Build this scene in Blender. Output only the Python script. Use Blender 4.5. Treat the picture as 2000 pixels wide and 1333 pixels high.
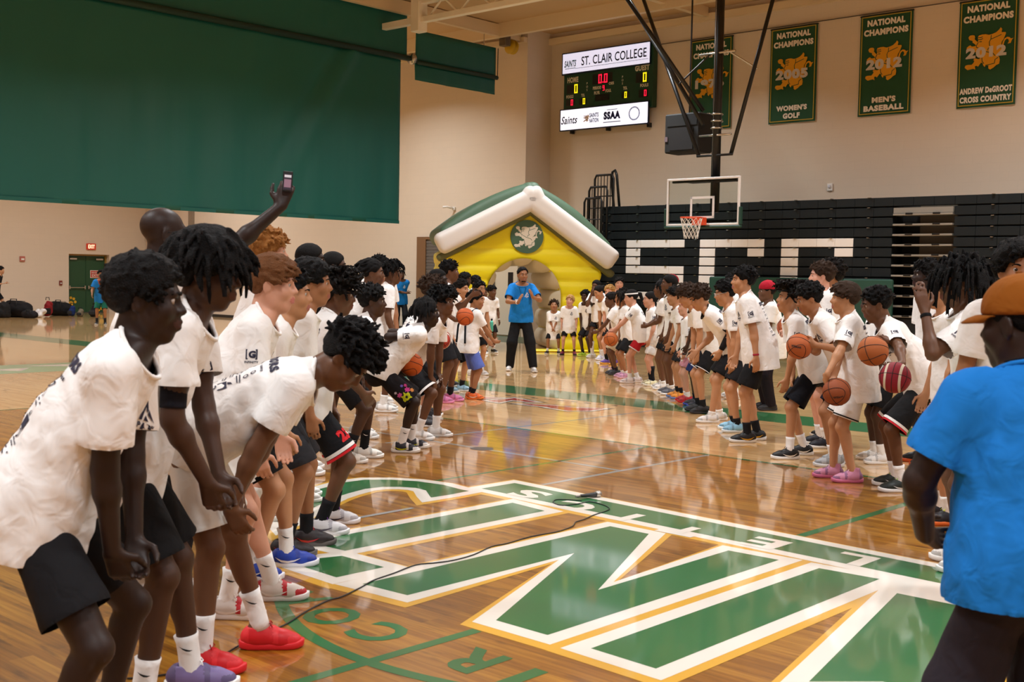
import bpy, bmesh, math, random, time
import numpy as np
from mathutils import Vector, Matrix
from mathutils.bvhtree import BVHTree
T_START = time.time()
for o in list(bpy.data.objects):
    bpy.data.objects.remove(o)
SC = bpy.context.scene
COL = SC.collection

# ------------------------------------------------------------------ camera
FPX, PITCH, ROLL, YAW, EYE = 2295.2, 0.0555, 0.0184, -0.7433, 1.75
_cp, _sp = math.cos(PITCH), math.sin(PITCH)
C_FW = np.array([0, _cp, -_sp]); _rt = np.array([1.0, 0, 0]); _up = np.cross(_rt, C_FW)
C_RT = math.cos(ROLL) * _rt + math.sin(ROLL) * _up
C_UP = np.cross(C_RT, C_FW)
cam_d = bpy.data.cameras.new('camera')
cam = bpy.data.objects.new('camera', cam_d); COL.objects.link(cam)
cam_d.sensor_width = 36.0; cam_d.lens = FPX / 2000 * 36.0
cam_d.clip_end = 200
m = Matrix.Identity(4)
for i in range(3):
    m[i][0] = C_RT[i]; m[i][1] = C_UP[i]; m[i][2] = -C_FW[i]
m[2][3] = EYE
cam.matrix_world = m
cam_d.dof.use_dof = True; cam_d.dof.focus_distance = 14.0; cam_d.dof.aperture_fstop = 6.3
SC.camera = cam
SC.view_settings.view_transform = 'Standard'; SC.view_settings.look = 'None'
SC.view_settings.gamma = 1.0; SC.view_settings.use_curve_mapping = False
SC.view_settings.exposure = 0.0

def ray(x, y):
    return C_FW * FPX + C_RT * (x - 1000) - C_UP * (y - 666.5)
def ground(x, y, z=0.0):
    d = ray(x, y); t = (z - EYE) / d[2]
    return np.array([d[0] * t, d[1] * t, z])
def at_depth(x, y, v):
    d = ray(x, y); t = v / d[1]
    return np.array([d[0] * t, v, EYE + d[2] * t])
CA, SA = math.cos(YAW), math.sin(YAW)
def to_ab(p):
    return np.array([CA * p[0] + SA * p[1], -SA * p[0] + CA * p[1], p[2]])
def from_ab(q):
    return np.array([CA * q[0] - SA * q[1], SA * q[0] + CA * q[1], q[2]])
def at_b(x, y, b):
    d = ray(x, y); t = b / (-SA * d[0] + CA * d[1]); q = d * t
    return np.array([CA * q[0] + SA * q[1], b, q[2] + EYE])
def at_a(x, y, a):
    d = ray(x, y); t = a / (CA * d[0] + SA * d[1]); q = d * t
    return np.array([a, -SA * q[0] + CA * q[1], q[2] + EYE])

# ------------------------------------------------------------------ world and light
W = bpy.data.worlds.new('world'); SC.world = W; W.use_nodes = True
W.node_tree.nodes['Background'].inputs[0].default_value = (1.0, 0.93, 0.84, 1)
W.node_tree.nodes['Background'].inputs[1].default_value = 0.03
for ia, a_ in enumerate((-36.0, -26.0, -16.5, -8.0, 0.0, 8.0)):
    for ib, b_ in enumerate((-8.0, 0.0, 8.0, 15.5, 21.0)):
        ld = bpy.data.lights.new('high_bay_lamp', 'AREA'); ld.shape = 'RECTANGLE'; ld.size = 1.3; ld.size_y = .6
        ld.energy = 320; ld.color = (0.91, 0.965, 1.0); ld.spread = math.radians(142)
        lo = bpy.data.objects.new('high_bay_lamp', ld); COL.objects.link(lo)
        p_ = from_ab((a_, b_, 8.3)); lo.location = [float(v) for v in p_]; lo.rotation_euler = (0, 0, YAW)


# ------------------------------------------------------------------ object helpers
def link(o, parent=None):
    COL.objects.link(o)
    if parent is not None:
        o.parent = parent
    return o
def tag(o, label=None, cat=None, group=None, kind=None):
    if label: o['label'] = label
    if cat: o['category'] = cat
    if group: o['group'] = group
    if kind: o['kind'] = kind
    return o
def empty(name, loc=(0, 0, 0), rz=0.0):
    o = bpy.data.objects.new(name, None); o.empty_display_size = 0.1
    link(o); o.location = [float(v) for v in loc]; o.rotation_euler = (0, 0, rz)
    return o
def mesh_np(name, V, F, smooth=True, mats=(), mi=None):
    """V (n,3), F quads (m,4) / tris (m,3) or a python list of faces"""
    me = bpy.data.meshes.new(name)
    V = np.asarray(V, dtype=np.float32)
    if isinstance(F, np.ndarray):
        k = F.shape[1]; n = len(F)
        me.vertices.add(len(V)); me.vertices.foreach_set('co', V.ravel())
        me.loops.add(n * k); me.loops.foreach_set('vertex_index', F.astype(np.int32).ravel())
        me.polygons.add(n); me.polygons.foreach_set('loop_start', np.arange(0, n * k, k, dtype=np.int32))
        me.update(calc_edges=True)
    else:
        me.from_pydata([tuple(map(float, v)) for v in V], [], [tuple(int(i) for i in f) for f in F])
    if smooth:
        me.polygons.foreach_set('use_smooth', np.ones(len(me.polygons), dtype=bool))
    for mt in mats: me.materials.append(mt)
    if mi is not None:
        me.polygons.foreach_set('material_index', np.asarray(mi, dtype=np.int32))
    me.update()
    return me
def add(name, me, parent=None, mat=None):
    o = bpy.data.objects.new(name, me)
    if mat is not None:
        me.materials.clear(); me.materials.append(mat)
    return link(o, parent)

class MB:
    """collects simple shapes into one mesh"""
    def __init__(s): s.v = []; s.f = []
    def raw(s, V, F):
        b = len(s.v); s.v += [tuple(map(float, p)) for p in V]; s.f += [tuple(i + b for i in f) for f in F]; return s
    def box(s, lo, hi):
        x0, y0, z0 = lo; x1, y1, z1 = hi
        return s.raw([(x0, y0, z0), (x1, y0, z0), (x1, y1, z0), (x0, y1, z0), (x0, y0, z1), (x1, y0, z1), (x1, y1, z1), (x0, y1, z1)],
                     [(0, 3, 2, 1), (4, 5, 6, 7), (0, 1, 5, 4), (1, 2, 6, 5), (2, 3, 7, 6), (3, 0, 4, 7)])
    def cbox(s, lo, hi, c):
        """box with chamfered edges"""
        bm = bmesh.new(); V = MB().box(lo, hi)
        vs = [bm.verts.new(p) for p in V.v]
        for f in V.f: bm.faces.new([vs[i] for i in f])
        bmesh.ops.bevel(bm, geom=list(bm.edges), offset=c, segments=1, affect='EDGES')
        bm.verts.index_update()
        s.raw([v.co for v in bm.verts], [[v.index for v in f.verts] for f in bm.faces]); bm.free(); return s
    def tube(s, pts, r, n=8, cap=True, closed=False):
        P = [np.array(p, float) for p in pts]; m = len(P)
        rr = r if hasattr(r, '__len__') else [r] * m
        rings = []; prev = None
        for i in range(m):
            if closed: t = P[(i + 1) % m] - P[i - 1]
            else: t = P[min(i + 1, m - 1)] - P[max(i - 1, 0)]
            t = t / (np.linalg.norm(t) + 1e-12)
            if prev is None:
                a = np.array([0, 0, 1.0]) if abs(t[2]) < 0.9 else np.array([1.0, 0, 0])
                u = np.cross(a, t)
            else:
                u = prev - t * (prev @ t)
            u /= np.linalg.norm(u) + 1e-12; w = np.cross(t, u); prev = u
            rings.append([P[i] + rr[i] * (math.cos(2 * math.pi * k / n) * u + math.sin(2 * math.pi * k / n) * w) for k in range(n)])
        V = [p for rg in rings for p in rg]; F = []
        for i in range(m if closed else m - 1):
            j = (i + 1) % m
            for k in range(n):
                l = (k + 1) % n; F.append((i * n + k, i * n + l, j * n + l, j * n + k))
        if cap and not closed:
            F.append(tuple(range(n))[::-1]); F.append(tuple((m - 1) * n + k for k in range(n)))
        return s.raw(V, F)
    def lathe(s, prof, n=24, c=(0, 0, 0)):
        V = []; F = []
        for r, z in prof:
            for k in range(n):
                a = 2 * math.pi * k / n; V.append((c[0] + r * math.cos(a), c[1] + r * math.sin(a), c[2] + z))
        for i in range(len(prof) - 1):
            for k in range(n):
                l = (k + 1) % n; F.append((i * n + k, i * n + l, (i + 1) * n + l, (i + 1) * n + k))
        F.append(tuple(range(n))[::-1]); F.append(tuple((len(prof) - 1) * n + k for k in range(n)))
        return s.raw(V, F)
    def prism(s, poly, z0, z1, frame=None):
        """closed 2d outline extruded; frame = (origin, ex, ey, ez)"""
        n = len(poly)
        V = [(p[0], p[1], z0) for p in poly] + [(p[0], p[1], z1) for p in poly]
        if frame is not None:
            o, ex, ey, ez = [np.array(q, float) for q in frame]
            V = [o + ex * p[0] + ey * p[1] + ez * p[2] for p in V]
        F = [tuple(range(n))[::-1], tuple(range(n, 2 * n))] + [(i, (i + 1) % n, n + (i + 1) % n, n + i) for i in range(n)]
        return s.raw(V, F)
    def mesh(s, name, smooth=False):
        me = mesh_np(name, s.v, s.f, smooth=smooth)
        return me
    def build(s, name, mat=None, parent=None, smooth=False):
        return add(name, s.mesh(name, smooth), parent, mat)

# ------------------------------------------------------------------ materials
MATS = {}
def lin(c):
    if isinstance(c, str):
        c = tuple(int(c[i:i + 2], 16) / 255 for i in (0, 2, 4))
    return tuple((v / 12.92 if v <= 0.04045 else ((v + 0.055) / 1.055) ** 2.4) for v in c)
def mat(name, color, rough=0.6, metal=0.0, spec=0.5, var=0.0, vscale=8.0, bump=0.0, bscale=60.0, emit=0.0, coat=0.0, sss=0.0, sheen=0.0, alpha=1.0):
    key = name
    if key in MATS: return MATS[key]
    c = lin(color)
    mt = bpy.data.materials.new(name); mt.use_nodes = True
    nt = mt.node_tree; b = nt.nodes['Principled BSDF']
    b.inputs['Base Color'].default_value = (*c, 1); b.inputs['Roughness'].default_value = rough
    b.inputs['Metallic'].default_value = metal; b.inputs['Specular IOR Level'].default_value = spec
    if coat: b.inputs['Coat Weight'].default_value = coat; b.inputs['Coat Roughness'].default_value = 0.1
    if sheen: b.inputs['Sheen Weight'].default_value = sheen
    if sss:
        b.inputs['Subsurface Weight'].default_value = sss; b.inputs['Subsurface Radius'].default_value = (0.012, 0.005, 0.003); b.inputs['Subsurface Scale'].default_value = 1.0
    if emit:
        b.inputs['Emission Color'].default_value = (*c, 1); b.inputs['Emission Strength'].default_value = emit
    if var or bump:
        tc = nt.nodes.new('ShaderNodeTexCoord')
    if var:
        n = nt.nodes.new('ShaderNodeTexNoise'); n.inputs['Scale'].default_value = vscale; n.inputs['Detail'].default_value = 4
        nt.links.new(tc.outputs['Object'], n.inputs['Vector'])
        r = nt.nodes.new('ShaderNodeMixRGB')
        r.inputs[1].default_value = (*[v * (1 - var) for v in c], 1); r.inputs[2].default_value = (*[min(1, v * (1 + var)) for v in c], 1)
        nt.links.new(n.outputs['Fac'], r.inputs[0]); nt.links.new(r.outputs[0], b.inputs['Base Color'])
    if bump:
        n2 = nt.nodes.new('ShaderNodeTexNoise'); n2.inputs['Scale'].default_value = bscale; n2.inputs['Detail'].default_value = 3
        nt.links.new(tc.outputs['Object'], n2.inputs['Vector'])
        bp = nt.nodes.new('ShaderNodeBump'); bp.inputs['Strength'].default_value = bump; bp.inputs['Distance'].default_value = 0.01
        nt.links.new(n2.outputs['Fac'], bp.inputs['Height']); nt.links.new(bp.outputs[0], b.inputs['Normal'])
    MATS[key] = mt
    return mt

# ------------------------------------------------------------------ implicit surfaces
def wob(x, y, z, seed, f, n=5):
    """smooth pseudo noise in -1..1, f = (fx,fy,fz) cycles per metre"""
    r = np.random.RandomState(seed); out = 0.0
    for i in range(n):
        k = r.normal(size=3) * np.array(f) * 2 * math.pi * (0.6 + 0.25 * i)
        out = out + np.sin(k[0] * x + k[1] * y + k[2] * z + r.uniform(0, 6.28)) / (1 + 0.25 * i)
    return out / (n * 0.55)

def _axis(lo, hi, h, fine):
    out = [lo]
    while out[-1] < hi:
        p = out[-1]; st = h
        for a, b, hf in fine:
            if a <= p < b: st = min(st, hf)
        out.append(p + st)
    return np.array(out, dtype=np.float32)

class Field:
    def __init__(s, lo, hi, h, fine=()):
        """fine: list of (center, halfsize, step)"""
        s.h = h
        s.ax = [_axis(lo[i], hi[i], h, [(c[i] - r, c[i] + r, hf) for c, r, hf in fine]) for i in range(3)]
        s.d = np.full([len(a) for a in s.ax], 0.5, dtype=np.float32)
    def sub(s, lo, hi):
        sl = []
        for i in range(3):
            a = np.searchsorted(s.ax[i], lo[i]); b = np.searchsorted(s.ax[i], hi[i])
            sl.append(slice(max(0, a - 1), min(len(s.ax[i]), b + 1)))
        x = s.ax[0][sl[0]][:, None, None]; y = s.ax[1][sl[1]][None, :, None]; z = s.ax[2][sl[2]][None, None, :]
        return tuple(sl), x, y, z
    def blend(s, sl, p, k, op='u'):
        d = s.d[sl]
        if op == 'u':
            if k > 0:
                h = np.maximum(k - np.abs(d - p), 0) / k
                s.d[sl] = np.minimum(d, p) - h * h * k * 0.25
            else: s.d[sl] = np.minimum(d, p)
        elif op == 's':
            p = -p
            h = np.maximum(k - np.abs(d - p), 0) / max(k, 1e-6)
            s.d[sl] = np.maximum(d, p) + h * h * k * 0.25
        elif op == 'i':
            s.d[sl] = np.maximum(d, p)
    def cone(s, a, b, ra, rb, k=0.02, w=None, sq=1.0, op='u', pre=None):
        a = np.asarray(a, float); b = np.asarray(b, float); m = max(ra, rb) + k + 2.5 * s.h
        sl, x, y, z = s.sub(np.minimum(a, b) - m, np.maximum(a, b) + m)
        if 0 in s.d[sl].shape: return
        d = cone_d(x, y, z, a, b, ra, rb, w, sq)
        if pre is not None: d = pre(d, x, y, z)
        s.blend(sl, d, k, op)
    def ball(s, c, r, k=0.02, op='u'):
        s.cone(c, np.asarray(c, float) + np.array([0, 0, 1e-4]), r, r, k, op=op)
    def ell(s, c, R, rad, k=0.02, op='u', pre=None):
        """ellipsoid: R columns = axes"""
        c = np.asarray(c, float); rad = np.asarray(rad, float); m = rad.max() + k + 2.5 * s.h
        sl, x, y, z = s.sub(c - m, c + m)
        if 0 in s.d[sl].shape: return
        d = ell_d(x - c[0], y - c[1], z - c[2], R, rad)
        if pre is not None: d = pre(d, x, y, z)
        s.blend(sl, d, k, op)
    def mesh(s):
        return nets(s.ax, s.d)

def cone_d(x, y, z, a, b, ra, rb, w=None, sq=1.0):
    dx = x - a[0]; dy = y - a[1]; dz = z - a[2]; ba = b - a
    if w is not None and sq != 1.0:
        g = (1 / sq - 1) * (dx * w[0] + dy * w[1] + dz * w[2])
        dx = dx + g * w[0]; dy = dy + g * w[1]; dz = dz + g * w[2]
    t = np.clip((dx * ba[0] + dy * ba[1] + dz * ba[2]) / max(ba @ ba, 1e-9), 0, 1)
    d = np.sqrt((dx - t * ba[0]) ** 2 + (dy - t * ba[1]) ** 2 + (dz - t * ba[2]) ** 2) - (ra + (rb - ra) * t)
    return d * (0.5 + 0.5 * sq) if sq < 1 else d
def ell_d(dx, dy, dz, R, rad):
    u = dx * R[0][0] + dy * R[1][0] + dz * R[2][0]
    v = dx * R[0][1] + dy * R[1][1] + dz * R[2][1]
    w = dx * R[0][2] + dy * R[1][2] + dz * R[2][2]
    k0 = np.sqrt((u / rad[0]) ** 2 + (v / rad[1]) ** 2 + (w / rad[2]) ** 2)
    k1 = np.sqrt((u / rad[0] ** 2) ** 2 + (v / rad[1] ** 2) ** 2 + (w / rad[2] ** 2) ** 2)
    return k0 * (k0 - 1) / np.maximum(k1, 1e-6)

def nets(ax, d):
    """naive surface nets on a rectilinear grid -> V, quads"""
    neg = d < 0
    nx, ny, nz = [n - 1 for n in d.shape]
    cnt = np.zeros((nx, ny, nz), np.int8)
    for i in (0, 1):
        for j in (0, 1):
            for k in (0, 1):
                cnt += neg[i:i + nx, j:j + ny, k:k + nz]
    mask = (cnt > 0) & (cnt < 8)
    I = np.argwhere(mask)
    if len(I) == 0: return np.zeros((0, 3)), np.zeros((0, 4), int)
    idx = np.full(mask.shape, -1, np.int32); idx[mask] = np.arange(len(I))
    P = np.zeros((len(I), 3)); N = np.zeros(len(I))
    i0, j0, k0 = I.T
    A = [a.astype(np.float64) for a in ax]
    corner = {}
    for i in (0, 1):
        for j in (0, 1):
            for k in (0, 1):
                corner[i, j, k] = d[i0 + i, j0 + j, k0 + k].astype(np.float64)
    for axis in range(3):
        for p in (0, 1):
            for q in (0, 1):
                c0 = [0, 0, 0]; o = [t for t in range(3) if t != axis]
                c0[o[0]] = p; c0[o[1]] = q; c1 = list(c0); c1[axis] = 1
                d0 = corner[tuple(c0)]; d1 = corner[tuple(c1)]
                x = (d0 < 0) != (d1 < 0)
                if not x.any(): continue
                t = d0[x] / (d0[x] - d1[x])
                pos = np.zeros((x.sum(), 3))
                for b in range(3):
                    base = I[x, b]
                    if b == axis: pos[:, b] = A[b][base] * (1 - t) + A[b][base + 1] * t
                    else: pos[:, b] = A[b][base + c0[b]]
                P[x] += pos; N[x] += 1
    P /= N[:, None]
    Q = []
    for axis in range(3):
        sl0 = [slice(None)] * 3; sl1 = [slice(None)] * 3
        sl0[axis] = slice(0, -1); sl1[axis] = slice(1, None)
        a = neg[tuple(sl0)]; b = neg[tuple(sl1)]
        E = np.argwhere(a != b)
        o = [(axis + 1) % 3, (axis + 2) % 3]
        ok = (E[:, o[0]] > 0) & (E[:, o[1]] > 0) & (E[:, o[0]] < d.shape[o[0]] - 1) & (E[:, o[1]] < d.shape[o[1]] - 1)
        E = E[ok]
        if len(E) == 0: continue
        ins = a[E[:, 0], E[:, 1], E[:, 2]]
        c = []
        for (du, dv) in ((-1, -1), (0, -1), (0, 0), (-1, 0)):
            e = E.copy(); e[:, o[0]] += du; e[:, o[1]] += dv
            c.append(idx[e[:, 0], e[:, 1], e[:, 2]])
        q = np.stack(c, 1)
        q[~ins] = q[~ins][:, ::-1]
        Q.append(q)
    Q = np.concatenate(Q)
    Q = Q[(Q >= 0).all(1)]
    return P, Q

def relax(V, F, it=1, lam=0.5):
    for _ in range(it):
        acc = np.zeros_like(V); n = np.zeros(len(V))
        for i in range(4):
            j = (i + 1) % 4
            np.add.at(acc, F[:, i], V[F[:, j]]); np.add.at(acc, F[:, j], V[F[:, i]])
            np.add.at(n, F[:, i], 1); np.add.at(n, F[:, j], 1)
        V = V + lam * (acc / np.maximum(n, 1)[:, None] - V)
    return V
def compact(V, F):
    used = np.zeros(len(V), bool); used[F.ravel()] = True
    mp = np.cumsum(used) - 1
    return V[used], mp[F]
def unit(v):
    v = np.asarray(v, float); return v / (np.linalg.norm(v) + 1e-12)
def rot(axis, deg):
    a = unit(axis); t = math.radians(deg); K = np.array([[0, -a[2], a[1]], [a[2], 0, -a[0]], [-a[1], a[0], 0]])
    return np.eye(3) + math.sin(t) * K + (1 - math.cos(t)) * K @ K

# ------------------------------------------------------------------ people
def ik(a, c, l1, l2, hint):
    a = np.asarray(a, float); c = np.asarray(c, float); v = c - a; D = np.linalg.norm(v)
    mx = (l1 + l2) * 0.998
    if D > mx: c = a + v / D * mx; v = c - a; D = mx
    D = max(D, abs(l1 - l2) + 0.02)
    x = (l1 * l1 - l2 * l2 + D * D) / (2 * D); y = math.sqrt(max(l1 * l1 - x * x, 0))
    e = unit(v); h = np.asarray(hint, float); h = unit(h - e * (h @ e))
    return a + e * x + h * y, c

def solve_pose(H, P):
    """joint positions in the person's frame: x right, y forward, z up, metres"""
    s = H / 1.8; J = {'s': s, 'H': H}
    hs = P.get('hs', 0.71 + 0.40 * s); J['hs'] = hs
    sw = P.get('sw', 1.0)
    lean = P.get('lean', 5); curve = P.get('curve', 8); side = P.get('side', 0); twist = P.get('twist', 0)
    feet = P.get('feet', ((-0.13, 0.0, -8), (0.13, 0.0, 8)))
    J['feet'] = [(f[0] * s, f[1] * s, f[2]) for f in feet]
    drop = P.get('drop', 0.01)
    px, py = P.get('pelvis', (0.0, -0.28 * math.sin(math.radians(lean + curve * 0.5))))
    pel = np.array([px * s, py * s, (0.940 - drop) * s]); J['pelvis'] = pel
    Rs = rot((0, 1, 0), side)
    def sp(deg):
        t = math.radians(deg); return Rs @ np.array([0, math.sin(t), math.cos(t)])
    d1 = sp(lean * 0.85); d2 = sp(lean + curve)
    mid = pel + d1 * 0.28 * s; nb = mid + d2 * 0.295 * s
    J.update(d1=d1, d2=d2, mid=mid, neck=nb)
    f1 = Rs @ np.array([0, math.cos(math.radians(lean * .85)), -math.sin(math.radians(lean * .85))])
    f2 = Rs @ np.array([0, math.cos(math.radians(lean + curve)), -math.sin(math.radians(lean + curve))])
    Rt = rot(d2, twist); f2 = Rt @ f2; r2 = np.cross(f2, d2)
    J.update(f1=f1, f2=f2, r1=np.cross(f1, d1), r2=r2)
    shy = P.get('shrug', 0.0)
    J['sh'] = [nb - d2 * (0.055 - shy) * s + r2 * k * 0.172 * s * sw + f2 * P.get('round', 0.01) * s for k in (-1, 1)]
    # head
    hp = P.get('hp', 5); hy = P.get('hy', 0); hr = P.get('hr', 0)
    Rh = rot((0, 0, 1), -hy) @ rot((1, 0, 0), -hp) @ rot((0, 1, 0), hr)
    J['Rh'] = Rh
    n0 = unit(d2 * 0.55 + Rh[:, 2] * 0.6 + np.array([0, 0, 0.15]))
    J['skull'] = nb + n0 * 0.050 * s * P.get('nk', 1.0)
    J['head'] = J['skull'] + Rh[:, 2] * 0.112 * hs + Rh[:, 1] * 0.012 * hs
    # legs
    J['hip'] = [pel + np.array([k * 0.088 * s, 0, -0.01]) for k in (-1, 1)]
    J['knee'] = []; J['ank'] = []
    kn = P.get('knees', (0, 0))
    for i, k in enumerate((-1, 1)):
        fx, fy, yw = J['feet'][i]
        lift = P.get('lift', (0, 0))[i] * s
        a = np.array([fx, fy, 0.088 * s + lift]); yr = math.radians(yw)
        hint = np.array([math.sin(yr) + kn[i], math.cos(yr), 0.0])
        kk, aa = ik(J['hip'][i], a, 0.437 * s, 0.422 * s, hint)
        J['knee'].append(kk); J['ank'].append(aa)
    # arms
    J['elb'] = []; J['wri'] = []; J['hd'] = []; J['hn'] = []; J['curl'] = []
    for i, k in enumerate((-1, 1)):
        a = P.get('arm', (None, None))[i] or {}
        sh = J['sh'][i]; mode = a.get('to', 'hang')
        if isinstance(mode, str):
            if mode == 'hang':
                tgt = sh + np.array([k * 0.06, 0.06 + 0.1 * math.sin(math.radians(lean)), -0.545]) * s; hint = np.array([k * 0.5, -1, 0])
            elif mode == 'knee':
                tgt = J['knee'][i] + np.array([k * 0.0, -0.02, 0.10]) * s; hint = np.array([k * 0.9, -0.5, 0.3])
            elif mode == 'thigh':
                tgt = J['knee'][i] * 0.6 + J['hip'][i] * 0.4 + np.array([k * 0.02, 0.06, 0.10]) * s; hint = np.array([k * 0.9, -0.6, 0.3])
        else:
            tgt = np.array(mode) * s; hint = np.array([k * 0.5, -0.8, -0.3])
        hint = np.array(a.get('el', hint), float)
        e, w = ik(sh, tgt, 0.30 * s, 0.262 * s, hint)
        fa = unit(w - e)
        hd = unit(a['hd']) if 'hd' in a else unit(fa + 0.15 * np.array([0, 0.4, -1.0]))
        if mode == 'knee': hd = unit(a.get('hd', unit(J['knee'][i] - J['hip'][i]) * 0.6 + np.array([-k * 0.3, 0.2, -0.7])))
        hn = np.array(a.get('hn', (-k, 0.1, 0.0)), float)
        if mode in ('knee', 'thigh') and 'hn' not in a: hn = np.array([-k * 0.4, -0.5, -0.8])
        hn = unit(hn - hd * (hn @ hd))
        J['elb'].append(e); J['wri'].append(w); J['hd'].append(hd); J['hn'].append(hn); J['curl'].append(a.get('curl', 22))
    return J

def hand_prims(F, J, i, gs):
    """palm, four jointed fingers and a thumb"""
    s = J['s'] ** 0.85; w = J['wri'][i]; d = J['hd'][i]; n = J['hn'][i]
    th = np.cross(n, d) if i == 0 else np.cross(d, n)
    c = J['curl'][i]
    for q, (off, ln) in enumerate(((1.5, .92), (0.5, 1.0), (-0.5, .95), (-1.5, .76))):
        lat = th * off * 0.0195 * s
        kn = w + d * (0.092 - 0.004 * abs(off)) * s + lat
        F.cone(w + lat * 0.55 + d * 0.01 * s, kn, 0.0165 * s, 0.0125 * s, 0.012)
        ax = np.cross(d, n); p = kn; ang = 0
        for seg, (L, r0, r1) in enumerate(((0.042, .0102, .0092), (0.026, .0092, .0086), (0.021, .0086, .0072))):
            ang += c * (1.0 + 0.25 * q * 0.3) * (1.0, 1.15, 0.8)[seg]
            dd = rot(ax, ang) @ (d + lat * 0.6)
            e = p + unit(dd) * L * ln * s
            F.cone(p, e, r0 * s, r1 * s, 0.004); p = e
    b = w + d * 0.022 * s + th * 0.022 * s
    m1 = b + unit(d * 0.6 + th * 0.8 + n * 0.25) * 0.045 * s
    e1 = m1 + unit(d * 0.9 + th * 0.25 + n * 0.3) * 0.032 * s
    e2 = e1 + unit(d * 0.95 + th * 0.0 + n * 0.35) * 0.026 * s
    F.cone(b, m1, 0.0165 * s, 0.0125 * s, 0.012); F.cone(m1, e1, 0.0118 * s, 0.0105 * s, 0.005); F.cone(e1, e2, 0.0105 * s, 0.0085 * s, 0.004)

def head_prims(F, J, P):
    c = J['head']; R = J['Rh']; q = J['hs']
    L = lambda x, y, z: c + R @ (np.array([x, y, z]) * q)
    fw = P.get('fw', 1.0)
    F.ell(L(0, -0.014, 0.036), R, np.array([.0755, .097, .084]) * q, 0.02)
    F.ell(L(0, 0.030, -0.020), R, np.array([.064 * fw, .066, .082]) * q, 0.03)
    F.cone(L(-.034 * fw, 0.020, -0.072), L(0, 0.066, -0.094), .026 * q, .022 * q, 0.03)
    F.cone(L(.034 * fw, 0.020, -0.072), L(0, 0.066, -0.094), .026 * q, .022 * q, 0.03)
    F.cone(L(-.052 * fw, -0.002, -0.045), L(-.036, 0.02, -0.075), .020 * q, .022 * q, 0.03)
    F.cone(L(.052 * fw, -0.002, -0.045), L(.036, 0.02, -0.075), .020 * q, .022 * q, 0.03)
    for k in (-1, 1):
        F.ball(L(k * .040, .058, -.024), .027 * q, 0.025)
        F.ball(L(k * .031, .094, .010), .0155 * q, 0.014, 's')
    F.cone(L(-.034, .080, .030), L(.034, .080, .030), .0125 * q, .0125 * q, 0.014)
    F.cone(L(0, .086, .016), L(0, .1085, -.018), .0085 * q, .0125 * q, 0.012)
    for k in (-1, 1): F.ball(L(k * P.get('nose', .0125), .0985, -.0225), .0095 * q, 0.008)
    F.cone(L(0, .084, -.052), L(0, .086, -.060), .022 * q, .022 * q, 0.02)
    lp = P.get('lip', 1.0)
    if P.get('mouth') == 'open':
        F.ell(L(0, .094, -.062), R, np.array([.019, .03, .017]) * q, 0.004, 's')
        F.cone(L(-.016, .094, -.046), L(.016, .094, -.046), .0065 * q, .0065 * q, 0.006); F.cone(L(-.013, .092, -.081), L(.013, .092, -.081), .007 * q, .007 * q, 0.006)
    else:
        sm = .006 if P.get('mouth') == 'smile' else 0
        wd = .026 if sm else .020
        for a in (-1, 1):
            F.cone(L(0, .1035, -.0515), L(a * wd, .091 - sm, -.055 + sm), .0078 * q * lp, .0045 * q, 0.005)
            F.cone(L(0, .1020, -.0665), L(a * wd, .091 - sm, -.0595 + sm), .0088 * q * lp, .0045 * q, 0.005)
            F.cone(L(0, .112, -.0585), L(a * wd, .1, -.0572 + sm), .0026 * q, .002 * q, 0.004, op='s')
        if P.get('mouth') == 'smile':
            F.ell(L(0, .102, -.058), R, np.array([.018, .014, .006]) * q, 0.003, 's')
    for k in (-1, 1):
        Re = R @ rot((0, 0, 1), k * 18) @ rot((1, 0, 0), -8)
        F.ell(L(k * .078, -.010, -.006), Re, np.array([.0085, .0215, .034]) * q, 0.010)
        F.ell(L(k * .087, -.006, -.004), Re, np.array([.0065, .012, .020]) * q, 0.006, 's')
    F.cone(J['neck'] - J['d2'] * 0.03 * J['s'], c + R @ (np.array([0, -.018, -.045]) * q), .062 * J['s'] * P.get('nkw', 1), .050 * q * P.get('nkw', 1), 0.02)

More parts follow.
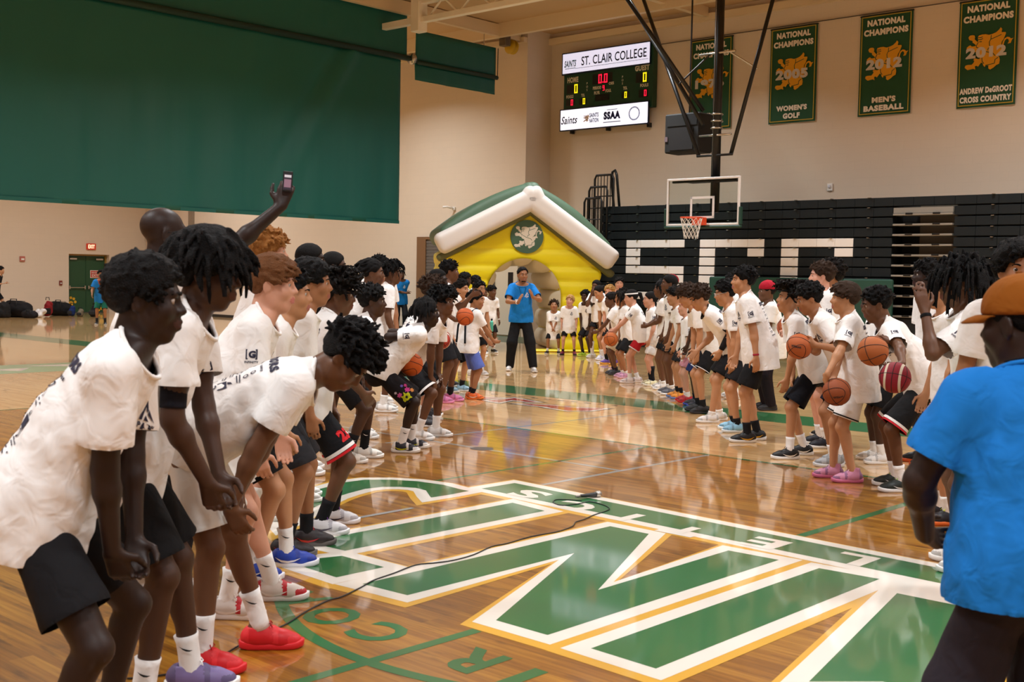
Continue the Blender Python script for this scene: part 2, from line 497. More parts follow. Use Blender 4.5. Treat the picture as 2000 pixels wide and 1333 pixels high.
def body_mesh(J, P, res):
    s = J['s']; bw = P.get('bw', 1.0); hc, hh, hd = res
    pts = [J['head'], J['pelvis'], J['neck']] + J['wri'] + J['elb'] + J['knee'] + J['ank'] + [w + d * 0.17 * s for w, d in zip(J['wri'], J['hd'])]
    lo = np.min(pts, 0) - 0.19; hi = np.max(pts, 0) + 0.19; lo[2] = max(lo[2], 0.0)
    fine = [(J['head'], 0.135 * J['hs'], hh)]
    if hd < hc:
        fine += [(w + d * 0.08 * s, 0.105 * s, hd) for w, d in zip(J['wri'], J['hd'])]
    F = Field(lo, hi, hc, fine)
    pel, mid, nb, d1, d2, f1, f2 = [J[k] for k in ('pelvis', 'mid', 'neck', 'd1', 'd2', 'f1', 'f2')]
    F.cone(pel, mid, .128 * s * bw, .120 * s * bw, .04, f1, .74)
    F.cone(mid, nb - d2 * .13 * s, .120 * s * bw, .140 * s * bw, .05, f2, .68)
    F.cone(J['sh'][0], J['sh'][1], .052 * s * bw, .052 * s * bw, .05)
    for i, k in enumerate((-1, 1)):
        F.cone(nb + d2 * .04 * s, J['sh'][i] * .7 + nb * .3 + d2 * .01, .045 * s, .042 * s, .05)
        F.ball(pel + J['r1'] * k * .06 * s - f1 * .05 * s - d1 * .03 * s, .095 * s, .04)
        hip, kn, an = J['hip'][i], J['knee'][i], J['ank'][i]
        lw = P.get('lw', 1.0)
        F.cone(hip, kn, .086 * s * bw, .054 * s * lw, .03)
        F.ball(kn + unit(kn - (hip + an) / 2) * .006 * s, .053 * s * lw, .02)
        ca = kn * .72 + an * .28; back = unit(np.array([0, -1, 0.0]))
        v = unit(an - kn); bk = -unit(np.array([0, 1.0, 0]) - v * v[1])
        F.cone(kn, an, .047 * s * lw, .036 * s * lw, .02)
        F.cone(ca + bk * .020 * s - v * .05 * s, ca + bk * .016 * s + v * .08 * s, .044 * s * lw, .034 * s * lw, .03)
        yr = math.radians(J['feet'][i][2]); fd = np.array([math.sin(yr), math.cos(yr), 0])
        F.cone(an - fd * .025 * s - np.array([0, 0, .03]) * s, an + fd * .08 * s - np.array([0, 0, .052]) * s, .028 * s, .020 * s, .01)
        sh, el, wr = J['sh'][i], J['elb'][i], J['wri'][i]; aw = P.get('aw', 1.0)
        F.ball(sh, .060 * s * bw, .03)
        F.cone(sh, el, .050 * s * aw, .040 * s * aw, .025)
        F.ball(sh * .45 + el * .55 + f2 * .008, .044 * s * aw, .03)
        F.cone(el, wr, .040 * s * aw, .0265 * s * aw, .02)
        F.ball(el * .75 + wr * .25, .043 * s * aw, .025)
        hand_prims(F, J, i, hd)
    head_prims(F, J, P)
    V, Q = F.mesh()
    V = relax(V, Q, 1, 0.35)
    c = (V[Q].mean(1) - J['head']) @ J['Rh'] / J['hs']
    lips = ((c[:, 0] / .027) ** 2 + ((c[:, 1] - .097) / .016) ** 2 + ((c[:, 2] + .0585) / .0165) ** 2 < 1).astype(int)
    return V, Q, lips

HAIRLINE_Y = [-.12, -.065, -.038, -.022, -.006, .018, .034, .050, .070, .090, .12]
HAIRLINE_Z = [-.088, -.082, -.060, -.012, .000, -.012, .004, .034, .062, .073, .080]
def hair_mesh(J, st, seed, h):
    """hair as one closed shape over the skull; st = dict(kind=..., ...)"""
    c = J['head']; R = J['Rh']; q = J['hs']; kind = st['kind']
    if kind == 'none': return None
    L = lambda x, y, z: c + R @ (np.array([x, y, z]) * q)
    rnd = random.Random(seed)
    ext = st.get('ext', .20)
    lo = c - ext; hi = c + ext; lo[2] -= st.get('down', 0.0)
    F = Field(lo, hi, h)
    t = st.get('t', .010); ny, nz = st.get('hl', (0, 0))
    amp = st.get('amp', .004); fr = st.get('f', 30)
    def loc(x, y, z):
        dx, dy, dz = x - c[0], y - c[1], z - c[2]
        return [(dx * R[0][j] + dy * R[1][j] + dz * R[2][j]) / q for j in range(3)]
    def masked(d, x, y, z):
        lx, ly, lz = loc(x, y, z)
        zl = np.interp(ly, np.array(HAIRLINE_Y) + ny, np.array(HAIRLINE_Z) + nz)
        zl = zl + np.where(ly > .03, -np.abs(lx) * .18, 0)
        zl = zl + .004 * wob(lx, ly, lz, seed + 2, (30, 30, 30), 4)
        d = d + amp * wob(lx, ly, lz, seed, (fr, fr, fr)) + .45 * amp * wob(lx, ly, lz, seed + 5, (fr * 2.6, fr * 2.6, fr * 2.6), 4)
        d = d + (t + amp - .0035) * q * np.clip(1 - (lz - zl) / st.get('fade', .034), 0, 1) ** 1.5
        return np.maximum(d, (zl - lz) * q)
    def bumpy(d, x, y, z):
        return d + amp * wob(x, y, z, seed, (fr, fr, fr))
    F.ell(L(0, -.014, .036), R, (np.array([.0755, .097, .084]) + t) * q, .006, pre=masked)
    if 'top' in st:   # extra volume: list of (x,y,z, rx,ry,rz)
        for (x, y, z, a, b, e) in st['top']:
            F.ell(L(x, y, z), R, np.array([a, b, e]) * q, .015, pre=bumpy)
    g = np.array([0, 0, -1.0])
    if kind in ('dreads', 'twists', 'long', 'curls', 'braids'):
        n = st.get('n', 90); ln = st.get('len', .12); r = st.get('r', .009) * q
        for i in range(n):
            # points on the scalp
            u = (i + .5) / n; ph = i * 2.399963
            el = math.acos(1 - u * st.get('cover', 1.25)); x = math.sin(el) * math.cos(ph); y = math.sin(el) * math.sin(ph); z = math.cos(el)
            lp = np.array([x * .080, -.014 + y * .100, .036 + z * .088])
            zl = np.interp(lp[1], np.array(HAIRLINE_Y) + ny, np.array(HAIRLINE_Z) + nz)
            if lp[2] < zl: continue
            nr = R @ unit((lp[0], lp[1] + .014, lp[2] - .036)); p = c + R @ (lp * q)
            k = st.get('out', .35); jit = np.array([rnd.uniform(-1, 1) for _ in range(3)])
            LL = ln * rnd.uniform(.75, 1.15)
            if kind == 'curls':
                e = p + unit(nr + jit * .7) * LL * q
                e2 = e + unit(nr * .3 + jit + np.array([rnd.uniform(-1, 1) for _ in range(3)])) * LL * .5 * q
                F.cone(p, e, r, r * .9, .004); F.cone(e, e2, r * .9, r * .6, .003)
            else:
                sw = R @ (np.array(st.get('sweep', (0, 0, 0)), float) + (np.array([np.sign(lp[0]) * .9, -.35, 0]) if (st.get('part') and lp[1] > .02) else 0))
                dirn = unit(nr * (k + .4) + sw + jit * .18)
                for sg in range(4):
                    e = p + dirn * LL * .25 * q
                    le = (e - c) @ R / q           # keep off the skull
                    v = np.array([le[0] / .087, (le[1] + .014) / .108, (le[2] - .036) / .098 if le[2] > .036 else (le[2] - .036) / .17]); m = np.linalg.norm(v)
                    if m < 1.0: e = c + R @ ((np.array([le[0], le[1] + .014, le[2] - .036]) / m + np.array([0, -.014, .036])) * q)
                    F.cone(p, e, r, r * (.95 if sg < 3 else .6), .003); p = e
                    dirn = unit(dirn * .55 + g * st.get('grav', .6) + sw * .3 + jit * .12)
    if kind == 'ponytail' or kind == 'long':
        for (a, b, ra, rb) in st.get('tail', ()):
            F.cone(L(*a), L(*b), ra * q, rb * q, .01, pre=bumpy)
    # keep the face free
    if not st.get('over'):
        F.ell(L(0, .100, -.045), R, np.array([.064, .052, .105]) * q, .006, 's')
    V, Q = F.mesh()
    if len(Q) == 0: return None
    V = relax(V, Q, 1, .25)
    return V, Q

def cut_caps(V, Q, cuts, h):
    """open the flat ends of a garment and straighten its hems"""
    fc = V[Q].mean(1)
    n = np.cross(V[Q[:, 1]] - V[Q[:, 0]], V[Q[:, 2]] - V[Q[:, 0]]); n /= np.linalg.norm(n, axis=1)[:, None] + 1e-12
    keep = np.ones(len(Q), bool)
    for p, nn, c, r in cuts:
        dd = (fc - p) @ nn
        keep &= ~((np.abs(dd) < .6 * h) & (np.linalg.norm(fc - c, axis=1) < r) & (n @ nn > .55))
    Q = Q[keep]
    E = np.sort(np.concatenate([Q[:, [i, (i + 1) % 4]] for i in range(4)]), axis=1)
    u, ct = np.unique(E, axis=0, return_counts=True)
    bd = np.unique(u[ct == 1])
    for p, nn, c, r in cuts:
        b = bd[(np.abs((V[bd] - p) @ nn) < 1.4 * h) & (np.linalg.norm(V[bd] - c, axis=1) < r * 1.1)]
        V[b] -= (((V[b] - p) @ nn))[:, None] * nn
    return compact(V, Q)

def shirt_mesh(J, P, S, seed, h):
    s = J['s']; bw = P.get('bw', 1.0) * S.get('fit', 1.0)
    pel, mid, nb, d1, d2, f1, f2 = [J[k] for k in ('pelvis', 'mid', 'neck', 'd1', 'd2', 'f1', 'f2')]
    hang = max(0, math.sin(math.radians(P.get('lean', 5)))) * S.get('hang', .05) * s
    down = np.array([0, 0, -1.0])
    midS = mid + down * hang
    hd = (S.get('hem', .14) - .02) * s
    hem_dir = unit(d1 * .6 + np.array([0, 0, .4]))
    hd = hd * (1 - .35 * max(0, math.sin(math.radians(P.get('lean', 5)))))
    bot = pel - hem_dir * hd
    sl = S.get('sleeve', .68)
    pts = [bot, midS, nb] + J['sh'] + [J['sh'][i] * (1 - sl) + J['elb'][i] * sl for i in (0, 1)]
    lo = np.min(pts, 0) - .26 * s; hi = np.max(pts, 0) + .26 * s
    F = Field(lo, hi, h)
    amp = S.get('wr', .0105)
    def wr(d, x, y, z):
        w2 = wob(x, y, z, seed + 7, (7, 7, 3), 4)
        return d + amp * wob(x, y, z, seed, (3.2, 3.2, 1.3), 6) + .5 * amp * (1 - 2 * np.abs(w2))
    e = S.get('ease', .012)
    bk = -f1 * .018 * s
    F.cone(pel - hem_dir * hd * 1.6 + bk, pel + hem_dir * .05 * s + bk, (.196 + e) * s * bw, (.182 + e) * s * bw, .05, f1, .84, pre=wr)
    F.cone(pel, midS, (.175 + e) * s * bw, (.158 + e) * s * bw, .06, f1, .80, pre=wr)
    F.cone(midS, nb - d2 * .14 * s, (.155 + e) * s * bw, (.156 + e * .6) * s * bw, .06, f2, .74, pre=wr)
    F.cone(mid, nb - d2 * .14 * s, .14 * s * bw, .150 * s * bw, .05, f2, .72, pre=wr)
    F.cone(J['sh'][0] * .92 + nb * .08, J['sh'][1] * .92 + nb * .08, .064 * s, .064 * s, .06)
    F.cone(nb - d2 * .09 * s, nb + d2 * .02 * s, .085 * s, .072 * s, .05)
    for i in (0, 1):
        F.cone(nb + d2 * .022 * s, J['sh'][i] * .7 + nb * .3 + d2 * .012 * s, .052 * s, .052 * s, .05)
    cuts = []
    for i in (0, 1):
        sh, el = J['sh'][i], J['elb'][i]; dr = unit(el - sh); p = sh + (el - sh) * sl
        flare = S.get('flare', 1.0)
        hangs = down * (1 - abs(dr[2])) * .03 * s
        def pre(d, x, y, z, p=p, dr=dr):
            d = d + .8 * amp * wob(x, y, z, seed + 3, (5, 5, 2.2), 5)
            return np.maximum(d, (x - p[0]) * dr[0] + (y - p[1]) * dr[1] + (z - p[2]) * dr[2])
        F.cone(sh + hangs * .3, p + dr * .08 + hangs, (.066 + e * .5) * s * bw, (.078 + e * .5) * s * bw * flare, .035, pre=pre)
        cuts.append((p, dr, p + hangs, .15 * s))
    sl0, x, y, z = F.sub(lo, hi)
    hp = ((x - bot[0]) * -hem_dir[0] + (y - bot[1]) * -hem_dir[1] + (z - bot[2]) * -hem_dir[2])
    F.d[sl0] = np.maximum(F.d[sl0], hp)
    nd = unit(d2 * 1.0 + f2 * .42); npnt = nb + d2 * (.022 + S.get('coll', 0)) * s + f2 * .01 * s
    nk = ((x - npnt[0]) * nd[0] + (y - npnt[1]) * nd[1] + (z - npnt[2]) * nd[2])
    near = np.sqrt((x - npnt[0]) ** 2 + (y - npnt[1]) ** 2 + (z - npnt[2]) ** 2) - .125 * s
    F.d[sl0] = np.maximum(F.d[sl0], np.where(near < 0, nk, -1))
    cuts += [(bot, -hem_dir, bot, .5), (npnt, nd, npnt, .12 * s)]
    V, Q = F.mesh()
    V = relax(V, Q, 1, .3)
    return cut_caps(V, Q, cuts, h), (npnt, nd, bot, hem_dir)

def shorts_mesh(J, P, S, seed, h):
    s = J['s']; bw = P.get('bw', 1.0)
    pel, d1, f1, mid = J['pelvis'], J['d1'], J['f1'], J['mid']
    long = S.get('long', False); frac = S.get('len', .82)
    pts = [pel, mid] + J['knee'] + (J['ank'] if long else [])
    lo = np.min(pts, 0) - .22 * s; hi = np.max(pts, 0) + .22 * s
    F = Field(lo, hi, h); amp = S.get('wr', .006); e = S.get('ease', .02); cuts = []
    def wr(d, x, y, z): return d + amp * wob(x, y, z, seed + 11, (4, 4, 1.6), 6)
    F.cone(pel - d1 * .04 * s, pel + d1 * .08 * s, .142 * s * bw, .128 * s * bw, .03, f1, .78, pre=wr)
    for i, k in enumerate((-1, 1)):
        F.ball(pel + J['r1'] * k * .06 * s - f1 * .045 * s - d1 * .05 * s, .098 * s, .04)
        hip, kn, an = J['hip'][i], J['knee'][i], J['ank'][i]
        if not long:
            dr = unit(kn - hip); p = hip + (kn - hip) * frac
            def pre(d, x, y, z, p=p, dr=dr):
                return np.maximum(wr(d, x, y, z), (x - p[0]) * dr[0] + (y - p[1]) * dr[1] + (z - p[2]) * dr[2])
            off = np.array([0, 0, -1.0]) * (1 - abs(dr[2])) * .03 * s + np.array([k * .010 * s, 0, 0])
            F.cone(hip * .85 + pel * .15, p + dr * .1 + off, .084 * s * bw, (.088 + e) * s * bw * S.get('flare', 1.0), .02, pre=pre)
            cuts.append((p, dr, p + off, .17 * s))
        else:
            F.cone(hip * .85 + pel * .15, kn, .088 * s * bw, (.070 + e) * s, .03, pre=wr)
            dr = unit(an - kn); p = an + dr * .03 * s
            def pre(d, x, y, z, p=p, dr=dr):
                return np.maximum(wr(d, x, y, z), (x - p[0]) * dr[0] + (y - p[1]) * dr[1] + (z - p[2]) * dr[2])
            F.cone(kn, p + dr * .1, (.070 + e) * s, (S.get('cuff', .050) + e) * s, .03, pre=pre)
            cuts.append((p, dr, p, .15 * s))
    V, Q = F.mesh(); V = relax(V, Q, 1, .3)
    return cut_caps(V, Q, cuts, h)

# ---- shoes: templates in a unit foot (length 0.29 m, toe along +y, ankle at origin xy)
SHOE = {}
def shoe_templates():
    def outline(y):
        ys = [-.085, -.075, -.05, 0, .06, .11, .15, .175, .190, .198]
        wl = [.0, .022, .033, .034, .037, .044, .043, .034, .020, .0]
        return np.interp(y, ys, wl)
    for kind in ('low', 'mid'):
        F = Field((-.07, -.11, 0.0), (.07, .22, .20), .0072)
        top = .105 if kind == 'low' else .135
        F.cone((0, -.042, .055), (0, .02, .058), .040, .040, .02)
        F.cone((0, .0, .050), (.003, .105, .040), .042, .042, .03)
        F.cone((.003, .10, .036), (.002, .155, .032), .041, .034, .03)
        F.cone((0, -.02, .06), (0, -.012, top), .042, .040, .02, (1, 0, 0), .88)
        F.cone((0, .03, .085), (0, .055, .085), .028, .020, .03)
        F.cone((0, -.010, top - .01), (0, -.006, top + .06), .030, .034, .006, op='s')
        sl, x, y, z = F.sub((-1, -1, -1), (1, 1, 1))
        F.d[sl] = np.maximum(F.d[sl], .018 - z); F.d[sl] = np.maximum(F.d[sl], z - top - .004 * np.cos(y * 60))
        V, Q = F.mesh(); V = relax(V, Q, 2, .4)
        fc = V[Q].mean(1)
        two = ((fc[:, 1] > .128) & (fc[:, 2] < .058)) | (fc[:, 1] < -.042) | ((np.abs(fc[:, 0]) < .014) & (fc[:, 1] > .035) & (fc[:, 1] < .11)) | ((np.abs(fc[:, 1] - .075) < .012) & (fc[:, 2] > .03))
        SHOE[kind] = mesh_np('shoe_' + kind, V, Q, True, (), two.astype(int))
        SHOE[kind].materials.append(None); SHOE[kind].materials.append(None); SHOE[kind].polygons.foreach_set('material_index', two.astype(np.int32))
    b = MB(); n = 26; prof = [(.90, 0.0), (1.0, .005), (1.06, .014), (1.04, .026), (.97, .030)]
    V = []; Fc = []
    ang = [2 * math.pi * k / n for k in range(n)]
    for sc, z in prof:
        for a in ang:
            y = .0565 + .1435 * math.sin(a) * (1 if sc < 1.03 else 1.012)
            w = outline(.0565 + .1405 * math.sin(a)) + .004
            x = w * sc * (1 if math.cos(a) >= 0 else -1) * (abs(math.cos(a)) ** .12)
            up = .012 * max(0, (y - .13) / .07) ** 2 + .006 * max(0, (-.03 - y) / .05)
            V.append((x, y, z * (1 + .15 * (1 if y < 0 else 0)) + up))
    for i in range(len(prof) - 1):
        for k in range(n):
            l = (k + 1) % n; Fc.append((i * n + k, i * n + l, (i + 1) * n + l, (i + 1) * n + k))
    Fc.append(tuple(range(n))[::-1]); Fc.append(tuple((len(prof) - 1) * n + k for k in range(n)))
    b.raw(V, Fc); SHOE['sole'] = b.mesh('shoe_sole', True)
    b = MB()
    for j in range(5):
        y = .050 + j * .017; zz = .098 - j * .0085
        b.tube([(-.026, y, zz - .012), (-.013, y + .002, zz + .003), (0, y + .004, zz + .006), (.013, y + .002, zz + .003), (.026, y, zz - .012)], .0032, 5)
    b.tube([(0, .045, .108), (-.02, .05, .118), (-.03, .058, .103), (-.01, .055, .106), (0, .047, .109), (.02, .052, .119), (.03, .06, .102)], .0028, 5)
    SHOE['laces'] = b.mesh('shoe_laces', True)
    # curved tick mark on both sides
    b = MB()
    bv = BVHTree.FromPolygons([v.co[:] for v in SHOE['low'].vertices], [p.vertices[:] for p in SHOE['low'].polygons])
    top = [(-.055, .062), (-.02, .046), (.02, .040), (.06, .046), (.092, .056)]
    botm = [(-.055, .062), (-.035, .040), (.0, .029), (.03, .030), (.06, .038), (.092, .056)]
    for sx in (-1, 1):
        up = []; dn = []
        for k in range(9):
            t = k / 8; y = .092 - t * .147 if sx > 0 else .092 - t * .147
            zu = np.interp(t, [0, .25, .5, .75, 1], [.056, .045, .041, .047, .064]); zd = np.interp(t, [0, .25, .5, .75, 1], [.056, .036, .027, .034, .064])
            for lst, zz in ((up, zu), (dn, zd)):
                hit = bv.ray_cast(Vector((sx * .2, y, zz)), Vector((-sx, 0, 0)))[0]
                xx = hit[0] if hit else sx * .042
                lst.append((xx + sx * .0022, y, zz))
        V = up + dn; b = MB().raw(V, [(k, k + 1, 9 + k + 1, 9 + k) if sx > 0 else (k, 9 + k, 9 + k + 1, k + 1) for k in range(8)])
        SHOE['tick%d' % sx] = b.mesh('shoe_tick', False)
shoe_templates()
def put(name, me, mt, parent, M):
    o = bpy.data.objects.new(name, me)
    if len(me.materials) == 0: me.materials.append(mt)
    link(o, parent)
    o.material_slots[0].link = 'OBJECT'; o.material_slots[0].material = mt
    o.matrix_local = M
    return o

# ---- printing on cloth
TXT = {}
def text_mesh(txt, bold=.02):
    key = (txt, bold)
    if key in TXT: return TXT[key]
    cu = bpy.data.curves.new('lettering', 'FONT'); cu.body = txt; cu.align_x = 'CENTER'; cu.align_y = 'CENTER'; cu.size = 1.0; cu.offset = bold
    cu.resolution_u = 3; cu.space_character = 1.0 + bold * 2
    o = bpy.data.objects.new('lettering', cu); COL.objects.link(o)
    dg = bpy.context.evaluated_depsgraph_get(); me = o.evaluated_get(dg).to_mesh()
    V = np.array([v.co[:] for v in me.vertices]); F = [tuple(p.vertices) for p in me.polygons]
    o.evaluated_get(dg).to_mesh_clear(); bpy.data.objects.remove(o)
    if len(V):
        lo, hi = V.min(0), V.max(0); V = V - (lo + hi) / 2; V = V / (hi[1] - lo[1])   # height 1, centred
    TXT[key] = (V, F); return TXT[key]
def flat_text(b, txt, o, ex, ey, ez, height, width=None, lift=0.0, bold=.02):
    V, F = text_mesh(txt, bold); w = V[:, 0].max() - V[:, 0].min()
    sx = height if width is None else width / w
    o = np.asarray(o, float)
    b.raw([o + np.asarray(ex) * p[0] * sx + np.asarray(ey) * p[1] * height + np.asarray(ez) * lift for p in V], F)
def print_items(kind):
    """2d outlines (V list, F list) of a print, in metres, x right, y up"""
    out = []
    def T(t, x, y, h, w=None, bold=.03):
        V, F = text_mesh(t, bold); ww = V[:, 0].max() - V[:, 0].min(); sx = h if w is None else w / ww
        out.append((np.stack([x + V[:, 0] * sx, y + V[:, 1] * h], 1), F))
    def poly(pts): out.append((np.array(pts, float), [tuple(range(len(pts)))]))
    def rect(x0, y0, x1, y1): poly([(x0, y0), (x1, y0), (x1, y1), (x0, y1)])
    def ring(x, y, r0, r1, n=14):
        P = []
        for k in range(n):
            a = 2 * math.pi * k / n; P += [(x + r0 * math.cos(a), y + r0 * math.sin(a)), (x + r1 * math.cos(a), y + r1 * math.sin(a))]
        out.append((np.array(P), [(2 * k, 2 * k + 1, (2 * k + 3) % (2 * n), (2 * k + 2) % (2 * n)) for k in range(n)]))
    if kind == 'chest':
        poly([(-.028, .0), (-.010, .0), (.004, .040), (.004, .062)]); poly([(.004, .062), (.004, .040), (.012, .024), (.020, .030)]); poly([(.014, .018), (.036, .0), (.022, .034)])
        poly([(-.004, .0), (.010, .0), (.004, .016)])
        T('SPARK', 0, -.016, .020, .078, .05); T('CAMP', 0, -.036, .009, .034)
    elif kind == 'sleeve':
        for r in ((-.026, .046, .026, .052), (-.026, .004, .026, .010), (-.026, .004, -.020, .052), (.020, .004, .026, .052)): rect(*r)
        T('G', .003, .028, .034, .032, .06); T('INFINITY', 0, -.008, .011, .062)
    elif kind == 'back':
        T('SPONSORS', 0, .0, .040, .26, .06)
        rnd = random.Random(5)
        for r in range(9):
            y = -.055 - r * .036
            for cx in (-.085, 0, .085):
                c = rnd.random()
                if r == 5 and cx == .085: rect(cx - .026, y - .018, cx + .026, y + .022)
                elif r == 6 and cx == .085: ring(cx, y, .010, .016)
                elif c < .35:
                    for q in range(2): rect(cx - .030 + q * .006, y + .006 - q * .012, cx + .030 - q * .010, y + .011 - q * .012)
                elif c < .6: poly([(cx - .012, y - .010), (cx + .006, y - .010), (cx + .014, y + .012), (cx + .002, y + .006)])
                elif c < .8:
                    for q in range(6): rect(cx - .028 + q * .0095, y - .005, cx - .022 + q * .0095, y + .006)
                else: ring(cx, y, .008, .013, 10)
        ring(.085, -.39, .026, .029, 18); T('M', .085, -.39, .030, .028, .05)
    elif kind == 'back_small':
        T('SPONSORS', 0, .0, .034, .22, .06)
        for r in range(5):
            for cx in (-.07, 0, .07): rect(cx - .022, -.05 - r * .04, cx + .020 - (r % 2) * .01, -.042 - r * .04)
    elif kind == 'tag':
        pass
    return out
PRINT = {}
def apply_print(kind, bvh, o, ex, ey, nrm, scale, mt, parent, name='print'):
    if kind not in PRINT: PRINT[kind] = print_items(kind)
    V = []; F = []; Fb = []
    for P, fs in PRINT[kind]:
        base = len(V); ok = []
        for p in P:
            q = Vector(o + ex * p[0] * scale + ey * p[1] * scale + nrm * .30)
            hit = bvh.ray_cast(q, Vector(-nrm), .75)
            if hit[0] is None: ok.append(False); V.append(q); continue
            V.append(hit[0] + hit[1] * .0035); ok.append(True)
        for f in fs:
            if all(ok[i] for i in f): F.append(tuple(i + base for i in f))
    if not F: return None
    return add(name, mesh_np(name, V, F, smooth=False), parent, mt)

SKIN = {'deep': ('2a1912', '3a1d1c'), 'dark': ('442a1c', '4e2a24'), 'brown': ('63402a', '6a3a30'), 'tan': ('a06d4a', '9a5a4c'), 'olive': ('b98560', 'a8645a'), 'fair': ('d09a80', 'c07268'), 'pink': ('d8a088', 'c46e66')}
HAIRC = {'black': '080606', 'dark': '120d0b', 'brown': '35251a', 'auburn': '6b4426', 'blond': 'b58a52', 'strawberry': '9a6530'}
def skin_mat(k):
    c = SKIN[k][0]; sp = {'deep': .35, 'dark': .4}.get(k, .4)
    return mat('skin_' + k, c, rough=.48, spec=sp, var=.10, vscale=14, bump=.06, bscale=220)
def hair_mat(k): return mat('hair_' + k, HAIRC[k], rough=.7, spec=.18, var=.35, vscale=40, bump=.9, bscale=170)
def cloth(c, name=None, rough=.85):
    new = 'cloth_' + c not in MATS
    mt = mat('cloth_' + c, c, rough=rough, spec=.2, var=.03, vscale=5, bump=.55, bscale=11)
    if new:
        for n in mt.node_tree.nodes:
            if n.type == 'BUMP': n.inputs['Distance'].default_value = .022
            if n.type == 'TEX_NOISE' and abs(n.inputs['Scale'].default_value - 11) < .1: n.inputs['Detail'].default_value = 2.0; n.inputs['Distortion'].default_value = .8
    return mt
def rubber(c): return mat('shoe_' + c, c, rough=.5, spec=.4)
INK = mat('print_navy', '20203a', rough=.8)
RES = {0: ((.0170, .0068, .0074), .0074, .0125), 1: ((.0215, .0092, .0118), .0098, .0160), 2: ((.0275, .0118, .0180), .0120, .0205), 3: ((.034, .0150, .034), .0150, .026)}
N_PERSON = [0]
STATS = {}

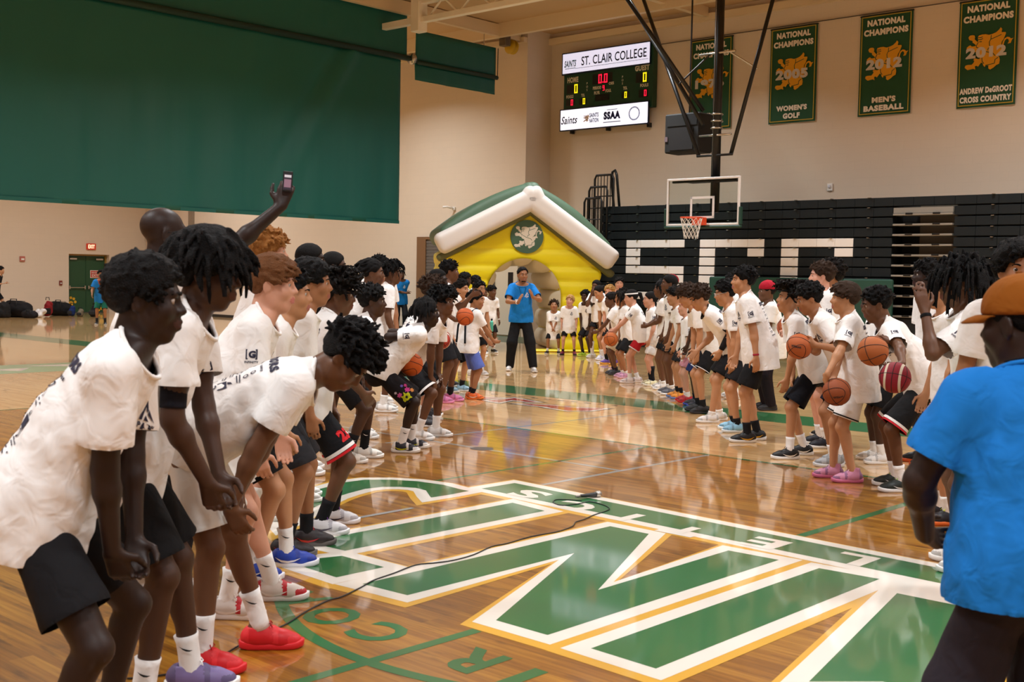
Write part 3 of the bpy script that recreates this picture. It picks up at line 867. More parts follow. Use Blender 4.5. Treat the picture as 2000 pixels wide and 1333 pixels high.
def person(label, pos, face, H=1.75, skin='dark', hair=None, hairc='black', pose=None, shirt=None, shorts=None, socks=('f2f0ec', .12), shoes=None, lod=1, prints=(), extras=(), name='person', cat='person', group=None):
    N_PERSON[0] += 1; seed = N_PERSON[0] * 13 + 1
    P = dict(pose or {}); fr = math.radians(face)
    pos = (pos[0] - math.sin(fr) * .075 * H / 1.8, pos[1] - math.cos(fr) * .075 * H / 1.8)   # pos marks the shoes, the root is under the ankles
    def to_local(w):
        dx, dy = w[0] - pos[0], w[1] - pos[1]
        return np.array([dx * math.cos(fr) - dy * math.sin(fr), dx * math.sin(fr) + dy * math.cos(fr), w[2]]) / (H / 1.8)
    if 'arm' in P:
        arms = []
        for a in P['arm']:
            a = dict(a or {})
            if 'w' in a: a['to'] = tuple(to_local(a['w']))
            arms.append(a)
        P['arm'] = tuple(arms)
    J = solve_pose(H, P); s = J['s']
    res, hh, hs_ = RES[lod]
    root = empty(name, (pos[0], pos[1], 0), -math.radians(face)); tag(root, label, cat, group)
    sm = skin_mat(skin); lm = mat('lips_' + skin, SKIN[skin][1], rough=.4)
    V, Q, lips = body_mesh(J, P, res)
    body = add('body', mesh_np('body', V, Q, True, (sm, lm), lips), root)
    ntri = len(Q) * 2; BR = [len(Q)*2]
    hst = dict(hair or {'kind': 'crop'})
    hm = hair_mesh(J, hst, seed, hst.get('h', hh))
    hairo = None
    if hm is not None:
        hairo = add('hair', mesh_np('hair', hm[0], hm[1]), root, hair_mat(hairc)); ntri += len(hm[1]) * 2
    S = dict(shirt or {})
    (Vs, Qs), (npnt, nd, bot, hemd) = shirt_mesh(J, P, S, seed, hs_)
    if S.get('none') is None:
        sh = add('t_shirt', mesh_np('t_shirt', Vs, Qs), root, cloth(S.get('col', 'f4f2f0'))); ntri += len(Qs) * 2
        if lod <= 1:
            # ribbed collar band
            E = np.sort(np.concatenate([Qs[:, [i, (i + 1) % 4]] for i in range(4)]), axis=1)
            u, ct = np.unique(E, axis=0, return_counts=True); bd = np.unique(u[ct == 1])
            rel = Vs[bd] - npnt; near = (np.abs(rel @ nd) < .012) & (np.linalg.norm(rel, axis=1) < .13 * s); rel = rel[near]
            if len(rel) > 12:
                r2 = J['r2']; ey = np.cross(nd, r2); an_ = np.arctan2(rel @ ey, rel @ r2); rad = np.linalg.norm(rel, axis=1)
                ring = []
                for k in range(22):
                    a = -math.pi + 2 * math.pi * (k + .5) / 22; m_ = np.abs((an_ - a + math.pi) % (2 * math.pi) - math.pi) < .3
                    rr = rad[m_].mean() if m_.any() else .075 * s
                    ring.append(npnt + (r2 * math.cos(a) + ey * math.sin(a)) * rr)
                MB().tube(ring, .0085 * s, 6, closed=True).build('collar', cloth(S.get('trim', S.get('col', 'f4f2f0'))), sh, True)
        if prints:
            bv = BVHTree.FromPolygons([tuple(v) for v in Vs], [tuple(int(i) for i in q) for q in Qs])
            d2, f2, r2 = J['d2'], J['f2'], J['r2']; nb = J['neck']
            for pr in prints:
                ink = S.get('ink', INK)
                if pr == 'chest':
                    apply_print('chest', bv, nb - d2 * .17 * s - r2 * .075 * s, -r2, d2, f2, s ** .6, ink, sh, 'chest_print')
                elif pr in ('back', 'back_small'):
                    pb = apply_print(pr, bv, nb - d2 * .11 * s, r2, d2, -f2, s ** .8, ink, sh, 'back_print')
                    if pb is not None: tag(pb, kind='stuff')
                elif pr in ('sleeve_l', 'sleeve_r'):
                    i = 0 if pr.endswith('l') else 1; k = -1 if i == 0 else 1
                    dr = unit(J['elb'][i] - J['sh'][i]); out = unit(r2 * k - dr * ((r2 * k) @ dr))
                    ex = np.cross(-dr, out)
                    apply_print('sleeve', bv, J['sh'][i] + (J['elb'][i] - J['sh'][i]) * (S.get('sleeve', .68) - .22), ex, -dr, out, s ** .7, ink, sh, 'sleeve_print')
    K = dict(shorts or {})
    Vk, Qk = shorts_mesh(J, P, K, seed, hs_)
    so = add('trousers' if K.get('long') else 'shorts', mesh_np('shorts', Vk, Qk), root, cloth(K.get('col', '17171a'))); ntri += len(Qk) * 2
    if K.get('band'):
        for i in (0, 1):
            hip, kn = J['hip'][i], J['knee'][i]; dr = unit(kn - hip); p = hip + (kn - hip) * K.get('len', .82)
            bvk = BVHTree.FromPolygons([tuple(v) for v in Vk], [tuple(int(q) for q in f) for f in Qk])
            for (o0, o1, colr) in K['band']:
                u = unit(np.cross(dr, (1, 0, 0))); w = np.cross(dr, u); V = []; n = 24
                for off in (o0, o1):
                    for k in range(n):
                        a = 2 * math.pi * k / n; dv = u * math.cos(a) + w * math.sin(a); c0 = p - dr * max(off, .004) + np.array([(-1, 1)[i] * .008, 0, -.01])
                        hit = bvk.ray_cast(Vector(c0), Vector(dv), .25)
                        rr = hit[3] if hit[0] is not None else .11 * s
                        V.append(c0 + dv * (rr + .004))
                F = [(k, (k + 1) % n, n + (k + 1) % n, n + k) for k in range(n)]
                add('hem_band', mesh_np('hem_band', V, F), so, cloth(colr))
    # socks and shoes
    for i in (0, 1):
        kn, an = J['knee'][i], J['ank'][i]; fx, fy, yw = J['feet'][i]; lift = P.get('lift', (0, 0))[i] * s
        if socks and not K.get('long'):
            col, ln = socks[0], socks[1]
            dr = unit(kn - an); v = -dr; bk = -unit(np.array([0, 1.0, 0]) - v * v[1])
            pts = []; rr = []
            lw = P.get('lw', 1.0)
            for t in np.linspace(-.03, ln, 7):
                f = max(0, t) / .43; pts.append(an + dr * t * s + bk * .030 * s * math.exp(-((f - .72) / .28) ** 2)); rr.append((.0415 + .014 * math.exp(-((f - .72) / .3) ** 2) + .004 * (t > ln - .02)) * s * lw)
            so_ = MB().tube(pts, rr, 14).build('sock', cloth(col), root, True)
            if lod <= 1 and len(socks) > 2:
                side = 1 if i else -1
                for sd in (-1, 1):
                    b = MB(); c0 = an + dr * (ln - .045) * s
                    for q in range(4):
                        t0, t1 = q / 4, (q + 1) / 4
                        def pt(t, up): return c0 + np.array([sd * .050 * s, (.5 - t) * .05 * s, 0]) + dr * ((t - .35) ** 2 * .05 + up * .008 * math.sin(math.pi * t) - .01) * s
                        b.raw([pt(t0, 0), pt(t1, 0), pt(t1, 1), pt(t0, 1)], [(0, 1, 2, 3)])
                    b.build('tick_mark', cloth(socks[2]), so_)
        c = shoes or ('eeece8', 'f4f3f0', 'f4f3f0', None)
        kind = c[4] if len(c) > 4 else 'low'
        sc = s ** .75 * 1.0
        pit = P.get('toe', (0, 0))[i]
        M = Matrix.Translation((fx, fy - .012 * s, lift + (.0 if not pit else .0))) @ Matrix.Rotation(-math.radians(yw), 4, 'Z') @ Matrix.Rotation(math.radians(-pit), 4, 'X') @ Matrix.Diagonal((sc, sc, sc, 1))
        up = put('shoe', SHOE[kind], rubber(c[0]), root, M)
        oc = c[5] if len(c) > 5 else ''.join('%02x' % int(int(c[0][j:j + 2], 16) * .80) for j in (0, 2, 4))
        up.material_slots[1].link = 'OBJECT'; up.material_slots[1].material = rubber(oc)
        I4 = Matrix.Identity(4)
        put('sole', SHOE['sole'], rubber(c[1]), up, I4)
        if lod <= 2: put('laces', SHOE['laces'], rubber(c[2]), up, I4)
        if c[3]:
            for sx in (-1, 1): put('tick_mark', SHOE['tick%d' % sx], rubber(c[3]), up, I4)
    # face pieces
    R = J['Rh']; q = J['hs']; hc = J['head']
    def L(x, y, z): return hc + R @ (np.array([x, y, z]) * q)
    if lod <= 2 and P.get('face', True):
        b = MB()
        for k in (-1, 1):
            pts = [L(k * .014, .0945, .029), L(k * .026, .0925, .034), L(k * .038, .086, .034), L(k * .048, .075, .027)]
            b2 = MB().tube(pts, [.0035 * q, .0048 * q, .0042 * q, .002 * q], 6)
            b2.build('eyebrow', hair_mat(hairc), root, True)
            V = []; F = []; mi = []; n = 12; rings = [0, 14, 34, 50, 70, 90]
            for a in rings:
                for kk in range(n):
                    t = 2 * math.pi * kk / n; ar = math.radians(a)
                    V.append(L(k * .0315, .0735, .0095) + R @ (np.array([math.sin(ar) * math.cos(t), math.cos(ar), math.sin(ar) * math.sin(t)]) * .0132 * q))
            for a in range(len(rings) - 1):
                for kk in range(n):
                    F.append((a * n + kk, a * n + (kk + 1) % n, (a + 1) * n + (kk + 1) % n, (a + 1) * n + kk)); mi.append(0 if a < 2 else 1)
            me = mesh_np('eye', V, F, True, (mat('iris', '1c100a', rough=.1), mat('eye_white', 'b4aaa4', rough=.3)), mi)
            add('eye', me, root)
        if P.get('mouth') in ('smile', 'open'):
            V = []; n = 8
            for zz in (-.004, .004):
                for kk in range(n):
                    x = -.017 + .034 * kk / (n - 1); V.append(L(x, .094 - (x / .03) ** 2 * .014, -.0565 + zz + (x / .02) ** 2 * .002 + (.006 if P['mouth'] == 'open' else 0)))
            F = [(k, k + 1, n + k + 1, n + k) for k in range(n - 1)]
            add('teeth', mesh_np('teeth', V, F), root, mat('teeth', 'ebe6dc', rough=.3))
    ctx = dict(J=J, root=root, L=L, R=R, q=q, s=s, seed=seed, lod=lod, h=hh, shirt=(Vs, Qs), hc=hc, hairc=hairc, skin=skin)
    for ex in extras: EXTRA[ex[0]](ctx, *ex[1:])
    STATS[label[:40]] = (ntri, BR[0], 0 if hm is None else len(hm[1])*2, len(Qs)*2, len(Qk)*2)
    return ctx

EXTRA = {}
def extra(f): EXTRA[f.__name__] = f; return f
@extra
def wristband(c, i, col, t=.12, w=.018):
    a, b = c['J']['elb'][i], c['J']['wri'][i]; d = unit(a - b); s = c['s']
    p = b + d * .02 * s
    MB().tube([p, p + d * w * .25, p + d * w * .75, p + d * w], [.029 * s, .0315 * s, .0318 * s, .030 * s], 14).build('wristband', cloth(col), c['root'], True)
@extra
def arm_sleeve(c, i, col, f0=.55, f1=.95, r=.050):
    sh, e, w = c['J']['sh'][i], c['J']['elb'][i], c['J']['wri'][i]; s = c['s']
    pts = []; rr = []
    for t in np.linspace(f0, f1, 9):
        if t <= 1: pts.append(sh + (e - sh) * t); rr.append((.0525 - .008 * t) * s)
        else: pts.append(e + (w - e) * (t - 1)); rr.append((.0495 - .017 * (t - 1)) * s)
    MB().tube(pts, rr, 16).build('arm_sleeve', cloth(col), c['root'], True)
@extra
def headband(c, col, w=.020):
    q = c['q']; L = c['L']; V = []; n = 32
    for up in (0, 1):
        for k in range(n):
            a = 2 * math.pi * k / n; x, y = math.cos(a), math.sin(a)
            z = .060 + .012 * y + (up - .5) * w; e = math.sqrt(max(0.05, 1 - ((z - .036) / .098) ** 2))
            V.append(L(x * .089 * e, -.014 + y * .111 * e, z))
    add('headband', mesh_np('headband', V, [(k, (k + 1) % n, n + (k + 1) % n, n + k) for k in range(n)]), c['root'], cloth(col))
@extra
def glasses(c, col='151515'):
    L, q = c['L'], c['q']; b = MB()
    for k in (-1, 1):
        pts = [L(k * .033 + .021 * math.cos(a), .1075 - abs(math.cos(a)) * .004, .008 + .016 * math.sin(a)) for a in np.linspace(0, 2 * math.pi, 16, endpoint=False)]
        b.tube(pts, .0019 * q, 5, closed=True)
        b.tube([L(k * .054, .102, .012), L(k * .076, .06, .012), L(k * .083, -.005, .008)], .0019 * q, 5)
    b.tube([L(-.012, .108, .012), L(.012, .108, .012)], .0019 * q, 5)
    b.build('glasses', mat('plastic_' + col, col, rough=.3), c['root'], True)
@extra
def beard(c, amt=.004, chin=True):
    q = c['q']; L = c['L']; R = c['R']; F = Field(c['hc'] - .13, c['hc'] + .13, c['h'])
    J = c['J']
    fw = 1.0
    F.cone(L(-.034, 0.020, -0.072), L(0, 0.066, -0.094), (.026 + amt) * q, (.022 + amt) * q, .03); F.cone(L(.034, 0.020, -0.072), L(0, 0.066, -0.094), (.026 + amt) * q, (.022 + amt) * q, .03)
    for k in (-1, 1): F.cone(L(k * .056, -.002, -.035), L(k * .038, .02, -.075), (.016 + amt) * q, (.020 + amt) * q, .03)
    F.cone(L(-.028, .086, -.060), L(0, .097, -.040), .006 * q, .006 * q, .006); F.cone(L(.028, .086, -.060), L(0, .097, -.040), .006 * q, .006 * q, .006)
    F.ell(L(0, .098, -.062), R, np.array([.021, .03, .010]) * q, .004, 's')
    F.ell(L(0, .045, -.015), R, np.array([.052, .075, .048]) * q, .006, 's')
    V, Q = F.mesh()
    if len(Q): add('beard', mesh_np('beard', V, Q), c['root'], hair_mat(c['hairc']))
@extra
def cap(c, col, brim=True, back=False, brimc=None):
    """rounded cap; back=True turns the peak to the rear"""
    q = c['q']; L = c['L']; R = c['R']; F = Field(c['hc'] - .16, c['hc'] + .20, c['h'])
    def pre(d, x, y, z):
        dx, dy, dz = x - c['hc'][0], y - c['hc'][1], z - c['hc'][2]
        ly = (dx * R[0][1] + dy * R[1][1] + dz * R[2][1]) / q; lz = (dx * R[0][2] + dy * R[1][2] + dz * R[2][2]) / q
        return np.maximum(d, (.028 + .10 * ly * (1 if not back else -.2) - lz) * q)
    F.ell(L(0, -.012, .045), R, np.array([.091, .113, .098]) * q, .01, pre=pre)
    V, Q = F.mesh(); V = relax(V, Q, 1, .4)
    o = add('cap', mesh_np('cap', V, Q), c['root'], cloth(col))
    MB().raw(*_disc(L(0, -.012, .1435), R[:, 0], R[:, 1], R[:, 2], .010 * q, .004)).build('button', cloth(col), o, True)
    if brim:
        sg = -1 if back else 1; V = []; n = 15
        for rw, (fr, dz) in enumerate(((0.0, 0), (.35, .0), (.7, -.006), (1.0, -.016))):
            for k in range(n):
                a = math.radians(-72 + 144 * k / (n - 1))
                x = math.sin(a) * (.086 + .0 * fr); y = -.012 + sg * (math.cos(a) * .105 + fr * .078 * math.cos(a) ** .6 if math.cos(a) > 0 else 0)
                V.append(L(x, y, .040 + .010 * sg * 0 + dz - .012 * math.sin(a) ** 2))
        F_ = [(r * n + k, r * n + k + 1, (r + 1) * n + k + 1, (r + 1) * n + k) for r in range(3) for k in range(n - 1)]
        me = mesh_np('peak', V, F_); p = add('peak', me, o, cloth(brimc or col))
        md = p.modifiers.new('thick', 'SOLIDIFY'); md.thickness = .005
    return o
def _disc(c, u, v, w, r, t, n=16):
    V = [c + r * (u * math.cos(2 * math.pi * k / n) + v * math.sin(2 * math.pi * k / n)) for k in range(n)] + [c + w * t + .8 * r * (u * math.cos(2 * math.pi * k / n) + v * math.sin(2 * math.pi * k / n)) for k in range(n)]
    return V, [tuple(range(n))[::-1], tuple(range(n, 2 * n))] + [(k, (k + 1) % n, n + (k + 1) % n, n + k) for k in range(n)]

# hair styles
def crop(t=.010, amp=.003, f=30, hl=(0, 0), **k):
    if t >= .014: return dict(kind='curls', t=t * .8, amp=amp + .002, f=f, hl=hl, n=150, len=.020 + t * .4, r=.0095, cover=1.05, **k)
    return dict(kind='crop', t=t, amp=amp, f=f, hl=hl, **k)
def afro(r=.05, amp=.009, f=20, n=420, hl=(0, 0), **k):
    k.setdefault('fade', .05)
    return dict(kind='curls', t=r * .78, amp=amp, f=f, n=n, len=r * .62, r=.0075, hl=hl, cover=1.35, **k)
def curly(n=260, ln=.045, t=.022, r=.009, hl=(0, 0), top=(), **k):
    d = dict(kind='curls', t=t, amp=.007, f=26, n=n, len=ln, r=r, hl=hl, cover=1.15, **k)
    if top: d['top'] = top
    return d
def dreads(n=110, ln=.16, r=.0085, t=.024, **k): return dict(kind='dreads', n=n, len=ln, r=r, t=t, amp=.004, f=25, ext=.22, down=.08, out=k.pop('out', .12), **k)
def twists(n=130, ln=.075, r=.0085, t=.014, **k): return dict(kind='twists', n=n, len=ln, r=r, t=t, amp=.004, f=25, **k)
def swept(n=150, ln=.06, r=.011, t=.016, sweep=(0, .8, .1), grav=.25, **k): return dict(kind='twists', n=n, len=ln, r=r, t=t, amp=.004, f=30, sweep=sweep, grav=grav, out=.15, **k)
def longhair(n=150, ln=.20, r=.010, t=.014, hl=(-.014, 0), **k): return dict(kind='long', n=n, len=ln, r=r, t=t, amp=.002, f=20, down=.12, ext=.20, out=-.2, grav=1.3, hl=hl, part=1, **k)
def pony(t=.012, tail=None, **k): return dict(kind='ponytail', t=t, amp=.002, f=25, down=.10, ext=.22, tail=tail or (((0, -.10, .05), (0, -.15, .03), .022, .030), ((0, -.15, .03), (0, -.165, -.06), .030, .026), ((0, -.165, -.06), (0, -.15, -.15), .026, .010)), **k)

# ------------------------------------------------------------------ the hall (built in court axes a, b, then turned)
def hall(o):
    o.rotation_euler = (0, 0, YAW); return o
def nodes_mat(name):
    mt = bpy.data.materials.new(name); mt.use_nodes = True; MATS[name] = mt
    return mt, mt.node_tree, mt.node_tree.nodes['Principled BSDF']
def wood_mat(name, c0, c1, c2, rough=.16):
    mt, nt, b = nodes_mat(name); N = nt.nodes.new; K = nt.links.new
    tc = N('ShaderNodeTexCoord')
    br = N('ShaderNodeTexBrick'); br.inputs['Scale'].default_value = 1.0; br.inputs['Brick Width'].default_value = .85; br.inputs['Row Height'].default_value = .057
    br.inputs['Mortar Size'].default_value = .0009; br.inputs['Mortar Smooth'].default_value = .3; br.inputs['Bias'].default_value = 0; br.offset = .37; br.offset_frequency = 3
    br.inputs['Color1'].default_value = (0, 0, 0, 1); br.inputs['Color2'].default_value = (1, 1, 1, 1); br.inputs['Mortar'].default_value = (.5, .5, .5, 1)
    K(tc.outputs['Object'], br.inputs['Vector'])
    mp = N('ShaderNodeMapping'); mp.inputs['Scale'].default_value = (1.2, 26, 1); K(tc.outputs['Object'], mp.inputs['Vector'])
    ns = N('ShaderNodeTexNoise'); ns.inputs['Scale'].default_value = 1.6; ns.inputs['Detail'].default_value = 5; K(mp.outputs[0], ns.inputs['Vector'])
    mp2 = N('ShaderNodeMapping'); mp2.inputs['Scale'].default_value = (3.0, 14, 1); K(tc.outputs['Object'], mp2.inputs['Vector'])
    n2 = N('ShaderNodeTexNoise'); n2.inputs['Scale'].default_value = 1.0; n2.inputs['Detail'].default_value = 3; K(mp2.outputs[0], n2.inputs['Vector'])
    mx = N('ShaderNodeMath'); mx.operation = 'MULTIPLY_ADD'; K(ns.outputs['Fac'], mx.inputs[0]); mx.inputs[1].default_value = .75
    m1 = N('ShaderNodeMath'); m1.operation = 'MULTIPLY'; K(br.outputs['Color'], m1.inputs[0]); m1.inputs[1].default_value = .32; K(m1.outputs[0], mx.inputs[2])
    rp = N('ShaderNodeValToRGB'); e = rp.color_ramp.elements
    e[0].position = .22; e[0].color = (*lin(c0), 1); e[1].position = .80; e[1].color = (*lin(c2), 1); x = e.new(.48); x.color = (*lin(c1), 1)
    K(mx.outputs[0], rp.inputs[0])
    dk = N('ShaderNodeValToRGB'); dk.color_ramp.elements[0].position = .29; dk.color_ramp.elements[0].color = (.42, .36, .30, 1); dk.color_ramp.elements[1].position = .41; dk.color_ramp.elements[1].color = (1, 1, 1, 1)
    K(n2.outputs['Fac'], dk.inputs[0])
    ml = N('ShaderNodeMixRGB'); ml.blend_type = 'MULTIPLY'; ml.inputs[0].default_value = .75; K(rp.outputs[0], ml.inputs[1]); K(dk.outputs[0], ml.inputs[2])
    K(ml.outputs[0], b.inputs['Base Color'])
    b.inputs['Roughness'].default_value = .35; b.inputs['Specular IOR Level'].default_value = .3
    b.inputs['Coat Weight'].default_value = 1.0; b.inputs['Coat Roughness'].default_value = .055; b.inputs['Coat IOR'].default_value = 1.5
    n3 = N('ShaderNodeTexNoise'); n3.inputs['Scale'].default_value = 1.2; K(tc.outputs['Object'], n3.inputs['Vector'])
    mp3 = N('ShaderNodeMapping'); mp3.inputs['Scale'].default_value = (.8, 9, 1); K(tc.outputs['Object'], mp3.inputs['Vector']); K(mp3.outputs[0], n3.inputs['Vector'])
    bp = N('ShaderNodeBump'); bp.inputs['Strength'].default_value = .05; bp.inputs['Distance'].default_value = .004; K(n3.outputs['Fac'], bp.inputs['Height'])
    K(bp.outputs[0], b.inputs['Coat Normal'])
    return mt
def paint_mat(name, c):
    m_ = mat(name, c, rough=.4, spec=.3, var=.05, vscale=3)
    b = m_.node_tree.nodes['Principled BSDF']; b.inputs['Coat Weight'].default_value = 1.0; b.inputs['Coat Roughness'].default_value = .06; b.inputs['Coat IOR'].default_value = 1.5
    return m_
def block_mat(name, c):
    mt, nt, b = nodes_mat(name); N = nt.nodes.new; K = nt.links.new
    tc = N('ShaderNodeTexCoord'); sp = N('ShaderNodeSeparateXYZ'); K(tc.outputs['Object'], sp.inputs[0])
    ad = N('ShaderNodeMath'); K(sp.outputs[0], ad.inputs[0]); K(sp.outputs[1], ad.inputs[1])
    cb = N('ShaderNodeCombineXYZ'); K(ad.outputs[0], cb.inputs[0]); K(sp.outputs[2], cb.inputs[1])
    br = N('ShaderNodeTexBrick'); br.inputs['Scale'].default_value = 1; br.inputs['Brick Width'].default_value = .4; br.inputs['Row Height'].default_value = .2; br.inputs['Mortar Size'].default_value = .006; br.inputs['Mortar Smooth'].default_value = .6
    l = lin(c)
    br.inputs['Color1'].default_value = (*l, 1); br.inputs['Color2'].default_value = (*[v * .985 for v in l], 1); br.inputs['Mortar'].default_value = (*[v * .955 for v in l], 1)
    K(cb.outputs[0], br.inputs['Vector']); K(br.outputs['Color'], b.inputs['Base Color'])
    b.inputs['Roughness'].default_value = .7; b.inputs['Specular IOR Level'].default_value = .25
    bp = N('ShaderNodeBump'); bp.inputs['Strength'].default_value = .12; bp.inputs['Distance'].default_value = .004; bp.invert = True; K(br.outputs['Fac'], bp.inputs['Height']); K(bp.outputs[0], b.inputs['Normal'])
    return mt

M_LIGHTWOOD = wood_mat('maple_light', 'b88a52', 'd0a268', 'e0b982')
M_DARKWOOD = wood_mat('maple_amber', '68400a', '925c12', 'b6802a')
M_WALL = block_mat('painted_block', 'd9c8b4')
M_CEIL = mat('ceiling_paint', 'c9a87e', rough=.8, var=.03, vscale=2)
M_GREENP = paint_mat('court_green', '1f6a34'); M_WHITEP = paint_mat('court_white', 'efe8dc'); M_YELP = paint_mat('court_gold', 'e2ab34'); M_GREYP = paint_mat('court_grey', '9a9894'); M_REDP = paint_mat('court_red', 'b03026'); M_BLACKP = paint_mat('court_black', '222020')
BLACK = mat('black_steel', '121212', rough=.4, spec=.4); WHITE = mat('white_paint', 'e8e4de', rough=.5)

# floor: light maple with an amber field
DB, DA = 9.93, -14.2
A0, A1, B0, B1 = -48.0, 14.0, -14.0, 30.0
V = [(A0, B0, 0), (DA, B0, 0), (A1, B0, 0), (A1, DB, 0), (DA, DB, 0), (A0, DB, 0), (A0, B1, 0), (A1, B1, 0)]
fl = hall(add('floor', mesh_np('floor', V, [(0, 1, 4, 5), (1, 2, 3, 4), (5, 4, 3, 7, 6)], False, (M_LIGHTWOOD, M_DARKWOOD), [0, 1, 0])))
tag(fl, 'glossy maple gym floor with amber playing field', None, None, 'structure')
def mark(name, polys, mt, z):
    """flat paint on the floor, court axes"""
    b = MB()
    for k, P in enumerate(polys): b.raw([(p[0], p[1], z + k * .00005) for p in P], [tuple(range(len(P)))])
    o = add(name, b.mesh(name), fl, mt); return o
def pab(x, y): return to_ab(ground(x, y))[:2]
def ccw(P):
    a = sum(P[i][0] * P[(i + 1) % len(P)][1] - P[(i + 1) % len(P)][0] * P[i][1] for i in range(len(P)))
    return P if a > 0 else P[::-1]
def offset(P, w):
    P = [np.array(p, float) for p in ccw(list(P))]; n = len(P); out = []
    for i in range(n):
        e0 = unit(P[i] - P[i - 1]); e1 = unit(P[(i + 1) % n] - P[i])
        n0 = np.array([e0[1], -e0[0]]); n1 = np.array([e1[1], -e1[0]])
        m_ = n0 + n1; L = max(m_ @ m_ / 2, .22); out.append(P[i] + m_ * w / L)
    return out
def strip(a0, b0, a1, b1, w):
    d = unit((a1 - a0, b1 - b0)); n = np.array([-d[1], d[0]]) * w / 2
    return [np.array((a0, b0)) - n, np.array((a1, b1)) - n, np.array((a1, b1)) + n, np.array((a0, b0)) + n]
GREEN_PX = [
    [(560, 1098), (668, 1087), (750, 1109), (657, 1129)],
    [(1001, 983), (1064, 999), (674, 1077), (600, 1060)],
    [(674, 943), (713, 938), (764, 938), (815, 941), (866, 948), (900, 957), (916, 960), (880, 967), (842, 973), (840, 971), (832, 959), (812, 954), (781, 952), (747, 952), (713, 956), (679, 965), (655, 973), (610, 994), (575, 1018), (550, 1030), (535, 1010), (560, 985), (610, 960)],
    [(940.4, 955.3), (1005, 944.5), (1764, 1096.6), (2000, 1144), (2000, 1174.5), (1756, 1124)],
    [(707.6, 1142), (795.8, 1164), (1121.5, 1081.8), (968.6, 1213), (1069.4, 1242), (1521.6, 1095), (1422.5, 1076.4), (1168, 1153.8), (1267.3, 1044), (1191.7, 1028.9)],
    [(1599.6, 1111), (1718, 1132.3), (1281, 1307.7), (1154, 1268)],
    [(1752, 1160), (1900, 1190), (1900, 1345), (1775, 1345), (1725, 1333), (1580, 1333)],
]
GP = [[pab(*p) for p in P] for P in GREEN_PX]
WW, YW = .105, .045
mark('lettering_edge', [[p + np.array((0.018, -0.03)) for p in offset(P, WW + YW)] for P in GP], M_YELP, .0010)
mark('lettering_outline', [offset(P, WW) for P in GP] + [ccw([pab(*q) for q in ((1690, 1116), (1756, 1123), (1900, 1153), (1900, 1192), (1752, 1162), (1714, 1136))])], M_WHITEP, .0016)
for P in GP: mark('letter', [ccw(list(P))], M_GREENP, .0022)
b = MB()
for ch, x, y, w in (('S', 1034, 966, .30), ('C', 1121, 989, .34), ('I', 1229, 1012, .085), ('T', 1337, 1038, .30), ('E', 1493, 1062, .26), ('L', 1664, 1093, .25)):
    c = pab(x, y); flat_text(b, ch, (c[0], c[1], .003), (-1, 0, 0), (0, -1, 0), (0, 0, 1), .30, w, bold=.035)
add('banner_lettering', b.mesh('banner_lettering'), fl, M_WHITEP)
b = MB()
for ch, x, y, w in (('A', 585, 1172, .24), ('O', 648, 1204, .28), ('C', 742, 1236, .26), ('R', 921, 1290, .24), ('I', 1014, 1326, .08)):
    c = pab(x, y); flat_text(b, ch, (c[0], c[1], .0012), (-1, 0, 0), (0, -1, 0), (0, 0, 1), .30, w, bold=.03)
add('circle_lettering', b.mesh('circle_lettering'), fl, M_GREENP)
# lines
def arc_fit(p1, p2, p3):
    A = np.array([[2 * (p2[0] - p1[0]), 2 * (p2[1] - p1[1])], [2 * (p3[0] - p1[0]), 2 * (p3[1] - p1[1])]])
    r = np.array([p2 @ p2 - p1 @ p1, p3 @ p3 - p1 @ p1]); c = np.linalg.solve(A, r); return c, np.linalg.norm(p1 - c)
c_, r_ = arc_fit(pab(556, 1195), pab(640, 1262), pab(850, 1330))
t0 = math.atan2(*(pab(545, 1165) - c_)[::-1]); t1 = math.atan2(*(pab(900, 1345) - c_)[::-1])
if t1 - t0 > math.pi: t1 -= 2 * math.pi
if t0 - t1 > math.pi: t1 += 2 * math.pi
ring = [c_ + r_ * np.array((math.cos(t), math.sin(t))) for t in np.linspace(t0, t1, 24)]
nrm = [unit(p - c_) for p in ring]
bb = MB(); n = len(ring)
bb.raw([(*(p - q * .035), .0011) for p, q in zip(ring, nrm)] + [(*(p + q * .035), .0011) for p, q in zip(ring, nrm)], [(i, i + 1, n + i + 1, n + i) for i in range(n - 1)])
add('centre_circle', bb.mesh('centre_circle'), fl, M_GREENP)
e0, e1 = pab(932, 1232), pab(560, 1340)
mark('court_line', [strip(*e0, *(e0 + (e1 - e0) * 1.6), .065)], M_GREENP, .0009)
mark('border_line', [strip(DA, 9.93, A1, 9.93, .055), strip(DA, B0, DA, 9.93, .055)], M_GREENP, .0009)
mark('court_line', [strip(-7.15, 6.0, -7.15, 9.9, .045)], M_GREENP, .0007)
mark('court_line', [strip(-6.42, 7.3, -6.42, 9.9, .05)], M_GREYP, .0008)
mark('court_line', [strip(-9.1, 8.0, -9.1, 12.8, .05)], M_GREYP, .0008)
mark('court_line', [strip(-10.4, 8.48, -6.45, 8.48, .05)], M_GREYP, .0007)
g0, g1 = pab(564, 1000), pab(795, 990)
mark('court_line', [strip(-6.42, pab(640, 1017)[1], -6.42, pab(797, 991)[1], .05)], M_GREYP, .0026)
mark('court_line', [strip(-3.93, 7.2, -3.93, 9.9, .07)], M_GREENP, .0008)
mark('sideline', [[(-42, 12.86), (4, 12.86), (4, 13.72), (-42, 13.72)]], M_GREENP, .0009)
mark('end_band', [[(-20.65, -4), (-19.0, -4), (-19.0, 12.8), (-20.65, 12.8)]], mat('court_sage', '8fa27c', rough=.3), .0008)
mark('band_lettering', [[(-19.9, 8.4), (-19.35, 8.9), (-19.9, 9.3)], [(-20.35, 9.3), (-19.75, 10.2), (-20.3, 10.3)]], M_WHITEP, .0014)
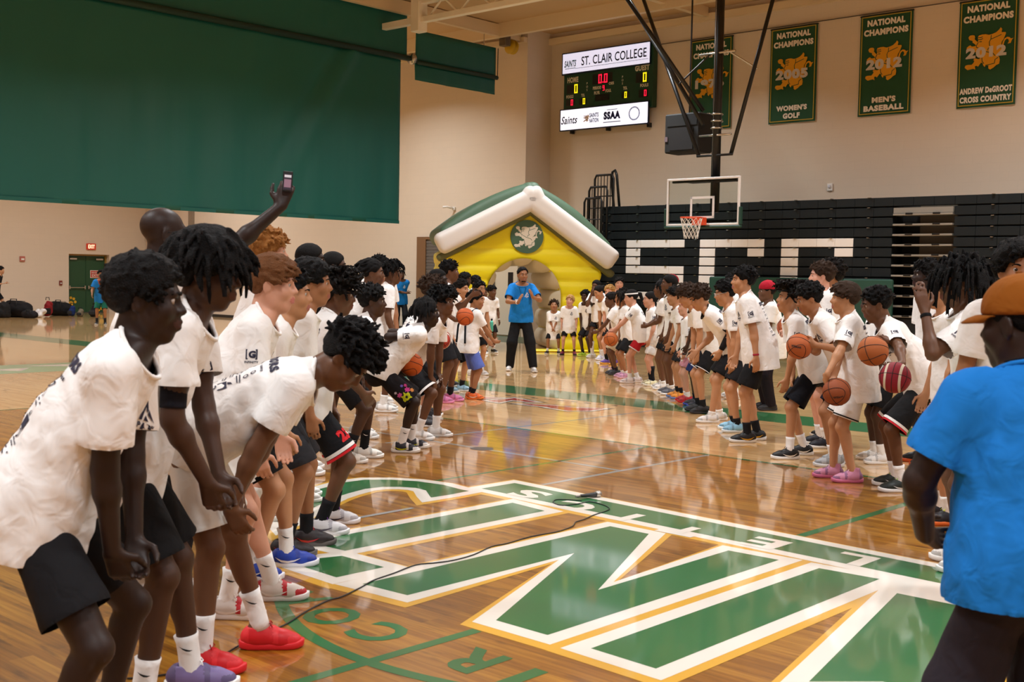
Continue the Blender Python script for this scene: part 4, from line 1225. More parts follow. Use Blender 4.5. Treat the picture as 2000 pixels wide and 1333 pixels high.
mark('far_border', [[(-32, 22.6), (-19.2, 22.6), (-19.2, 24.98), (-32, 24.98)]], mat('court_dark_green', '1e4a34', rough=.3), .0009)
# sponsor lettering on the floor: red blades with white and black edges
def bl(px): return [pab(*p) for p in px]
RED = [[(950, 783), (990, 780), (1005, 778), (1050, 786), (1030, 786), (1000, 782), (975, 787)], [(1015, 790), (1040, 790), (1115, 795), (1130, 793), (1080, 797)], [(1070, 797), (1105, 796), (1180, 799), (1150, 803), (1110, 803)], [(930, 776), (985, 778), (940, 780)]]
mark('logo_edge', [offset(bl(P), .05) for P in RED], M_WHITEP, .0012)
mark('logo_outline', [offset(bl(P), .085) for P in RED], M_BLACKP, .0010)
mark('logo', [bl(P) for P in RED], M_REDP, .0016)
mark('logo_caption', [strip(*pab(960 + k * 26, 770 + k * 2.45), *pab(972 + k * 26, 771.2 + k * 2.45), .06) for k in range(10)], M_BLACKP, .0010)
c0 = pab(941, 877); mark('floor_plate', [[c0 + .12 * np.array((math.cos(t), math.sin(t))) for t in np.linspace(0, 2 * math.pi, 20, endpoint=False)]], mat('plate_brass', '5a5048', rough=.4, metal=.6), .0015)

# walls
AE, BW, BR, AC = -43.2, 25.0, 26.05, -22.58
HZ = 8.75
def wall(name, lo, hi, label=None, mt=None):
    o = hall(MB().box(lo, hi).build(name, mt or M_WALL)); return tag(o, label, None, None, 'structure')
# far wall with an opening behind the inflatable (door is applied on it)
wall('wall_far', (AE, BW, 0), (AC, BW + .3, HZ + 1.5), 'long beige painted block wall with a clock')
wall('wall_return', (AC - .3, BW + .3, 0), (AC, BR + .3, HZ + 1.5))
wall('wall_bleachers', (AC, BR, 0), (A1, BR + .3, HZ + 1.5), 'beige wall behind the bleachers carrying banners')
wall('wall_near', (A0, B0 - .3, 0), (A1, B0, HZ + 1.5))
wall('wall_side', (A1, B0, 0), (A1 + .3, BR, HZ + 1.5))
# exit wall with a recessed doorway
d0, d1, dz = 21.75, 23.42, 2.28
wl = MB()
wl.box((AE - .5, B0, 0), (AE, d0, HZ + 1.5)).box((AE - .5, d1, 0), (AE, BW + .3, HZ + 1.5)).box((AE - .5, d0, dz), (AE, d1, HZ + 1.5))
tag(hall(wl.build('wall_exit', M_WALL)), 'beige end wall holding the green exit doors', None, None, 'structure')
o = hall(MB().box((AE - .5, B0, HZ), (A1 + .3, BR + .3, HZ + .3)).build('ceiling', M_CEIL)); tag(o, 'tan gym ceiling', None, None, 'structure')
M_TRIM = mat('trim_cream', 'dcc6a4', rough=.6)
tn = [0]
def trim(lo, hi, mt=None):
    tn[0] += 1; return tag(hall(MB().box(lo, hi).build('trim_%d' % tn[0], mt or M_TRIM)), None, None, None, 'structure')
trim((-36, 24.0, 8.38), (2, 24.16, 8.75)); trim((-22.9, 12, 8.40), (-22.75, 24.9, 8.72)); trim((AC, 25.9, 8.42), (8, BR - .002, 8.60)); trim((-36, 24.86, 8.36), (AC - .02, BW - .002, 8.50))
trim((-17.3, 18, 8.5), (-17.15, 25.9, 8.75)); trim((-11.5, 18, 8.5), (-11.35, 25.9, 8.75)); trim((-5.7, 18, 8.5), (-5.55, 25.9, 8.75))
tag(hall(MB().box((at_b(372, 420, BW)[0], BW - .10, 2.2), (at_b(380, 420, BW)[0], BW, 4.2)).build('trim_pilaster', mat('pilaster_grey', '8a7a68', rough=.7))), None, None, None, 'structure')
for nm, lo, hi in (('baseboard_far', (AE, BW - .015, 0), (-23.9, BW, .1)), ('baseboard_exit', (AE, B0, 0), (AE + .015, d0, .1))):
    tag(hall(MB().box(lo, hi).build(nm, mat('base_dark', '2a2622', rough=.6))), None, None, None, 'structure')
# white roof truss
tr = hall(empty('roof_truss')); tag(tr, 'white steel roof truss above the small green curtain', 'truss')
WST = mat('truss_white', 'efe6d6', rough=.5)
for z in (8.0, 8.45):
    MB().cbox((-21.6, 19.92, z - .07), (-8, 20.08, z + .07), .01).build('chord', WST, tr)
for k in range(12): MB().tube([(-21.4 + k * 1.1, 20, 8.0), (-20.85 + k * 1.1, 20, 8.45), (-20.3 + k * 1.1, 20, 8.0)], .03, 6).build('web_brace', WST, tr)
MB().cbox((-21.85, 19.85, 7.72), (-21.55, 20.15, 8.6), .015).build('post', WST, tr)
MB().cbox((-30, 19.92, 7.93), (-21.85, 20.08, 8.09), .01).build('tie_beam', WST, tr)

# exit doors
def door(name, root_label, parts):
    r = hall(empty(name)); tag(r, root_label, None, None, 'structure'); parts(r); return r
GD = mat('door_green', '1d4a2e', rough=.45); CHROME = mat('chrome', 'b8b4ac', rough=.25, metal=.9)
def exit_parts(r):
    m_ = (d0 + d1) / 2; fr = mat('frame_ochre', '9a7a3a', rough=.6)
    for lo, hi in (((AE - .36, d0, 0), (AE - .2, d0 + .06, dz)), ((AE - .36, d1 - .06, 0), (AE - .2, d1, dz)), ((AE - .36, d0 + .06, dz - .06), (AE - .2, d1 - .06, dz))):
        MB().box(lo, hi).build('door_frame', fr, r)
    for (x0, x1, s) in ((d0 + .06, m_ - .006, 1), (m_ + .006, d1 - .06, -1)):
        lf = MB().cbox((AE - .33, x0, .02), (AE - .28, x1, dz - .07), .004).build('door_leaf', GD, r)
        MB().tube([(AE - .20, x0 + .05, .98), (AE - .20, x1 - .05, .98)], .022, 8).build('push_bar', CHROME, lf)
        for xx in (x0 + .05, x1 - .09): MB().cbox((AE - .28, xx, .92), (AE - .18, xx + .05, 1.06), .006).build('bar_bracket', CHROME, lf)
        MB().cbox((AE - .28, x0 + .08 if s > 0 else x1 - .38, dz - .22), (AE - .20, x0 + .38 if s > 0 else x1 - .08, dz - .15), .006).build('door_closer', CHROME, lf)
        # gold paw mark
        cx = x0 + .06 if s > 0 else x1 - .22; gb = MB(); ey, ez = (0, 1, 0), (0, 0, 1)
        for (py, pz, rr) in ((.10, .36, .10), (-.02, .50, .055), (.10, .58, .055), (.22, .54, .055), (.28, .42, .055), (.10, .16, .06), (.0, .10, .05)):
            gb.prism([(rr * math.cos(t), rr * math.sin(t)) for t in np.linspace(0, 2 * math.pi, 10, endpoint=False)], 0, .003, ((AE - .28, cx + py, pz), ey, ez, (1, 0, 0)))
        gb.build('gold_emblem', mat('gold_vinyl', 'd8a41e', rough=.5), lf)
    sg = MB().cbox((AE - .28, m_ + .18, 1.36), (AE - .272, m_ + .58, 1.66), .002).build('notice', mat('sign_white', 'e8e0d4', rough=.5), r)
    MB().box((AE - .272, m_ + .20, 1.385), (AE - .268, m_ + .56, 1.635)).build('notice_field', mat('sign_red', 'c03a28', rough=.5), sg)
    tb = MB(); flat_text(tb, 'EMERGENCY', (AE - .266, m_ + .38, 1.57), (0, 1, 0), (0, 0, 1), (1, 0, 0), .05, .30); flat_text(tb, 'EXIT', (AE - .266, m_ + .38, 1.46), (0, 1, 0), (0, 0, 1), (1, 0, 0), .10, .26)
    tb.build('notice_lettering', mat('sign_white', 'e8e0d4'), sg)
door('door_1', 'green double exit doors with push bars and gold emblems', exit_parts)
ex = hall(empty('exit_sign')); tag(ex, 'lit red exit sign above the green doors', 'sign')
q = at_a(177, 482, AE); MB().cbox((AE + .002, q[1] - .19, q[2] - .12), (AE + .07, q[1] + .19, q[2] + .12), .01).build('housing', mat('sign_red_lit', 'b8341c', rough=.5, emit=.35), ex)
tb = MB(); flat_text(tb, 'EXIT', (AE + .073, q[1], q[2]), (0, 1, 0), (0, 0, 1), (1, 0, 0), .15, .27, bold=.04); tb.build('lettering', mat('exit_letters', 'ffe8c0', emit=1.0), ex)
q = at_a(43, 506, AE); al = hall(empty('fire_alarm')); tag(al, 'small red and white fire alarm sounder on the end wall', 'alarm')
MB().cbox((AE + .001, q[1] - .1, q[2] - .1), (AE + .05, q[1] + .1, q[2] + .1), .01).build('case', mat('alarm_red', 'b8685a', rough=.5), al); MB().cbox((AE + .05, q[1] - .06, q[2] - .05), (AE + .075, q[1] + .06, q[2] + .02), .008).build('lens', WHITE, al)
q = at_a(118, 553, AE); al = hall(empty('pull_station')); tag(al, 'red fire pull station beside the green doors', 'alarm')
MB().cbox((AE + .001, q[1] - .06, q[2] - .09), (AE + .05, q[1] + .06, q[2] + .09), .01).build('case', mat('pull_red', '7c3228', rough=.5), al); MB().cbox((AE + .05, q[1] - .035, q[2] - .03), (AE + .065, q[1] + .035, q[2] + .01), .005).build('handle', WHITE, al)
q = at_b(296, 458, BW); ck = hall(empty('wall_clock')); tag(ck, 'round white wall clock with black rim behind a wire guard', 'clock')
def yframe(o, b_): return (o, np.array((1, 0, 0.)), np.array((0, 0, 1.)), np.array((0, -1, 0.)))
circ = lambda r, n=24: [(r * math.cos(2 * math.pi * k / n), r * math.sin(2 * math.pi * k / n)) for k in range(n)]
MB().prism(circ(.24), 0, .05, yframe((q[0], BW - .001, q[2]), 0)).build('rim', BLACK, ck)
MB().prism(circ(.21), .05, .054, yframe((q[0], BW - .001, q[2]), 0)).build('dial', WHITE, ck)
MB().prism([(-.008, 0), (.008, 0), (.006, .12), (-.006, .12)], .055, .06, yframe((q[0], BW - .001, q[2]), 0)).build('hour_hand', BLACK, ck)
MB().prism([(0, -.008), (0, .008), (.14, .085), (.145, .075)], .055, .06, yframe((q[0], BW - .001, q[2]), 0)).build('minute_hand', BLACK, ck)
g_ = MB()
for k in range(7):
    t_ = -.3 + .1 * k
    g_.tube([(q[0] + t_, BW - .02, q[2] - .3), (q[0] + t_, BW - .12, q[2] - .28), (q[0] + t_, BW - .12, q[2] + .28), (q[0] + t_, BW - .02, q[2] + .3)], .005, 4)
g_.tube([(q[0] - .3, BW - .12, q[2]), (q[0] + .3, BW - .12, q[2])], .005, 4); g_.build('wire_guard', mat('guard_wire', '8c7c68', metal=.5), ck)
# shutter doorway and white door behind the inflatable
def shut_parts(r):
    z1 = 2.9; fr = mat('frame_brown', '7a5636', rough=.6)
    for lo, hi in (((-27.0, BW - .08, 0), (-26.6, BW + .0, z1)), ((-22.9 - 1.7, BW - .08, 0), (-24.3, BW, z1)), ((-26.6, BW - .08, z1 - .08), (-24.6, BW, z1))): MB().box(lo, hi).build('door_frame', fr, r)
    sl_ = mat('shutter_grey', '6c6660', rough=.5, metal=.3)
    for k in range(28): MB().box((-26.6, BW - .04 - .008 * (k % 2), .05 + k * .098), (-24.6, BW - .001, .14 + k * .098)).build('slat', sl_, r)
door('door_2', 'grey roller shutter in a brown frame', shut_parts)
def white_parts(r):
    MB().box((-24.05, BW - .05, 0), (-22.66, BW - .0, 2.2)).build('door_frame', mat('frame_cream', 'cfc0a6', rough=.6), r)
    lf = MB().cbox((-23.98, BW - .085, .03), (-22.74, BW - .05, 2.12), .004).build('door_leaf', mat('door_cream', 'd8cbb6', rough=.5), r)
    MB().box((-23.10, BW - .09, .95), (-22.90, BW - .084, 1.85)).build('window', mat('wired_glass', '15171a', rough=.1), lf)
    MB().box((-23.90, BW - .09, 1.92), (-23.45, BW - .084, 2.02)).build('name_plate', BLACK, lf)
    MB().cbox((-23.86, BW - .14, 1.25), (-23.62, BW - .085, 1.65), .01).build('dispenser', mat('dispenser_grey', '5a5650', rough=.5), lf)
    MB().tube([(-23.9, BW - .12, 1.0), (-23.75, BW - .12, 1.0)], .015, 8).build('handle', CHROME, lf)
door('door_3', 'cream door with narrow dark window behind the inflatable arch', white_parts)
q = at_b(888, 408, BW); cm = hall(empty('wall_camera')); tag(cm, 'small white camera bracket high on the far wall', 'camera')
MB().cbox((q[0] - .05, BW - .06, q[2] - .05), (q[0] + .05, BW, q[2] + .05), .01).build('mount', WHITE, cm); MB().tube([(q[0], BW - .05, q[2]), (q[0] - .1, BW - .22, q[2] + .05), (q[0] - .2, BW - .3, q[2] + .04)], .03, 8).build('camera_head', WHITE, cm, True)
q = at_b(1622, 366, BR); cm = hall(empty('strobe_light')); tag(cm, 'small white strobe unit above the bleachers', 'alarm')
MB().cbox((q[0] - .07, BR - .05, q[2] - .09), (q[0] + .07, BR, q[2] + .09), .01).build('case', WHITE, cm); MB().cbox((q[0] - .03, BR - .09, q[2] - .02), (q[0] + .03, BR - .05, q[2] + .05), .01).build('lens', mat('lens_clear', 'd8d8e0', rough=.1), cm)

# divider curtains
M_CURT = mat('curtain_green', '165f58', rough=.5, spec=.4, var=.06, vscale=.6)
def curtain(root, b0, b1, z0, z1, nm, seed, folds):
    nb_, nz_ = max(8, int((b1 - b0) / .09)), max(6, int((z1 - z0) / .12)); Bs = np.linspace(b0, b1, nb_); Zs = np.linspace(z0, z1, nz_)
    B_, Z_ = np.meshgrid(Bs, Zs, indexing='ij')
    sag = .035 * wob(B_, Z_ * .15, 0 * B_, seed, (.5, .5, 0), 5) + .010 * wob(B_, Z_ * .1, 0 * B_, seed + 3, (2, .6, 0), 4)
    sag = sag * np.clip((z1 - Z_) / (z1 - z0) * 1.5, .1, 1)
    if folds:
        for (bt, bb_, am, wd) in folds:   # diagonal pull folds
            cen = bb_ + (bt - bb_) * ((Z_ - z0) / (z1 - z0)) ** 1.3
            sag = sag + am * np.exp(-((B_ - cen) / wd) ** 2) * np.clip((Z_ - z0) / (z1 - z0) * 1.2, .25, 1)
    V_ = np.stack([-23.0 + sag, B_, Z_], -1).reshape(-1, 3)
    I_ = np.arange(nb_ * nz_).reshape(nb_, nz_)
    F_ = np.stack([I_[:-1, :-1], I_[1:, :-1], I_[1:, 1:], I_[:-1, 1:]], -1).reshape(-1, 4)
    o_ = add(nm, mesh_np(nm, V_, F_), root, M_CURT); md = o_.modifiers.new('thick', 'SOLIDIFY'); md.thickness = .006; return o_
c1 = hall(empty('divider_curtain')); tag(c1, 'huge dark green gym divider curtain hanging over the left row', 'curtain')
curtain(c1, 2.0, 20.58, 3.05, 7.32, 'lower_panel', 3, ((19.0, 16.9, .10, .22), (18.6, 16.2, -.06, .18), (16.2, 15.4, .04, .3)))
curtain(c1, 2.0, 20.78, 7.36, 8.75, 'upper_panel', 5, ())
MB().tube([(-22.93, 2, 7.33), (-22.93, 20.80, 7.33)], .075, 14).build('roller_tube', mat('curtain_dark', '0a2f27', rough=.6), c1, True)
MB().lathe([(.02, -.06), (.14, -.05), (.15, 0), (.14, .05), (.02, .06)], 18).build('pulley', CHROME, c1, True).matrix_local = Matrix.Translation((-22.9, 20.88, 7.33)) @ Matrix.Rotation(math.pi / 2, 4, 'X')
MB().box((-23.02, 2, 3.05), (-22.98, 20.58, 3.13)).build('hem_pocket', M_CURT, c1)
c2 = hall(empty('divider_curtain')); tag(c2, 'short rolled green curtain section under the white truss', 'curtain')
curtain(c2, 21.06, 24.12, 6.82, 7.28, 'lower_panel', 8, ()); curtain(c2, 21.10, 24.14, 7.30, 8.12, 'upper_panel', 9, ())
MB().tube([(-22.94, 21.12, 7.28), (-22.94, 24.14, 7.28)], .06, 12).build('roller_tube', mat('curtain_dark', '0a2f27', rough=.6), c2, True)
MB().tube([(-22.94, 24.16, 8.1), (-22.94, 24.15, 7.3)], .012, 6).build('cable', BLACK, c2)
for k in (21.4, 23.6): MB().tube([(-22.95, k, 8.1), (-22.95, k, 8.75)], .012, 6).build('hanger', CHROME, c2)
wn = hall(empty('curtain_winch')); tag(wn, 'yellow cable drum of the curtain winch near the ceiling', 'winch')
MB().lathe([(.05, -.09), (.2, -.08), (.2, -.05), (.13, -.045), (.13, .045), (.2, .05), (.2, .08), (.05, .09)], 20).build('drum', mat('drum_yellow', 'c8a010', rough=.5), wn, True).matrix_local = Matrix.Translation((-22.85, 24.62, 8.2)) @ Matrix.Rotation(math.pi / 2, 4, 'X')
MB().cbox((-22.98, 24.22, 8.18), (-22.72, 24.45, 8.5), .02).build('motor', mat('motor_grey', '6a5c4c', rough=.5, metal=.4), wn); MB().cbox((-22.9, 24.2, 8.45), (-22.8, 24.7, 8.75), .01).build('bracket', BLACK, wn)

# banners
GRIF = [(325, 425), (350, 395), (395, 390), (430, 400), (440, 430), (435, 465), (470, 505), (500, 520), (490, 440), (505, 410), (560, 400), (620, 400), (680, 420), (740, 410), (800, 390), (850, 350), (875, 315), (900, 345), (890, 400), (960, 405), (965, 430), (945, 480), (930, 520), (900, 560), (895, 600), (860, 640), (830, 670), (805, 700), (850, 670), (900, 665), (905, 620), (920, 560), (950, 510), (990, 490), (1030, 500), (1050, 525), (1095, 520), (1070, 545), (1050, 600), (1000, 605), (1020, 570), (1010, 530), (980, 520), (950, 550), (935, 600), (930, 660), (955, 680), (960, 720), (930, 710), (905, 715), (890, 760), (850, 800), (870, 820), (880, 870), (870, 930), (820, 950), (780, 985), (720, 1015), (690, 990), (690, 940), (640, 940), (625, 960), (600, 930), (590, 890), (560, 880), (510, 945), (490, 925), (455, 930), (465, 990), (430, 970), (330, 985), (280, 940), (290, 905), (330, 895), (400, 900), (430, 870), (445, 840), (425, 825), (440, 800), (480, 800), (510, 815), (575, 790), (575, 760), (510, 730), (475, 680), (450, 690), (430, 660), (400, 665), (320, 665), (305, 630), (300, 600), (330, 575), (360, 560), (390, 585), (440, 585), (465, 575), (430, 540), (400, 520), (400, 490), (345, 470)]
GRIF = [((x - 655) / 475, (680 - y) / 475) for x, y in GRIF]
GLINES = [[(500, 525), (470, 580), (470, 605), (510, 625), (495, 650)], [(530, 645), (620, 695), (760, 740), (795, 785)], [(720, 430), (715, 495), (690, 540), (695, 600), (720, 625), (675, 650), (665, 680)], [(725, 495), (800, 470), (890, 440)], [(575, 800), (580, 860), (610, 900)], [(640, 935), (790, 915), (800, 850), (850, 820)], [(500, 445), (540, 450), (570, 440)], [(500, 480), (545, 485), (575, 470)], [(520, 520), (560, 520)]]
def griffin(sc, o, ex, ey, ez, t, mt, dark, parent):
    o = np.asarray(o, float)
    gb = MB().prism([(x * sc, y * sc) for x, y in GRIF], 0, t, (o, ex, ey, ez)); g = gb.build('griffin_emblem', mt, parent)
    lb = MB()
    for L_ in GLINES:
        P_ = [np.array(((x - 655) / 475 * sc, (680 - y) / 475 * sc)) for x, y in L_]
        for k in range(len(P_) - 1):
            d = unit(P_[k + 1] - P_[k]); n_ = np.array((-d[1], d[0])) * .014 * sc
            lb.raw([o + np.array(ex) * p_[0] + np.array(ey) * p_[1] + np.array(ez) * (t + .001) for p_ in (P_[k] - n_ - d * .008 * sc, P_[k + 1] - n_ + d * .008 * sc, P_[k + 1] + n_ + d * .008 * sc, P_[k] + n_ - d * .008 * sc)], [(0, 1, 2, 3)])
    lb.build('feather_lines', dark, g)
EX, EY, EZ = np.array((1, 0, 0.)), np.array((0, 0, 1.)), np.array((0, -1., 0))
M_BAN = mat('banner_green', '174a2c', rough=.75, var=.06, vscale=3); M_GOLD = mat('banner_gold', 'd99a10', rough=.7); M_BW = mat('banner_white', 'e9dfd0', rough=.8); M_GLN = mat('banner_line', 'b59a2a', rough=.7)
def banner(a0, lines, year, sport):
    w, h = 1.28, 2.34; z1 = 7.97; b_ = BR - .05
    r = hall(empty('championship_banner')); tag(r, 'green champions banner reading %s with gold griffin' % sport, 'banner', 'champions banners on the wall')
    nx, nz = 10, 18; Vb = []
    for i in range(nx + 1):
        for j in range(nz + 1): Vb.append((a0 + w * i / nx, b_ + .012 * math.sin(i * .9 + j * .25 + a0) * (1 - j / nz), z1 - h + h * j / nz))
    Fb = [(i * (nz + 1) + j, (i + 1) * (nz + 1) + j, (i + 1) * (nz + 1) + j + 1, i * (nz + 1) + j + 1) for i in range(nx) for j in range(nz)]
    c_o = add('cloth', mesh_np('cloth', Vb, Fb), r, M_BAN)
    br_ = MB(); yb = b_ - .018
    for (x0, zz0, x1, zz1) in ((.04, .04, w - .04, .06), (.04, h - .06, w - .04, h - .04), (.04, .06, .06, h - .06), (w - .06, .06, w - .04, h - .06)): br_.box((a0 + x0, yb - .003, z1 - h + zz0), (a0 + x1, yb, z1 - h + zz1))
    br_.build('gold_border', M_GLN, r)
    MB().tube([(a0 - .01, b_, z1 - .02), (a0 + w + .01, b_, z1 - .02)], .014, 8).build('rod', BLACK, r)
    cx = a0 + w / 2
    tb = MB(); flat_text(tb, 'NATIONAL', (cx, yb - .004, z1 - .20), EX, EY, EZ, .15, .92, bold=.06); flat_text(tb, 'CHAMPIONS', (cx, yb - .004, z1 - .42), EX, EY, EZ, .15, 1.08, bold=.06); tb.build('title', M_BW, r)
    griffin(.60, (cx - .0, yb - .002, z1 - 1.13), EX, EY, EZ, .004, M_GOLD, M_BAN, r)
    tb = MB(); flat_text(tb, year, (cx - .02, yb - .010, z1 - 1.16), EX, EY, EZ, .24, .88, bold=.06); tb.build('year', mat('banner_silver', 'c9c2bd', rough=.8), r)
    tb = MB()
    for k, (t_, ww) in enumerate(lines): flat_text(tb, t_, (cx, yb - .004, z1 - h + .36 - k * .19), EX, EY, EZ, .135, ww, bold=.06)
    tb.build('sport', M_BW, r)
banner(-17.73, (("MEN'S", .6), ('HOCKEY', .8)), '1976', "men's hockey"); banner(-15.36, (("WOMEN'S", .84), ('GOLF', .46)), '2005', "women's golf")
banner(-12.98, (("MEN'S", .58), ('BASEBALL', .98)), '2012', "men's baseball"); banner(-10.64, (('ANDREW DeGROOT', 1.14), ('CROSS COUNTRY', 1.12)), '2012', 'cross country')
rl = hall(MB().tube([(-18.7, BR - .05, 8.0), (-5, BR - .05, 8.0)], .012, 6).build('banner_rail', mat('rail_dark', '4a4038', rough=.5))); tag(rl, 'thin dark rail carrying the champions banners', 'rail')

# scoreboard
sb = hall(empty('scoreboard')); tag(sb, 'green electronic scoreboard between two lit white sponsor panels', 'scoreboard')
sa0, sa1, sz0, sz1 = -21.92, -18.80, 5.92, 8.07; yb = BR - .22
MB().cbox((sa0, yb, sz0 + .42), (sa1, BR - .02, sz1), .015).build('cabinet', mat('score_green', '0c3d2a', rough=.5), sb)
PANEL = mat('lit_panel', 'dcdcf4', rough=.4, emit=.85)
tp = MB().cbox((sa0 - .02, yb - .05, sz1 - .56), (sa1 - .10, yb, sz1 - .01), .01).build('top_panel', PANEL, sb)
bp_ = MB().cbox((sa0 - .06, yb - .05, sz0), (sa1 - .12, yb, sz0 + .56), .01).build('bottom_panel', mat('lit_panel_bottom', 'eef0ff', rough=.4, emit=1.0), sb)
for lo, hi, par in (((sa0 - .05, yb - .04, sz1 - .60), (sa1 - .08, yb + .01, sz1 + .02), tp), ((sa0 - .09, yb - .04, sz0 - .03), (sa1 - .09, yb + .01, sz0 + .59), bp_)): MB().box(lo, hi).build('panel_frame', mat('frame_navy', '10203c', rough=.4), par)
NAVY = mat('score_navy', '1a2038', rough=.6)
tb = MB(); flat_text(tb, 'ST. CLAIR COLLEGE', (sa0 + 1.80, yb - .053, sz1 - .27), EX, EY, EZ, .25, 2.25, bold=.015); tb.box((sa0 + .45, yb - .053, sz1 - .455), (sa1 - .14, yb - .052, sz1 - .445)); tb.build('college_name', NAVY, tp)
tb = MB(); flat_text(tb, 'SAINTS', (sa0 + .27, yb - .053, sz1 - .30), EX, EY + .12 * EX, EZ, .19, .42, bold=.03); tb.box((sa0 + .08, yb - .053, sz1 - .44), (sa0 + .46, yb - .052, sz1 - .425)); tb.build('team_mark', mat('score_teal', '2c5a50', rough=.6), tp)
tb = MB(); flat_text(tb, 'Saints', (sa0 + .28, yb - .053, sz0 + .27), EX, EY + .25 * EX, EZ, .22, .58, bold=.015); tb.build('script_mark', mat('ink_black', '16161c'), bp_)
tb = MB(); flat_text(tb, 'SAINTS', (sa0 + 1.17, yb - .053, sz0 + .345), EX, EY, EZ, .12, .32, bold=.03); flat_text(tb, 'NATION', (sa0 + 1.17, yb - .053, sz0 + .20), EX, EY, EZ, .12, .32, bold=.03)
flat_text(tb, 'SSAA', (sa0 + 1.80, yb - .053, sz0 + .29), EX, EY, EZ, .22, .58, bold=.07); tb.box((sa0 + 1.5, yb - .053, sz0 + .10), (sa0 + 2.1, yb - .052, sz0 + .12)); tb.box((sa0 + 1.62, yb - .053, sz0 + .44), (sa0 + 1.98, yb - .052, sz0 + .455)); tb.build('sponsor_names', mat('score_blue', '1c2a6c', rough=.6), bp_)
griffin(.14, (sa0 + .90, yb - .052, sz0 + .27), EX, EY, EZ, .002, mat('pale_gold', 'd8b878'), PANEL, bp_)
rg = MB(); n_ = 26
for k in range(n_):
    a_, b2 = 2 * math.pi * k / n_, 2 * math.pi * (k + .72) / n_
    rg.raw([np.array((sa0 + 2.56, yb - .053, sz0 + .28)) + r__ * (EX * math.cos(t_) + EY * math.sin(t_)) for r__, t_ in ((.15, a_), (.19, a_), (.19, b2), (.15, b2))], [(0, 1, 2, 3)])
rg.build('round_seal', mat('seal_blue', '3c4a9c'), bp_)
SEG = {'0': 'abcdef', '9': 'abcdfg'}
def seg(txt, cx, cz, h, mt, nm):
    w = h * .46; t_ = h * .12
    for k, ch in enumerate(txt):
        b_ = MB()
        x = cx + (k - (len(txt) - 1) / 2) * w * 1.75; S_ = {'a': (x - w / 2, cz + h / 2 - t_, x + w / 2, cz + h / 2), 'd': (x - w / 2, cz - h / 2, x + w / 2, cz - h / 2 + t_), 'g': (x - w / 2, cz - t_ / 2, x + w / 2, cz + t_ / 2), 'f': (x - w / 2, cz, x - w / 2 + t_, cz + h / 2), 'b': (x + w / 2 - t_, cz, x + w / 2, cz + h / 2), 'e': (x - w / 2, cz - h / 2, x - w / 2 + t_, cz), 'c': (x + w / 2 - t_, cz - h / 2, x + w / 2, cz)}
        for s_ in SEG[ch]: x0, z0, x1, z1 = S_[s_]; b_.box((x0, yb - .012, z0), (x1, yb - .004, z1))
        b_.build(nm, mt, sb)
LR = mat('led_red', 'e01838', emit=1.6); LY = mat('led_yellow', 'f0d818', emit=1.3); WIN = mat('led_window', '1c1a18', rough=.3); TXM = mat('score_text', 'dcd6c4', rough=.6)
def win(x0, z0, x1, z1): MB().box((x0, yb - .004, z0), (x1, yb + .002, z1)).build('digit_window', WIN, sb)
zT = sz1 - .56
ZS = .80
for (x0, z0, x1, z1) in ((.12, -.72, .55, -.40), (1.05, -.50, 1.75, -.14), (2.55, -.62, 2.95, -.28), (.10, -1.14, .42, -.92), (.58, -1.14, .84, -.92), (1.16, -1.08, 1.66, -.86), (2.08, -1.08, 2.34, -.86), (2.66, -1.12, 2.96, -.86), (1.38, -.74, 1.52, -.56)): win(sa0 + x0, zT + z0 * ZS, sa0 + x1, zT + z1 * ZS)
seg('0', sa0 + .46, zT - 0.448, 0.246, LY, 'home_digit'); seg('00', sa0 + 1.42, zT - 0.256, 0.246, LR, 'clock_digit'); seg('0', sa0 + 2.85, zT - 0.360, 0.246, LY, 'guest_digit'); seg('9', sa0 + 1.45, zT - 0.520, 0.139, LR, 'period_digit')
seg('0', sa0 + .32, zT - 0.824, 0.164, LR, 'foul_digit'); seg('0', sa0 + .76, zT - 0.824, 0.164, LY, 'timeout_digit'); seg('0', sa0 + 2.22, zT - 0.776, 0.164, LY, 'timeout_digit'); seg('0', sa0 + 2.88, zT - 0.784, 0.164, LR, 'foul_digit')
MB().box((sa0 + 1.405, yb - .012, zT - .37), (sa0 + 1.435, yb - .004, zT - .34)).build('decimal_point', LR, sb)
for t_, x, z, h, w in (('HOME', .34, -.24, .18, .40), ('GUEST', 2.76, -.13, .18, .48), ('FOULS', .24, -.82, .10, .26), ('TOL', .72, -.82, .10, .13), ('PERIOD', 1.22, -.62, .10, .30), ('PLYR', 1.22, -.79, .10, .20), ('FOUL', 1.62, -.76, .10, .20), ('OES', 1.72, -.52, .09, .18), ('TOL', 2.20, -.74, .10, .14), ('FOULS', 2.84, -.72, .10, .27)): tb = MB(); flat_text(tb, t_, (sa0 + x, yb - .006, zT + z * ZS), EX, EY, EZ, h * .88, w, bold=.05); tb.build('caption', TXM, sb)
for k, ch in enumerate('POSS'[:3]):
    tb = MB(); flat_text(tb, ch, (sa0 + .86, yb - .004, zT - .34 - k * .09), EX, EY, EZ, .06, bold=.02); tb.build('caption', TXM, sb); tb = MB(); flat_text(tb, ch, (sa0 + 2.10, yb - .004, zT - .28 - k * .09), EX, EY, EZ, .06, bold=.02); tb.build('caption', TXM, sb)
for x in (.2, 1.5, 2.9): MB().box((sa0 + x, BR - .15, sz0 - .10), (sa0 + x + .07, BR - .02, sz0 + .02)).build('bracket', BLACK, sb)

